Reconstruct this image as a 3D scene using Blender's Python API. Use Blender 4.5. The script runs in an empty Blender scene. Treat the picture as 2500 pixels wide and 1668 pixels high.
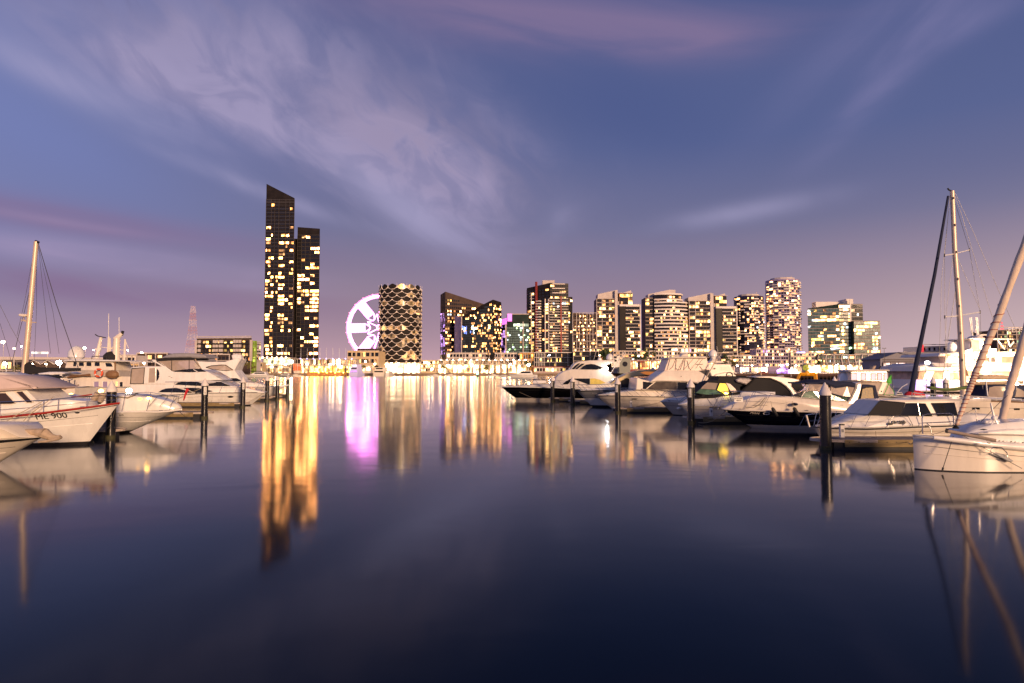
import bpy, bmesh, math, random
from mathutils import Vector, Matrix
R = math.radians
random.seed(11)
SC = bpy.context.scene
COL = SC.collection

# ------------------------------------------------------------ camera
F, CX, CY, HZ, CAMH = 1630.0, 1250.0, 834.0, 908.0, 3.5
PITCH = math.atan(74 / F)
cam_d = bpy.data.cameras.new('camera'); cam = bpy.data.objects.new('camera', cam_d); COL.objects.link(cam)
cam.location = (0, 0, CAMH); cam.rotation_euler = (R(90) + PITCH, 0, 0)
cam_d.sensor_width = 36; cam_d.lens = F * 36 / 2500; cam_d.clip_start = 0.1; cam_d.clip_end = 20000
SC.camera = cam
SC.view_settings.view_transform = 'Standard'; SC.view_settings.look = 'None'
SC.view_settings.exposure = 0; SC.view_settings.gamma = 1
try:
    SC.cycles.use_denoising = True
    SC.cycles.max_bounces = 8; SC.cycles.glossy_bounces = 4; SC.cycles.diffuse_bounces = 2
    SC.cycles.transparent_max_bounces = 12; SC.cycles.sample_clamp_indirect = 14
    SC.cycles.caustics_reflective = False; SC.cycles.caustics_refractive = False
except Exception: pass

# ------------------------------------------------------------ node helper
class NT:
    def __init__(s, nt): s.nt = nt; s.n = nt.nodes; s.l = nt.links; s.n.clear()
    def node(s, t, **k):
        n = s.n.new(t)
        for a, b in k.items(): setattr(n, a, b)
        return n
    def put(s, sock, v):
        if hasattr(v, 'is_linked') or isinstance(v, bpy.types.NodeSocket): s.l.new(v, sock)
        else: sock.default_value = v
    def m(s, op, a, b=0.0, c=None, clamp=False):
        n = s.node('ShaderNodeMath', operation=op, use_clamp=clamp)
        s.put(n.inputs[0], a); s.put(n.inputs[1], b)
        if c is not None: s.put(n.inputs[2], c)
        return n.outputs[0]
    def noise(s, vec, scale, detail=3.0, rough=.5, dist=0.0):
        n = s.node('ShaderNodeTexNoise'); s.l.new(vec, n.inputs['Vector'])
        n.inputs['Scale'].default_value = scale; n.inputs['Detail'].default_value = detail
        n.inputs['Roughness'].default_value = rough; n.inputs['Distortion'].default_value = dist
        return n.outputs['Fac']
    def ramp(s, fac, stops, interp='LINEAR'):
        n = s.node('ShaderNodeValToRGB'); s.l.new(fac, n.inputs[0]); cr = n.color_ramp; cr.interpolation = interp
        while len(cr.elements) < len(stops): cr.elements.new(.5)
        for e, (p, c) in zip(cr.elements, stops):
            e.position = p; e.color = (*c, 1) if len(c) == 3 else c
        return n.outputs[0]
    def mix(s, fac, a, b, blend='MIX'):
        n = s.node('ShaderNodeMix', data_type='RGBA', blend_type=blend)
        s.put(n.inputs[0], fac)
        s.put(n.inputs[6], (*a, 1) if isinstance(a, tuple) else a); s.put(n.inputs[7], (*b, 1) if isinstance(b, tuple) else b)
        return n.outputs[2]
    def comb(s, x, y, z=0.0):
        n = s.node('ShaderNodeCombineXYZ'); s.put(n.inputs[0], x); s.put(n.inputs[1], y); s.put(n.inputs[2], z); return n.outputs[0]

def srgb(r, g, b):
    return tuple(((c / 255) / 12.92 if c <= 10 else ((c / 255 + .055) / 1.055) ** 2.4) for c in (r, g, b))

# ------------------------------------------------------------ sky
W = bpy.data.worlds.new('World'); SC.world = W; W.use_nodes = True
k = NT(W.node_tree)
tc = k.node('ShaderNodeTexCoord'); sp = k.node('ShaderNodeSeparateXYZ'); k.l.new(tc.outputs['Generated'], sp.inputs[0])
DX, DY, DZ = sp.outputs
az = k.m('MULTIPLY', k.m('ARCTAN2', DX, DY), 180 / math.pi)
el = k.m('MULTIPLY', k.m('ARCSINE', DZ), 180 / math.pi)
base = k.ramp(k.m('DIVIDE', el, 60.0, clamp=True), [
    (0.0, srgb(204, 164, 174)), (.05, srgb(172, 143, 158)), (.10, srgb(152, 131, 150)), (.20, srgb(114, 114, 148)),
    (.31, srgb(90, 101, 146)), (.5, srgb(78, 90, 138)), (.60, srgb(44, 52, 90)), (1.0, srgb(18, 22, 44))])
right = k.m('MULTIPLY', k.m('SMOOTH_MAX', k.m('DIVIDE', k.m('SUBTRACT', az, 12.0), 22.0), 0.0, .2), k.m('POWER', k.m('SUBTRACT', 1.0, k.m('DIVIDE', el, 15.0, clamp=True)), 1.9), clamp=True)
base = k.mix(k.m('MULTIPLY', right, .95), base, srgb(210, 184, 184))
lefth = k.m('MULTIPLY', k.m('SMOOTH_MAX', k.m('DIVIDE', k.m('SUBTRACT', k.m('MULTIPLY', az, -1.0), 14.0), 24.0), 0.0, .2), 1.0, clamp=True)
base = k.mix(k.m('MULTIPLY', lefth, k.m('MULTIPLY', k.m('DIVIDE', el, 12.0, clamp=True), .7)), base, srgb(122, 132, 184))
def blob(a0, e0, sa, se, rot, power=1.0):
    c, s_ = math.cos(R(rot)), math.sin(R(rot))
    da = k.m('SUBTRACT', az, a0); de = k.m('SUBTRACT', el, e0)
    u = k.m('ADD', k.m('MULTIPLY', da, c / sa), k.m('MULTIPLY', de, s_ / sa))
    v = k.m('ADD', k.m('MULTIPLY', da, -s_ / se), k.m('MULTIPLY', de, c / se))
    d = k.m('ADD', k.m('MULTIPLY', u, u), k.m('MULTIPLY', v, v))
    return k.m('POWER', 2.718, k.m('MULTIPLY', d, -power))
def wisp(rot, sx, sy, scale, detail, dist, lo, hi, seed):
    c, s_ = math.cos(R(rot)), math.sin(R(rot))
    u = k.m('ADD', k.m('MULTIPLY', az, c * sx), k.m('MULTIPLY', el, s_ * sx))
    v = k.m('ADD', k.m('MULTIPLY', az, -s_ * sy), k.m('MULTIPLY', el, c * sy))
    n = k.noise(k.comb(u, v, seed), scale, detail, .5, dist)
    mr = k.node('ShaderNodeMapRange', interpolation_type='SMOOTHSTEP'); k.l.new(n, mr.inputs[0])
    mr.inputs[1].default_value = lo; mr.inputs[2].default_value = hi
    return mr.outputs[0]
def mul(a, b): return k.m('MULTIPLY', a, b)
def add(a, b): return k.m('ADD', a, b, clamp=True)
wA = wisp(-24, .045, .105, 1.5, 7, .9, .30, .66, 3.0)
wB = wisp(-8, .03, .16, 1.4, 6, .6, .34, .64, 9.0)
wC = wisp(34, .035, .14, 1.6, 6, .5, .32, .62, 14.0)
wD = wisp(-35, .07, .13, 2.6, 7, 1.2, .35, .62, 21.0)
# broad pale cloud from the upper left down to the centre
big = add(blob(-17, 21.5, 15, 5.4, -16), mul(blob(-6, 17, 8, 4.4, -34), .85))
big = add(big, mul(blob(-28, 23, 8, 3.4, -14), .8))
lit = k.m('MULTIPLY', big, k.m('ADD', .35, k.m('MULTIPLY', wA, k.m('ADD', .45, k.m('MULTIPLY', wD, .45)))), clamp=True)
col = k.mix(lit, base, srgb(160, 152, 188))
col = k.mix(mul(mul(blob(-9, 19, 10, 4.5, -20), wD), .45), col, srgb(150, 134, 160))
# darker hollows in it
col = k.mix(mul(mul(big, k.m('SUBTRACT', 1.0, wD)), .22), col, srgb(112, 108, 146))
# pinkish streaks along the top
top = add(blob(-2, 28.5, 17, 2.6, -4), mul(blob(12, 26.5, 11, 1.5, -6), 1.0))
col = k.mix(mul(mul(top, k.m('ADD', mul(wB, .6), .25)), .75), col, srgb(144, 122, 156))
tl = blob(-35, 29, 12, 4.0, -10)
col = k.mix(mul(mul(tl, wD), .7), col, srgb(104, 102, 140))
mid = add(blob(-9, 13.5, 7, 1.6, -30), add(mul(blob(4, 13.2, 2.2, 1.3, 50), .5), mul(blob(19, 12.8, 6, .8, 6), .8)))
mid = add(mid, mul(blob(-20, 14.2, 7, .6, -16), 1.0)); mid = add(mid, mul(blob(-34, 20, 7, 1.1, -16), 1.0))
col = k.mix(mul(mul(mid, k.m('ADD', mul(wA, .7), .3)), .6), col, srgb(170, 164, 200))
mw = add(mul(blob(4, 10, 14, 1.6, -6), .8), mul(blob(24, 8, 10, 1.4, 4), .6))
col = k.mix(mul(mul(mw, wB), .12), col, srgb(150, 142, 178))
# mauve bank low on the left
low = add(mul(blob(-34, 10.9, 14, 1.1, -4), 1.2), mul(blob(-28, 5.8, 15, 1.2, -3), .9))
col = k.mix(k.m('MULTIPLY', mul(low, k.m('ADD', mul(wB, .5), .5)), 1.0, clamp=True), col, srgb(136, 110, 145))
lw = add(mul(blob(-29, 8.3, 10, .9, -4), 1.6), add(mul(blob(-23, 6.9, 7, .4, -3), .6), mul(blob(-34, 10.6, 7, .35, -4), .6)))
col = k.mix(mul(lw, k.m('ADD', mul(wB, .6), .2)), col, srgb(170, 152, 188))
# right hand streaks
rs = add(blob(28.5, 20.0, 5.0, 1.2, 40), add(mul(blob(33, 23.3, 5, .9, 12), .9), add(mul(blob(36, 27, 8, 2.0, 28), .9), mul(blob(27, 24, 8, 1.6, 36), .5))))
col = k.mix(mul(mul(rs, k.m('ADD', mul(wC, .6), .25)), .34), col, srgb(156, 146, 190))
# deep blue zones
col = k.mix(mul(blob(10, 21.5, 10, 3.6, -14), .6), col, srgb(76, 90, 140))
col = k.mix(mul(blob(-36, 16.5, 8, 2.4, -20), .4), col, srgb(118, 130, 186))
# faint daylight term from the sky model after sunset
sk = k.node('ShaderNodeTexSky', sky_type='NISHITA'); sk.sun_disc = False; sk.sun_elevation = R(-4); sk.sun_rotation = R(200)
sc_ = k.node('ShaderNodeVectorMath', operation='SCALE'); k.l.new(sk.outputs[0], sc_.inputs[0]); sc_.inputs['Scale'].default_value = .006
fin = k.node('ShaderNodeVectorMath', operation='ADD'); k.l.new(col, fin.inputs[0]); k.l.new(sc_.outputs[0], fin.inputs[1])
bg = k.node('ShaderNodeBackground'); k.l.new(fin.outputs[0], bg.inputs[0]); bg.inputs[1].default_value = 1.0
out = k.node('ShaderNodeOutputWorld'); k.l.new(bg.outputs[0], out.inputs[0])

# one warm low key from behind the camera (the lit promenade the camera stands on)
sd = bpy.data.lights.new('sun', 'SUN'); so = bpy.data.objects.new('sun', sd); COL.objects.link(so)
sd.energy = 4.5; sd.color = (1.0, .62, .36); sd.angle = R(9)
so.rotation_euler = (R(79), 0, R(27))

# ------------------------------------------------------------ materials
MATS = {}
def mat(name, col, rough=.5, metal=0.0, var=.12, vs=3.0, emit=0.0, ecol=None, trans=0.0, alpha=1.0, bump=0.0, coat=0.0, ior=1.5, rv=.06, stretch=None, spec=.5):
    if name in MATS: return MATS[name]
    m = bpy.data.materials.new(name); m.use_nodes = True; t = NT(m.node_tree); MATS[name] = m
    b = t.node('ShaderNodeBsdfPrincipled'); o = t.node('ShaderNodeOutputMaterial'); t.l.new(b.outputs[0], o.inputs[0])
    g = t.node('ShaderNodeTexCoord'); v = g.outputs['Object']
    if stretch:
        mp = t.node('ShaderNodeMapping'); mp.inputs['Scale'].default_value = stretch; t.l.new(v, mp.inputs[0]); v = mp.outputs[0]
    n = t.noise(v, vs, 5, .6)
    lo = tuple(c * (1 - var) for c in col); hi = tuple(min(1, c * (1 + var)) for c in col)
    t.l.new(t.ramp(n, [(.3, lo), (.7, hi)]), b.inputs['Base Color'])
    t.l.new(t.m('ADD', rough - rv, t.m('MULTIPLY', n, 2 * rv), clamp=True), b.inputs['Roughness'])
    b.inputs['Metallic'].default_value = metal; b.inputs['Specular IOR Level'].default_value = spec; b.inputs['IOR'].default_value = ior
    b.inputs['Coat Weight'].default_value = coat; b.inputs['Coat Roughness'].default_value = .1
    if trans: b.inputs['Transmission Weight'].default_value = trans
    if alpha < 1: b.inputs['Alpha'].default_value = alpha
    if emit:
        e = ecol or col
        b.inputs['Emission Color'].default_value = (*e, 1); b.inputs['Emission Strength'].default_value = emit
    if bump:
        bp = t.node('ShaderNodeBump'); bp.inputs['Strength'].default_value = bump; bp.inputs['Distance'].default_value = .05
        t.l.new(t.noise(v, vs * 4, 4, .6), bp.inputs['Height']); t.l.new(bp.outputs[0], b.inputs['Normal'])
    return m
def litmat(name, col, strength, scale=.9, contrast=.75):
    """a lit room behind glass: brightness varies with furniture, blinds and curtains"""
    if name in MATS: return MATS[name]
    m = bpy.data.materials.new(name); m.use_nodes = True; t = NT(m.node_tree); MATS[name] = m
    b = t.node('ShaderNodeBsdfPrincipled'); o = t.node('ShaderNodeOutputMaterial'); t.l.new(b.outputs[0], o.inputs[0])
    b.inputs['Base Color'].default_value = (.03, .03, .03, 1); b.inputs['Roughness'].default_value = .15
    g = t.node('ShaderNodeNewGeometry'); oi = t.node('ShaderNodeObjectInfo')
    mp = t.node('ShaderNodeMapping'); mp.inputs['Scale'].default_value = (scale, scale, scale * .6); t.l.new(g.outputs['Position'], mp.inputs[0])
    n = t.noise(mp.outputs[0], 1.0, 3, .6)
    fac = t.m('ADD', t.m('MULTIPLY', t.m('SUBTRACT', n, .5), contrast * 3), 1.0)
    sn = t.node('ShaderNodeVectorMath', operation='SNAP'); t.l.new(g.outputs['Position'], sn.inputs[0]); sn.inputs[1].default_value = (2.3, 60, 3.4)
    wn = t.node('ShaderNodeTexWhiteNoise', noise_dimensions='3D'); t.l.new(sn.outputs[0], wn.inputs[0])
    fac = t.m('MULTIPLY', t.m('MAXIMUM', fac, .12), t.m('ADD', .10, t.m('MULTIPLY', t.m('POWER', wn.outputs[0], 1.8), 2.4)))
    t.l.new(t.m('MULTIPLY', fac, strength), b.inputs['Emission Strength'])
    c2 = (col[0], col[1] * .72, col[2] * .5)
    t.l.new(t.ramp(n, [(.35, c2), (.6, col)]), b.inputs['Emission Color'])
    return m
GEL = mat('gelcoat_white', (.80, .79, .77), .28, var=.09, vs=1.1, coat=.4, rv=.1, stretch=(1.6, 1.6, .35))
GEL2 = mat('gelcoat_cream', (.76, .70, .61), .3, var=.10, vs=1.1, coat=.4, rv=.1, stretch=(1.6, 1.6, .35))
GELG = mat('gelcoat_grey', (.22, .23, .25), .3, var=.06, vs=1.2, coat=.4)
DECK = mat('deck_white', (.62, .61, .60), .55, var=.08, vs=6)
NAVY = mat('hull_navy', (.004, .005, .012), .12, var=.2, vs=1, coat=.3)
BLACKH = mat('hull_black', (.004, .004, .005), .12, var=.2, vs=1, coat=.3)
ANTI = mat('antifouling', (.015, .014, .018), .6, var=.3, vs=4)
REDP = mat('red_paint', (.35, .03, .02), .4, var=.15, vs=6)
GLASS = mat('dark_glass', (.012, .013, .015), .06, var=.4, vs=1.5, rv=.02, ior=1.5)
GGREEN = mat('green_glass', (.08, .16, .11), .08, var=.5, vs=2.0, rv=.02)
VINYL = mat('clear_vinyl', (.55, .45, .38), .15, var=.12, vs=2, alpha=.5, rv=.05)
VINYLC = mat('cream_vinyl', (.72, .58, .5), .3, var=.1, vs=4)
CANB = mat('canvas_black', (.012, .012, .014), .85, var=.3, vs=8, bump=.25)
CANN = mat('canvas_navy', (.012, .018, .05), .85, var=.3, vs=8, bump=.25)
CANG = mat('canvas_grey', (.30, .29, .31), .8, var=.12, vs=5, bump=.2)
CANT = mat('canvas_tan', (.42, .33, .24), .85, var=.2, vs=7, bump=.3)
CHROME = mat('stainless', (.62, .6, .58), .18, metal=1.0, var=.1, vs=20)
ALU = mat('mast_aluminium', (.66, .54, .42), .38, metal=.2, var=.08, vs=2)
WIRE = mat('rigging_wire', (.12, .12, .13), .4, metal=.6, var=.1, vs=9)
RUB = mat('black_rubber', (.015, .015, .015), .6, var=.3, vs=9)
ROPE = mat('rope', (.35, .29, .2), .9, var=.3, vs=40)
TEAK = mat('teak', (.22, .12, .055), .6, var=.3, vs=9, stretch=(1, 12, 1))
PILE = mat('pile_sleeve', (.007, .0065, .0065), .27, var=.5, vs=5, rv=.14, stretch=(1, 1, .25))
PCAP = mat('pile_cap', (.70, .66, .64), .55, var=.08, vs=6)
PSIGN = mat('sign_white', (.72, .71, .68), .5, var=.05, vs=8)
INK = mat('black_ink', (.01, .01, .01), .6)
WALER = mat('pontoon_waler', (.23, .17, .075), .7, var=.4, vs=5, bump=.4, stretch=(.4, 1, 4))
PDECK = mat('pontoon_deck', (.22, .18, .16), .75, var=.25, vs=4, bump=.3, stretch=(6, .3, 1))
PTRIM = mat('pontoon_trim', (.55, .47, .40), .6, var=.2, vs=6)
FLOAT = mat('pontoon_float', (.02, .02, .02), .7, var=.3, vs=6)
ALGAE = mat('algae', (.05, .05, .02), .8, var=.5, vs=14)
ORANGE = mat('orange_plastic', (.75, .1, .03), .5, var=.1)
REDF = mat('red_fabric', (.55, .02, .03), .8, var=.2, vs=6)
GREENF = mat('green_fabric', (.08, .42, .05), .8, var=.2, vs=6)
CONC = mat('concrete', (.34, .31, .29), .85, var=.2, vs=.6, bump=.2)
CONCP = mat('pale_concrete', (.55, .49, .46), .8, var=.1, vs=.3)
CONCW = mat('white_render', (.72, .66, .62), .7, var=.08, vs=.3)
DARKW = mat('dark_cladding', (.018, .015, .015), .35, var=.4, vs=.15, spec=.12)
BROWNW = mat('brown_cladding', (.075, .052, .045), .6, var=.25, vs=.2, spec=.12)
NAVYW = mat('navy_cladding', (.022, .02, .06), .4, var=.3, vs=.15, spec=.12)
GREENW = mat('green_cladding', (.02, .035, .03), .35, var=.3, vs=.15, spec=.12)
LILW = mat('lilac_cladding', (.30, .25, .42), .5, var=.15, vs=.2, spec=.12)
BGLASS = mat('tower_glass', (.012, .012, .015), .08, var=.6, vs=.2, rv=.05)
BGLASSB = mat('blue_tower_glass', (.03, .045, .055), .12, var=.6, vs=.3, rv=.05)
BGLASSG = mat('teal_tower_glass', (.10, .16, .16), .15, var=.5, vs=.3, rv=.05)
OCHRE = mat('ochre_panel', (.42, .2, .035), .6, var=.2, vs=.3)
REDW = mat('red_cladding', (.25, .035, .03), .6, var=.15, vs=.5)
ROOFG = mat('grey_roof', (.16, .16, .19), .6, var=.15, vs=.4, stretch=(4, .3, .3))
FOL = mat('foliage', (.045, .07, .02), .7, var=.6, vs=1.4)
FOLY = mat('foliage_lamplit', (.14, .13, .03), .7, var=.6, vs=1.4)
BARK = mat('bark', (.08, .055, .035), .9, var=.3, vs=4, bump=.4)
POLE = mat('painted_pole', (.5, .47, .45), .5, var=.1, vs=3)
POLED = mat('dark_pole', (.04, .04, .045), .5, var=.2, vs=3)
SKIN = mat('skin', (.5, .3, .2), .6); CLOTHD = mat('dark_clothes', (.03, .03, .04), .9); CLOTHR = mat('red_clothes', (.4, .06, .03), .9)
L_W1 = litmat('window_warm_dim', (1, .50, .19), 1.3)
L_W2 = litmat('window_warm', (1, .47, .16), 6.0)
L_W3 = litmat('window_cream', (1, .51, .19), 13.0)
L_T2 = litmat('tower_room_warm', (1, .41, .11), 13.0)
L_T3 = litmat('tower_room_bright', (1, .44, .14), 20.0)
L_YD = litmat('window_yellow_dim', (1, .70, .25), .8)
L_Y = litmat('window_yellow', (1, .66, .18), 3.6)
L_O = litmat('window_orange', (1, .38, .11), 2.6)
L_C = litmat('window_cool', (.7, .9, 1), 3.5)
L_G = litmat('window_green', (.55, 1, .5), 3.0)
L_P = litmat('window_purple', (.5, .25, 1), 2.6)
L_SHOP = litmat('shopfront_glow', (1, .60, .26), 6.0, .5, 1.5)
L_SHOPW = litmat('shopfront_white', (1, .72, .42), 11.0, .25, .9)
L_SHOPD = litmat('gallery_glow', (1, .55, .27), .8, .9, 1.8)
L_GOLD = litmat('gold_glow', (1, .50, .07), 8.0, .4, .9)
LAMPW = mat('lamp_warm', (1, .8, .55), .4, emit=60, ecol=(1, .72, .42))
LAMPC = mat('lamp_cool', (1, 1, 1), .4, emit=90, ecol=(.9, .95, 1))
LAMPX = mat('lamp_floodlight', (1, 1, 1), .4, emit=14, ecol=(.85, .92, 1))
LAMPA = mat('lamp_amber', (1, .6, .2), .4, emit=25, ecol=(1, .5, .08))
LAMPO = mat('lamp_orange', (1, .5, .2), .4, emit=30, ecol=(1, .45, .2))
LAMPB = mat('lamp_blue', (.4, .4, 1), .4, emit=6, ecol=(.35, .35, 1))
LAMPG = mat('lamp_green', (.3, 1, .6), .4, emit=6, ecol=(.2, 1, .5))
WHEELE = mat('wheel_pink_light', (1, .7, 1), .4, emit=5.0, ecol=(.95, .17, .85))
WHEELW = mat('wheel_white_light', (1, .9, 1), .4, emit=5.5, ecol=(1, .22, .88))
WHEELR = mat('wheel_red_light', (1, .4, .6), .4, emit=2.0, ecol=(1, .2, .5))
CROWN = mat('crown_magenta_light', (.8, .2, .8), .4, emit=1.3, ecol=(.9, .22, .85), var=.3)

# ------------------------------------------------------------ projection: photo pixel + distance -> place
_cp, _sp = math.cos(PITCH), math.sin(PITCH)
def P(px, py, Y):
    vx = (px - CX) / F; vy = -(py - CY) / F
    d = Vector((vx, _cp - _sp * vy, _sp + _cp * vy)); t = Y / d.y
    return Vector((d.x * t, Y, CAMH + d.z * t))
def ZP(py, Y): return P(CX, py, Y).z
def XP(px, Y): return P(px, HZ, Y).x
def DW(py):
    vy = -(py - CY) / F; return -CAMH / (_sp + _cp * vy) * (_cp - _sp * vy)
def Zm(ox, oy, s): return lambda x, y: (ox + x / s, oy + y / s)

# ------------------------------------------------------------ things and parts
ORG = {}
def thing(name, label, cat, loc, group=None, rotz=0):
    o = bpy.data.objects.new(name, None); COL.objects.link(o); o.location = loc; o.rotation_euler = (0, 0, rotz)
    o.empty_display_size = .3; o['label'] = label; o['category'] = cat
    if group: o['group'] = group
    ORG[o.name] = Vector(loc); return o
def tag(o, label, cat, group=None, kind=None):
    o['label'] = label; o['category'] = cat
    if group: o['group'] = group
    if kind: o['kind'] = kind
    return o
class MB:
    """collects geometry in world coordinates, links it as one mesh object"""
    def __init__(s, m=None): s.v = []; s.f = []; s.i = []; s.mats = []; s.cur = 0; s.use(m or GEL)
    def use(s, m):
        if m not in s.mats: s.mats.append(m)
        s.cur = s.mats.index(m); return s
    def add(s, vs, fs):
        n = len(s.v); s.v += [tuple(v) for v in vs]; s.f += [tuple(n + i for i in f) for f in fs]; s.i += [s.cur] * len(fs); return s
    def box(s, x0, x1, y0, y1, z0, z1):
        return s.add([(x, y, z) for z in (z0, z1) for y in (y0, y1) for x in (x0, x1)],
                     [(0, 2, 3, 1), (4, 5, 7, 6), (0, 1, 5, 4), (2, 6, 7, 3), (0, 4, 6, 2), (1, 3, 7, 5)])
    def obox(s, c, size, ang=0, tilt=0):
        m = Matrix.Rotation(ang, 3, 'Z') @ Matrix.Rotation(tilt, 3, 'X'); c = Vector(c)
        vs = [c + m @ Vector((x * size[0] / 2, y * size[1] / 2, z * size[2] / 2)) for z in (-1, 1) for y in (-1, 1) for x in (-1, 1)]
        return s.add(vs, [(0, 2, 3, 1), (4, 5, 7, 6), (0, 1, 5, 4), (2, 6, 7, 3), (0, 4, 6, 2), (1, 3, 7, 5)])
    def tube(s, pts, r, n=6, r1=None, cap=True):
        pts = [Vector(p) for p in pts]; vs = []; N = len(pts); fs = []
        for i, p in enumerate(pts):
            d = (pts[min(i + 1, N - 1)] - pts[max(i - 1, 0)]).normalized()
            a = d.cross(Vector((0, 0, 1)) if abs(d.z) < .9 else Vector((0, 1, 0))).normalized(); b = d.cross(a)
            rr = r if r1 is None else r + (r1 - r) * i / (N - 1)
            for j in range(n):
                t = 2 * math.pi * j / n; vs.append(p + (a * math.cos(t) + b * math.sin(t)) * rr)
        for i in range(N - 1):
            for j in range(n): fs.append((i * n + j, i * n + (j + 1) % n, (i + 1) * n + (j + 1) % n, (i + 1) * n + j))
        if cap: fs += [tuple(range(n))[::-1], tuple((N - 1) * n + j for j in range(n))]
        return s.add(vs, fs)
    def lathe(s, prof, c, n=20):
        c = Vector(c); vs = []; fs = []
        for r, z in prof:
            for j in range(n):
                t = 2 * math.pi * j / n; vs.append(c + Vector((r * math.cos(t), r * math.sin(t), z)))
        for i in range(len(prof) - 1):
            for j in range(n): fs.append((i * n + j, i * n + (j + 1) % n, (i + 1) * n + (j + 1) % n, (i + 1) * n + j))
        fs += [tuple(range(n))[::-1], tuple((len(prof) - 1) * n + j for j in range(n))]
        return s.add(vs, fs)
    def ball(s, c, rx, ry=None, rz=None, n=10):
        ry = ry or rx; rz = rz or rx; c = Vector(c); vs = []; fs = []; h = n // 2
        for i in range(h + 1):
            a = math.pi * i / h
            for j in range(n):
                t = 2 * math.pi * j / n; vs.append(c + Vector((rx * math.sin(a) * math.cos(t), ry * math.sin(a) * math.sin(t), rz * math.cos(a))))
        for i in range(h):
            for j in range(n): fs.append((i * n + j, (i + 1) * n + j, (i + 1) * n + (j + 1) % n, i * n + (j + 1) % n))
        return s.add(vs, fs)
    def ringtube(s, c, R_, r, n=20, m=6, axis='Z'):
        c = Vector(c); pts = []
        vs = []; fs = []
        for i in range(n):
            a = 2 * math.pi * i / n
            for j in range(m):
                b = 2 * math.pi * j / m; q = R_ + r * math.cos(b)
                if axis == 'Z': w = Vector((q * math.cos(a), q * math.sin(a), r * math.sin(b)))
                else: w = Vector((q * math.cos(a), r * math.sin(b), q * math.sin(a)))
                vs.append(c + w)
        for i in range(n):
            for j in range(m): fs.append((i * m + j, ((i + 1) % n) * m + j, ((i + 1) % n) * m + (j + 1) % m, i * m + (j + 1) % m))
        return s.add(vs, fs)
    def prism(s, foot, z0, tops):
        n = len(foot)
        if not hasattr(tops, '__len__'): tops = [tops] * n
        vs = [(x, y, z0) for x, y in foot] + [(x, y, t) for (x, y), t in zip(foot, tops)]
        return s.add(vs, [tuple(range(n))[::-1], tuple(range(n, 2 * n))] + [(i, (i + 1) % n, n + (i + 1) % n, n + i) for i in range(n)])
    def build(s, name, parent=None, smooth=False, kind=None, org=None, label=None):
        if parent is not None:
            top = parent
            while top.parent: top = top.parent
            o0 = top.get('_o') or tuple(ORG[top.name])
            o0 = Vector(o0)
        else:
            o0 = Vector(org) if org is not None else Vector((0, 0, 0))
        me = bpy.data.meshes.new(name)
        me.from_pydata([(a - o0.x, b - o0.y, c - o0.z) for a, b, c in s.v], [], s.f)
        for m in s.mats: me.materials.append(m)
        me.polygons.foreach_set('material_index', s.i)
        bm = bmesh.new(); bm.from_mesh(me); bmesh.ops.remove_doubles(bm, verts=bm.verts, dist=.0004)
        big = [f for f in bm.faces if len(f.verts) > 4]
        if big: bmesh.ops.triangulate(bm, faces=big)
        bmesh.ops.recalc_face_normals(bm, faces=bm.faces)
        bm.to_mesh(me); bm.free()
        if smooth:
            me.polygons.foreach_set('use_smooth', [True] * len(me.polygons))
            try: me.set_sharp_from_angle(angle=R(38))
            except Exception: pass
        me.update()
        o = bpy.data.objects.new(name, me); COL.objects.link(o)
        if parent is not None: o.parent = parent
        else: o.location = o0
        if parent is None: ORG[o.name] = o0
        if kind: o['kind'] = kind
        if label: o['label'] = label
        return o
def text_mesh(txt, size, m, parent, loc, rot=(R(90), 0, 0), name='lettering', bold=0.0, sx=1.0, shear=0.0):
    cu = bpy.data.curves.new(name, 'FONT'); cu.body = txt; cu.size = size; cu.extrude = .006; cu.offset = bold; cu.shear = shear
    cu.align_x = 'CENTER'; cu.align_y = 'CENTER'
    tmp = bpy.data.objects.new('tmp', cu); me = bpy.data.meshes.new_from_object(tmp); bpy.data.objects.remove(tmp)
    me.materials.clear(); me.materials.append(m)
    o = bpy.data.objects.new(name, me); COL.objects.link(o); o.parent = parent
    o.location = Vector(loc) - ORG[parent.name] if parent is not None else loc
    o.rotation_euler = rot; o.scale = (sx, 1, 1); return o
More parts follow.
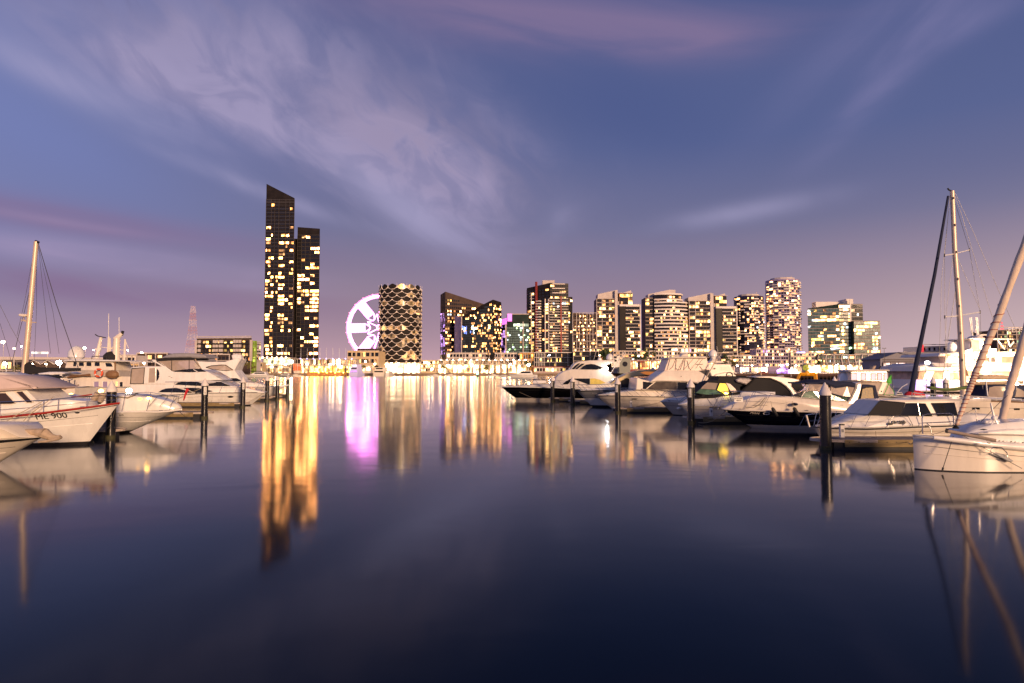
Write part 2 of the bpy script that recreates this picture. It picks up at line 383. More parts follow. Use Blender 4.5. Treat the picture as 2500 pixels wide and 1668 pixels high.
# ------------------------------------------------------------ water
def water_mat():
    m = bpy.data.materials.new('water'); m.use_nodes = True; t = NT(m.node_tree)
    b = t.node('ShaderNodeBsdfGlossy', distribution='GGX'); o = t.node('ShaderNodeOutputMaterial'); df = t.node('ShaderNodeBsdfDiffuse')
    df.inputs['Color'].default_value = (.001, .006, .022, 1); b.inputs['Color'].default_value = (.96, .97, 1, 1)
    fr = t.node('ShaderNodeFresnel'); fr.inputs['IOR'].default_value = 1.33
    mx = t.node('ShaderNodeMixShader'); t.l.new(t.m('MULTIPLY', t.m('POWER', fr.outputs[0], 1.65), 1.95, clamp=True), mx.inputs[0])
    t.l.new(df.outputs[0], mx.inputs[1]); t.l.new(b.outputs[0], mx.inputs[2]); t.l.new(mx.outputs[0], o.inputs[0])
    g = t.node('ShaderNodeNewGeometry'); P_ = g.outputs['Position']
    s1 = t.node('ShaderNodeMapping'); s1.inputs['Scale'].default_value = (.035, .012, 1); t.l.new(P_, s1.inputs[0])
    patch = t.noise(s1.outputs[0], 1.0, 3, .5, .6)
    sp = t.node('ShaderNodeSeparateXYZ'); t.l.new(P_, sp.inputs[0])
    far = t.m('DIVIDE', t.m('SUBTRACT', sp.outputs[1], 20.0), 120.0, clamp=True)
    r = t.m('ADD', t.m('ADD', .062, t.m('MULTIPLY', far, .05)), t.m('MULTIPLY', patch, .05))
    t.l.new(r, b.inputs['Roughness'])
    s2 = t.node('ShaderNodeMapping'); s2.inputs['Scale'].default_value = (.30, .42, 1); t.l.new(P_, s2.inputs[0])
    n1 = t.noise(s2.outputs[0], 1.0, 2, .45, .4)
    s3 = t.node('ShaderNodeMapping'); s3.inputs['Scale'].default_value = (.05, .05, 1); t.l.new(P_, s3.inputs[0])
    n2 = t.noise(s3.outputs[0], 1.0, 2, .5, .5)
    bp = t.node('ShaderNodeBump'); bp.inputs['Strength'].default_value = 1.0; bp.inputs['Distance'].default_value = 1.0
    t.l.new(t.m('ADD', t.m('MULTIPLY', n1, .007), t.m('MULTIPLY', n2, .06)), bp.inputs['Height']); t.l.new(bp.outputs[0], b.inputs['Normal']); t.l.new(bp.outputs[0], fr.inputs['Normal'])
    return m
w = MB(water_mat()); w.add([(-2500, -300, 0), (2500, -300, 0), (2500, 900, 0), (-2500, 900, 0)], [(0, 1, 2, 3)])
o = w.build('water'); o['kind'] = 'structure'; o['label'] = 'calm dark harbour water reflecting the city lights'

GZ = 2.3
# shoreline, left to right
SH = [(-2500, 190), (-300, 200), (-128, 235), (-222, 574), (150, 574), (88, 292), (900, 292)]
top = [(-2500, 9000), (2500, 9000), (2500, 292)]
gm = MB(CONC)
pl = SH + [(2500, 292), (2500, 9000), (-2500, 9000)]
gm.add([(x, y, GZ) for x, y in pl], [tuple(range(len(pl)))])
o = gm.build('ground'); o['kind'] = 'structure'; o['label'] = 'paved ground of the city behind the quay'
STONE = mat('quay_stone', (.20, .14, .10), .85, var=.35, vs=.5, bump=.5)
q = MB(STONE)
for a, b in zip(SH[:-1], SH[1:]): q.add([(*a, -1), (*b, -1), (*b, GZ), (*a, GZ)], [(0, 1, 2, 3)])
o = q.build('quay_wall'); o['kind'] = 'structure'; o['label'] = 'stone quay wall along the far shore'
# timber wharf in front of the right-hand shore
wt = thing('timber_wharf', 'long dark timber wharf on closely set piles at the far right shore', 'wharf', (180, 284, 0))
m_ = MB(mat('wharf_timber', (.09, .05, .04), .85, var=.4, vs=1.5, bump=.4)); m_.box(90, 330, 278, 291.9, 2.35, 2.75); m_.box(90, 330, 277.6, 278, 1.9, 2.7); m_.box(90, 330, 277.7, 278, 1.3, 1.5)
m_.build('wharf_deck', wt)
pm = MB(MATS['wharf_timber'])
pm.tube([(0, 0, -1), (0, 0, 2.35)], .2, 8)
pme = None
for i in range(96):
    x = 90.8 + i * 1.62 + random.uniform(-.2, .2)
    if pme is None:
        b_ = MB(MATS['wharf_timber']); b_.tube([(180, 284, -1), (180, 284, 2.4)], .19, 8); pme = b_.build('wharf_pile', wt); o = pme
    else: o = pme.copy(); COL.objects.link(o)
    o.location = (x - 180, 278.6 - 284, 0)
rl = MB(MATS['wharf_timber'])
for i in range(90): x = 91 + i * 2.6; rl.box(x, x + .08, 278.2, 278.28, 2.75, 3.7)
rl.box(90, 325, 278.2, 278.28, 3.62, 3.7); rl.box(90, 325, 278.2, 278.28, 3.2, 3.26); rl.build('railing', wt)

# ------------------------------------------------------------ window engine
UW = {}
def unit_window(m):
    if m.name not in UW:
        me = bpy.data.meshes.new('window_' + m.name)
        v = [(x, y, z) for z in (-.5, .5) for y in (-.06, 0) for x in (-.5, .5)]
        me.from_pydata(v, [], [(0, 2, 3, 1), (4, 5, 7, 6), (0, 1, 5, 4), (2, 6, 7, 3), (0, 4, 6, 2), (1, 3, 7, 5)])
        me.materials.append(m); UW[m.name] = me
    return UW[m.name]
def pick(pal):
    t = random.random() * sum(w for w, _ in pal)
    for w_, m in pal:
        t -= w_
        if t <= 0: return m
    return pal[-1][1]
WARM = [(3, L_W1), (5, L_W2), (2.2, L_W3), (.6, L_Y), (.5, L_O), (.25, L_C)]
HOT = [(1.2, L_W1), (4, L_W2), (4, L_W3)]
TOW = [(1.5, L_W1), (1.5, L_W2), (4, L_T2), (3, L_T3)]
YEL = [(3, L_W1), (4, L_Y), (3, L_W2), (1.5, L_W3), (1, L_O), (.4, L_C)]
OFFI = [(3, L_W2), (2, L_Y), (2, L_W3), (1.2, L_C), (1, L_G), (2, L_W1)]
class Facades:
    def __init__(s, T): s.T = T; s.L = []
    def wall(s, a, b, z0, z1, cols, nf, lit=.3, pal=WARM, wf=(.12, .88), hf=(.2, .86), dark=None, topf=None, proud=.06, litf=None, runs=.0):
        a = Vector((*a, 0)); b = Vector((*b, 0)); d = b - a; L = d.length; d.normalize(); n = Vector((d.y, -d.x, 0)); ang = math.atan2(d.y, d.x)
        cl = [(i / cols, (i + 1) / cols) for i in range(cols)] if isinstance(cols, int) else cols
        h = (z1 - z0) / nf
        for j in range(nf):
            prev = None
            for (u0, u1) in cl:
                u = (u0 + u1) / 2; w_ = (u1 - u0) * L * (wf[1] - wf[0]); hh = h * (hf[1] - hf[0]); z = z0 + j * h + h * (hf[0] + hf[1]) / 2
                if topf and z + hh > topf(u): continue
                p = litf(u, (j + .5) / nf) if litf else lit
                if prev is not None and random.random() < runs: m = prev
                else: m = pick(pal) if random.random() < p else (dark or BGLASS)
                prev = m
                off_ = 0.0
                if m not in (BGLASS, BGLASSB, BGLASSG) and not runs and random.random() < .28: w2_ = w_ * random.uniform(.35, .75); off_ = random.choice((-1, 1)) * (w_ - w2_) / 2; w3_ = w2_
                else: w3_ = w_
                s.L.append((a + d * (u * L + off_) + n * proud + Vector((0, 0, z)), ang, w3_, hh, m))
        return s
    def done(s, maxn=100):
        darkn = (BGLASS.name, BGLASSB.name, BGLASSG.name)
        s.L.sort(key=lambda q: (q[4].name in darkn, -q[2] * q[3]))
        o0 = ORG[s.T.name]
        for c, ang, w_, h, m in s.L[:maxn]:
            o = bpy.data.objects.new('window', unit_window(m)); COL.objects.link(o); o.parent = s.T
            o.location = c - o0; o.rotation_euler = (0, 0, ang); o.scale = (w_, 1, h)
        if len(s.L) > maxn:
            mb = MB(BGLASS)
            for c, ang, w_, h, m in s.L[maxn:]:
                mb.use(m); d = Vector((math.cos(ang), math.sin(ang), 0)); n = Vector((d.y, -d.x, 0)) * .06
                q0 = c - d * w_ / 2 - Vector((0, 0, h / 2)); q1 = q0 + d * w_; up = Vector((0, 0, h))
                mb.add([q0, q1, q1 + up, q0 + up, q0 + n, q1 + n, q1 + n + up, q0 + n + up], [(4, 5, 6, 7), (0, 4, 7, 3), (1, 2, 6, 5), (3, 7, 6, 2), (0, 1, 5, 4), (0, 3, 2, 1)])
            o = mb.build('window', s.T, kind='stuff')
def bands(mb, a, b, z0, z1, nf, proud, th, inset=0.0, off=0.0):
    a = Vector((*a, 0)); b = Vector((*b, 0)); d = (b - a); L = d.length; d.normalize(); n = Vector((d.y, -d.x, 0)); ang = math.atan2(d.y, d.x); h = (z1 - z0) / nf
    for j in range(nf + 1):
        mb.obox(a + d * (L / 2) + n * (proud / 2 + .004) + Vector((0, 0, z0 + j * h + off)), (L * (1 - inset), proud, th), ang)
def fins(mb, a, b, z0, z1, us, proud, th):
    a = Vector((*a, 0)); b = Vector((*b, 0)); d = (b - a); L = d.length; d.normalize(); n = Vector((d.y, -d.x, 0)); ang = math.atan2(d.y, d.x)
    for u in us: mb.obox(a + d * (L * u) + n * (proud / 2 + .006) + Vector((0, 0, (z0 + z1) / 2)), (th, proud, z1 - z0), ang)
def quadfoot(px0, Y0, px1, Y1, dep):
    a = (XP(px0, Y0), Y0); b = (XP(px1, Y1), Y1); return a, b, [a, b, (b[0] * (1 + dep / Y1), b[1] + dep), (a[0] * (1 + dep / Y0), a[1] + dep)]
Q6 = Zm(1040, 670, 5.808); Q7 = Zm(1400, 670, 5.8075); Q8 = Zm(1760, 650, 5.407)

# ------------------------------------------------------------ tall dark pair of towers
Y = 640
a, b, ft = quadfoot(643, Y, 713, Y, 26)
T = thing('skyscraper', 'tallest black tower with sharply slanted roof and many lit windows', 'skyscraper', (a[0], Y, GZ))
zl, zr = ZP(449, Y), ZP(484, Y)
m_ = MB(DARKW); m_.prism(ft, GZ, [zl, zr, zr, zl]); m_.build('tower_body', T)
cl = [(.02, .18), (.20, .29), (.33, .44), (.47, .68), (.71, .82), (.85, .98)]
f = Facades(T); z0, z1 = ZP(868, Y), ZP(487, Y)
f.wall(a, b, z0, z1, cl, 41, wf=(.04, .96), hf=(.2, .8), topf=lambda u: zl + (zr - zl) * u - 14 + 6 * u,
       litf=lambda u, v: (.75 if u < .27 else .52 if .47 < u < .7 or u > .85 else .2) * (.35 if v > .82 else .7 if v > .5 else .95), pal=TOW)
f.done()
m_ = MB(mat('dark_mullion', (.05, .045, .045), .4)); fins(m_, a, b, GZ, zr - 1, [0, .19, .31, .455, .695, .835, 1], .25, .3); bands(m_, a, b, z0, z1 - 2, 41, .12, .35); bands(m_, a, b, ZP(495, Y), ZP(488, Y), 1, .3, .5); m_.build('mullion_grid', T)
Y = 652
a, b, ft = quadfoot(721.5, Y, 776.5, Y, 24); zt = ZP(556, Y)
T = thing('skyscraper', 'second black tower, shorter and flat topped, right beside the tallest one', 'skyscraper', (a[0], Y, GZ))
m_ = MB(DARKW); m_.prism(ft, GZ, [ZP(554.5, Y), ZP(558.5, Y), ZP(558.5, Y), ZP(554.5, Y)]); m_.prism([(XP(713.5, Y + 6), Y + 6), (a[0], Y + 6), (a[0], Y + 20), (XP(713.5, Y + 6), Y + 20)], GZ, ZP(580, Y)); m_.build('tower_body', T)
f = Facades(T); z0, z1 = ZP(868, Y), ZP(574, Y)
f.wall(a, b, z0, z1, [(.03, .18), (.20, .34), (.38, .55), (.60, .78), (.78, .98)], 31, wf=(.03, .97), hf=(.22, .8),
       litf=lambda u, v: (.66 if u > .6 else .3) * (.5 if v > .75 else 1), pal=TOW, runs=.35); f.done()
m_ = MB(MATS['dark_mullion']); bands(m_, a, b, z0, z1, 31, .12, .35); fins(m_, a, b, GZ, zt - 8, [.0, .19, .36, .58, 1], .2, .3); m_.build('mullion_grid', T)

# ------------------------------------------------------------ low apartments at the left
Y = 460
a, b, ft = quadfoot(479, Y, 613, Y - 6, 16); zt = ZP(826, Y)
T = thing('apartment_block', 'low grey apartment block with flat roof frame and yellow lit balconies', 'apartment building', (a[0], Y, GZ))
m_ = MB(BROWNW); m_.prism(ft, GZ, [zt, zt + 0.1, zt + .1, zt]); m_.build('wall', T)
f = Facades(T); z0, z1 = ZP(882, Y), ZP(831, Y)
f.wall(a, b, z0, z1, 18, 5, .4, YEL, hf=(.15, .8)); f.done()
m_ = MB(CONCP); bands(m_, a, b, zt, zt + 1, 1, 1.2, .5); fins(m_, a, b, z0, z1, [0, .06, .33, .38, .44, .47, .70, .75, .8, 1], 1.0, 1.6); m_.build('pale_panel', T)
m_ = MB(CANB); bands(m_, a, b, z0, z1 - 2.6, 4, 1.2, 1.0, .04); m_.build('balcony_rail', T)
a, b, ft = quadfoot(613.5, Y - 6, 626, Y - 2, 14)
T = thing('stair_tower', 'narrow lime green lit stair tower at the end of the grey apartments', 'stair tower', (a[0], Y, GZ))
m_ = MB(mat('lime_panel', (.18, .3, .02), .5)); m_.prism(ft, GZ, ZP(833, Y)); m_.build('wall', T)
LIME = litmat('lime_light', (.75, 1, .12), 2.2); f = Facades(T); f.wall(a, b, ZP(885, Y), ZP(833, Y), 1, 6, .9, [(1, LIME)], wf=(.1, .55), hf=(.15, .85)); f.done()
a, b, ft = quadfoot(622, 520, 636, 516, 14)
T = thing('apartment_block', 'small pale block of stepped white balconies between green stair and tallest tower', 'apartment building', (a[0], 520, GZ))
m_ = MB(CONCW); m_.prism(ft, GZ, ZP(834, 520)); bands(m_, a, b, ZP(880, 520), ZP(840, 520), 5, 1.2, .8); m_.build('wall', T)
f = Facades(T); f.wall(a, b, ZP(880, 520), ZP(836, 520), 3, 5, .3, WARM); f.done()

# ------------------------------------------------------------ lattice pylon
Y = 900
T = thing('lattice_pylon', 'tall red and white steel lattice pylon behind the marina on the left', 'pylon', (XP(468, Y), Y, GZ))
def pylon(T, px, Y, py0, py1, w0, w1, nseg, ms):
    x0 = XP(px, Y); zb, zt = ZP(py0, Y), ZP(py1, Y); mbs = [MB(ms[0]), MB(ms[1])]
    s = Y / F
    for i in range(nseg):
        t0, t1 = i / nseg, (i + 1) / nseg; a0 = (w0 + (w1 - w0) * t0 ** .7) * s / 2; a1 = (w0 + (w1 - w0) * t1 ** .7) * s / 2; za, zc = zb + (zt - zb) * t0, zb + (zt - zb) * t1
        mb = mbs[(i // max(1, nseg // 7)) % 2]; r = .24 * s
        c0 = [(x0 + i_ * a0, Y + j_ * a0, za) for i_, j_ in ((-1, -1), (1, -1), (1, 1), (-1, 1))]; c1 = [(x0 + i_ * a1, Y + j_ * a1, zc) for i_, j_ in ((-1, -1), (1, -1), (1, 1), (-1, 1))]
        for q_ in range(4):
            mb.tube([c0[q_], c1[q_]], r, 4); mb.tube([c0[q_], c1[(q_ + 1) % 4]], r * .7, 4); mb.tube([c0[(q_ + 1) % 4], c1[q_]], r * .7, 4); mb.tube([c1[q_], c1[(q_ + 1) % 4]], r * .7, 4)
    return mbs
PR = mat('pylon_red', (.62, .30, .24), .5, var=.1); PW = mat('pylon_white', (.8, .66, .6), .5, var=.1)
mbs = pylon(T, 468, Y, 866, 748, 26, 7, 14, (PW, PR)); mbs[0].build('white_section', T); mbs[1].build('red_section', T)
m_ = MB(PW); s = Y / F
for py, w_ in ((762, 18), (782, 22)):
    z = ZP(py, Y); m_.tube([(XP(468 - w_ / 2, Y), Y, z), (XP(468 + w_ / 2, Y), Y, z)], .25 * s, 4)
m_.build('cross_arm', T)

# ------------------------------------------------------------ observation wheel
Y = 1000; wx, wz, wr = XP(927, Y), ZP(800, Y), 80 * Y / F
T = thing('observation_wheel', 'giant pink and white lit observation wheel half hidden by the round tower', 'ferris wheel', (wx, Y, GZ))
def ringpts(r, y, n=72): return [(wx + r * math.cos(2 * math.pi * i / n), Y + y, wz + r * math.sin(2 * math.pi * i / n)) for i in range(n + 1)]
m_ = MB(WHEELW)
for r in (wr * .93, wr * .985):
    for y in (-1.6, 1.6): m_.tube(ringpts(r, y), .75, 6)
for i in range(126):
    a0 = 2 * math.pi * i / 126; a1 = a0 + math.pi / 126
    m_.tube([(wx + wr * .93 * math.cos(a0), Y - 1.6, wz + wr * .93 * math.sin(a0)), (wx + wr * .985 * math.cos(a1), Y - 1.6, wz + wr * .985 * math.sin(a1))], .55, 4)
    m_.tube([(wx + wr * .93 * math.cos(a0), Y - 1.6, wz + wr * .93 * math.sin(a0)), (wx + wr * .985 * math.cos(a0), Y + 1.6, wz + wr * .985 * math.sin(a0))], .45, 4)
m_.build('rim', T)
m_ = MB(WHEELR)
m_.tube(ringpts(wr * 1.03, 0), .35, 6); m_.build('outer_ring', T)
for i in range(7):
    th = math.pi + i * 2 * math.pi / 7 + .02; m_ = MB(WHEELE); c, s_ = math.cos(th), math.sin(th)
    def sp_(r, w_, y=0): return (wx + r * c - w_ * s_, Y + y, wz + r * s_ + w_ * c)
    for y in (-1.5, 1.5):
        for sg in (-1, 1): m_.tube([sp_(wr * .30, sg * 1.5, y), sp_(wr * .45, sg * wr * .12, y), sp_(wr * .92, sg * wr * .125, y)], .8, 5)
        for q_ in range(9):
            r0, r1 = wr * (.47 + .05 * q_), wr * (.47 + .05 * (q_ + 1)); m_.tube([sp_(r0, -wr * .12, y), sp_(r1, wr * .12, y)], .62, 4); m_.tube([sp_(r0, wr * .12, y), sp_(r1, -wr * .12, y)], .62, 4)
            m_.tube([sp_(r0, -wr * .12, y), sp_(r0, wr * .12, y)], .5, 4)
        for q_ in (-.09, -.055, -.02, .02, .055, .09): m_.tube([sp_(wr * .47, q_ * wr, y), sp_(wr * .90, q_ * wr, y)], .42, 4)
    m_.build('spoke', T)
    th2 = th + math.pi / 7; m_ = MB(WHEELW)
    m_.tube([(wx + wr * .3 * c, Y, wz + wr * .3 * s_), (wx + wr * .42 * math.cos(th2), Y, wz + wr * .42 * math.sin(th2)), (wx + wr * .3 * math.cos(th + 2 * math.pi / 7), Y, wz + wr * .3 * math.sin(th + 2 * math.pi / 7))], .9, 5)
    m_.tube([(wx, Y, wz), (wx + wr * .42 * math.cos(th2), Y, wz + wr * .42 * math.sin(th2))], .7, 5); m_.build('star_brace', T)
m_ = MB(WHEELE); m_.tube([(wx, Y - 4, wz), (wx, Y + 4, wz)], 5, 14); m_.build('hub', T)
for i in range(21):
    th = i * 2 * math.pi / 21; m_ = MB(WHEELR); m_.ball((wx + wr * 1.03 * math.cos(th), Y - 1.5, wz + wr * 1.03 * math.sin(th)), 1.5, 2.2, 1.2, 8); m_.build('cabin', T)
for sg in (-1, 1):
    m_ = MB(WHEELE); m_.tube([(wx, Y + 5, wz), (wx + sg * 22, Y + 14, GZ)], 1.2, 6); m_.build('leg', T)

# ------------------------------------------------------------ round tower wrapped in white scallops
Y = 640; rr = 50.5 * 662 / F; cy = 662.; cx = XP(976.5, cy)
T = thing('round_tower', 'round apartment tower wrapped in white scalloped bands with oval windows', 'apartment tower', (cx, cy, GZ))
zb, ztop = ZP(886, Y), ZP(703, Y)
CT = (cx, cy)
DPANE = mat('dim_pane', (.018, .015, .014), .7, var=.5, vs=.6, spec=.2)
m_ = MB(DPANE); m_.lathe([(rr, zb), (rr, ztop)], (cx, cy, 0), 56); m_.build('glass_core', T, smooth=True)
m_ = MB(DARKW); m_.lathe([(rr * .80, ztop - 2), (rr * .80, ZP(699, Y)), (rr * .5, ZP(698, Y))], (cx, cy, 0), 40); m_.build('roof_drum', T)
NR, NU = 18, 14; rowh = (ztop - zb) / NR; aa = rowh * .52
def cA(fr): return -aa * math.sin(math.pi * fr) ** .8 + .8 * abs(math.cos(math.pi * fr)) ** 14
def cB(q_): return -aa - .42 + (aa - .3) * q_ ** 2
SC_W = mat('scallop_white', (.78, .70, .64), .5, var=.05, vs=.2)
def cyl(u, r, z):
    th = -math.pi / 2 + 2 * math.pi * u / NU; return (cx + r * math.cos(th), cy + r * math.sin(th), z)
K = 12
for i in range(NR + 1):
    sh = .5 * (i % 2); zi = ztop - .3 - i * rowh + rowh * .35; vs = []; fs = []; nn = NU * K
    for j in range(nn):
        u = j / K + sh; fr = (u - sh) % 1.0
        zA = zi + cA(fr); q_ = abs(math.cos(math.pi * fr))
        zB = min(zi + cB(q_), zA - .34)
        pr = .75 * math.sin(math.pi * fr)
        for r, z in ((rr + .05, zA), (rr + .55 + pr, zA), (rr + .55 + pr, zB), (rr + .05, zB)): vs.append(cyl(u, r, z))
    for j in range(nn):
        k2 = (j + 1) % nn
        for q_ in range(3): fs.append((j * 4 + q_, k2 * 4 + q_, k2 * 4 + q_ + 1, j * 4 + q_ + 1))
    m_ = MB(SC_W).add(vs, fs)
    if i == 0:
        for u in range(NU): m_.tube([cyl(u, rr + .5, zi - .2), cyl(u, rr + .6, zi + 3.8)], .3, 5, r1=.06)
    m_.build('scallop_band', T)
# one oval glass pane shape, turned round the drum
LM = {}
LP = [(5, litmat('oval_dim', (1, .55, .22), .5)), (1, L_W1), (2, L_YD)]
cand = []
for i in range(NR):
    for u in range(-3, 4):
        uu = u + .5 * ((i) % 2) + .5
        if abs(uu) < 3.6: cand.append((i, uu))
cand.sort(key=lambda q: abs(q[1])); cand = cand[:100]
for i, uu in cand:
    m0 = pick(LP) if random.random() < .3 else DPANE
    if m0.name not in LM:
        vs = []; K2 = 8; zc = 0
        for q_ in range(K2 + 1):
            fr = .04 + .92 * q_ / K2; th = -math.pi / 2 + 2 * math.pi * (fr - .5) / NU
            zbm = rowh * .35 + cA(fr) - .05; zt_ = rowh * 1.35 + cB(math.sin(math.pi * fr)) + .05
            zt_ = max(zt_, zbm + .1)
            vs += [((rr + .04) * math.cos(th), (rr + .04) * math.sin(th), zbm), ((rr + .04) * math.cos(th), (rr + .04) * math.sin(th), zt_)]
        me = bpy.data.meshes.new('oval_window'); me.from_pydata(vs, [], [(2 * q_, 2 * q_ + 2, 2 * q_ + 3, 2 * q_ + 1) for q_ in range(K2)]); me.materials.append(m0); LM[m0.name] = me
    o = bpy.data.objects.new('window', LM[m0.name]); COL.objects.link(o); o.parent = T
    o.location = (0, 0, ztop - .3 - i * rowh - GZ); o.rotation_euler = (0, 0, 2 * math.pi * uu / NU)
m_ = MB(L_SHOPW); m_.lathe([(rr * .96, GZ + .1), (rr * .96, zb)], (cx, cy, 0), 36); m_.build('podium_glow', T)
for i in range(9):
    th = -math.pi + math.pi * (i + .5) / 9; m_ = MB(CONCP); m_.box(cx + rr * 1.0 * math.cos(th) - .4, cx + rr * math.cos(th) + .4, cy + rr * math.sin(th) - .4, cy + rr * math.sin(th) + .4, GZ, zb + .5); m_.build('column', T)

# ------------------------------------------------------------ angular dark hotel pair
Y = 620
def tower(name, label, cat, px0, Y0, px1, Y1, dep, tops, wall, spec, extra=None):
    """tops: photo rows of the two front roof corners; spec: facade settings"""
    a, b, ft = quadfoot(px0, Y0, px1, Y1, dep); zl, zr = ZP(tops[0], Y0), ZP(tops[1], Y1)
    T = thing(name, label, cat, (a[0], min(Y0, Y1), GZ))
    m_ = MB(wall); m_.prism(ft, GZ, [zl, zr, zr, zl]); m_.build('wall', T)
    return T, a, b, zl, zr
x0, y0 = Q6(270, 245); x1, y1 = Q6(815, 420)
T, a, b, zl, zr = tower('hotel_tower', 'dark hotel wedge with roof sloping down to the right and purple lit edge', 'hotel', x0, 620, x1, 640, 26, (y0, y1), BROWNW, None)
f = Facades(T); z0 = ZP(868, 620)
f.wall(a, b, z0, zl - 3, 19, 17, .30, WARM + [(2, L_W1)], topf=lambda u: zl + (zr - zl) * u - 3, hf=(.25, .75), litf=lambda u, v: .6 * (1 - u) * (1 - .4 * v) if u < .35 else .33, runs=.3)
f.done()
pa, pb = (XP(1074.5, 634), 634), (a[0] - .02, 620)
m_ = MB(BROWNW); m_.prism([pa, pb, (pb[0], pb[1] + 24), (pa[0], pa[1] + 20)], GZ, [ZP(720, 634), zl, zl, ZP(720, 634)]); m_.build('side_wing', T)
PUR = litmat('purple_facade_light', (.62, .34, 1), 1.1, .3, .9)
PT = mat('purple_tube', (.6, .3, 1), .4, emit=1.6, ecol=(.55, .28, 1))
f = Facades(T); f.wall(pa, pb, ZP(866, 630), ZP(765, 630), [(.02, .46), (.6, .98)], 22, .9, [(1, PUR)], wf=(.05, .95), hf=(.1, .9))
f.done()
x0, y0 = Q6(505, 600); x1, y1 = Q6(950, 375); x2, y2 = Q6(1065, 395)
Y = 600
a = (XP(x0, 600), 600); b = (XP(x1, 590), 590); c = (XP(x2, 600), 600)
T = thing('hotel_tower', 'dark glass hotel building with concave roofline rising to the right and blue lit panes', 'hotel', (a[0], 600, GZ))
NSEG = 8; pts = [(XP(x0 + (x1 - x0) * i / NSEG, 600 - 10 * i / NSEG), 600 - 10 * i / NSEG) for i in range(NSEG + 1)]
tz = [ZP(y0 + (y1 - y0) * (1 - (1 - i / NSEG) ** 1.1), 600) for i in range(NSEG + 1)]
m_ = MB(DARKW)
for i in range(NSEG): m_.prism([pts[i], pts[i + 1], (pts[i + 1][0], pts[i + 1][1] + 22), (pts[i][0], pts[i][1] + 22)], GZ, [tz[i], tz[i + 1], tz[i + 1], tz[i]])
m_.prism([b, c, (c[0], c[1] + 20), (b[0], b[1] + 22)], GZ, [tz[-1], ZP(y2, 600), ZP(y2, 600), tz[-1]]); m_.build('wall', T)
zt0, zt1 = tz[0], tz[-1]; z0 = ZP(868, 600)
L_BL = litmat('window_blue', (.15, .25, 1), 1.4, .6)
f = Facades(T)
f.wall(a, b, z0, tz[-1] - 1, 26, 21, .32, WARM, wf=(.15, .85), hf=(.12, .88), topf=lambda u: zt0 + (zt1 - zt0) * u - 1, dark=BGLASSB, runs=.35,
       litf=lambda u, v: .08 if v > .75 else .36 if u > .3 else .16)
f.wall(b, c, z0, ZP(y2, 600) - 3, 6, 19, .42, WARM, wf=(.15, .85), hf=(.15, .85))
for q_ in range(26):
    z = ZP(random.uniform(798, 815), 600); u = random.choice([random.uniform(.02, .16), random.uniform(.28, .4)]); p = Vector(a).lerp(Vector(b), u)
    f.L.append((Vector((p.x, p.y - .25, z)), math.atan2(b[1] - a[1], b[0] - a[0]), .9, 2.0, L_BL if random.random() < .75 else L_C))
f.done()
x0, y0 = Q6(402, 590); xx, yy = Q6(503, 600)
pa = (XP(x0, 612), 612)
m_ = MB(LILW); m_.prism([pa, (a[0] - .05, 600.2), (a[0] - .05, 615), (pa[0], 620)], GZ, [ZP(y0, 612), ZP(yy, 600), ZP(yy, 600), ZP(y0, 612)]); m_.build('plain_side_wall', T)
m_ = MB(CONCP); fins(m_, a, b, GZ, zt0, [.0], .4, .7); bands(m_, a, c, ZP(866, 600), ZP(862, 600), 1, .8, .5); m_.build('edge_trim', T)

# ------------------------------------------------------------ green glass office with magenta crown
x0, y0 = Q6(1145, 690); x1, _ = Q6(1430, 0); yt = Q6(0, 562)[1]
T, a, b, zl, zr = tower('office_building', 'dark green glass office with magenta lit crown and a bright white strip', 'office building', x0, 600, x1 + 6, 600, 25, (yt, yt), GREENW, None)
f = Facades(T); f.wall(a, b, ZP(868, 600), ZP(Q6(0, 745)[1], 600), 12, 12, .16, [(2, L_C), (2, L_G), (1, L_W2)], dark=BGLASSG, wf=(.08, .92), hf=(.15, .85))
f.done()
m_ = MB(litmat('green_white_strip', (.85, 1, .72), 3.5, .2, .5)); u = a[0] + (b[0] - a[0]) * .30; m_.box(u, b[0] - .5, 599.6, 599.95, ZP(Q6(0, 738)[1], 600), ZP(Q6(0, 700)[1], 600)); m_.build('lit_strip', T)
m_ = MB(CONCP); m_.box(XP(Q6(1125, 0)[0], 598), XP(Q6(1140, 0)[0], 598), 598, 600, GZ, ZP(Q6(0, 700)[1], 598)); m_.box(XP(Q6(1372, 0)[0], 598), XP(Q6(1384, 0)[0], 598), 598, 599.9, GZ, ZP(Q6(0, 672)[1], 598)); bands(m_, a, b, zl - .3, zl, 1, .5, .4); m_.build('white_column', T)
pa = (XP(Q6(1068, 0)[0], 612), 612)
m_ = MB(LILW); m_.prism([pa, (a[0] - .05, 601), (a[0] - .05, 620), (pa[0], 626)], GZ, ZP(Q6(0, 705)[1], 600)); m_.build('side_wing', T)
f = Facades(T); f.wall(pa, (a[0] - .05, 601), ZP(868, 606), ZP(Q6(0, 720)[1], 606), 3, 12, .55, [(1, PUR)], wf=(.05, .95), hf=(.1, .9)); f.done()
m_ = MB(CROWN); m_.prism([(XP(Q6(1072, 0)[0], 611), 610.5), (a[0] + .2, 600.4), (a[0] + .2, 608), (pa[0] + 1, 618)], ZP(Q6(0, 700)[1], 600), [ZP(Q6(0, 640)[1], 610), ZP(Q6(0, 615)[1], 600), ZP(Q6(0, 615)[1], 600), ZP(Q6(0, 640)[1], 610)])
m_.box(XP(Q6(1155, 0)[0], 599), XP(Q6(1218, 0)[0], 599), 599, 599.9, ZP(Q6(0, 665)[1], 599), ZP(Q6(0, 560)[1], 599)); m_.build('lit_crown', T)

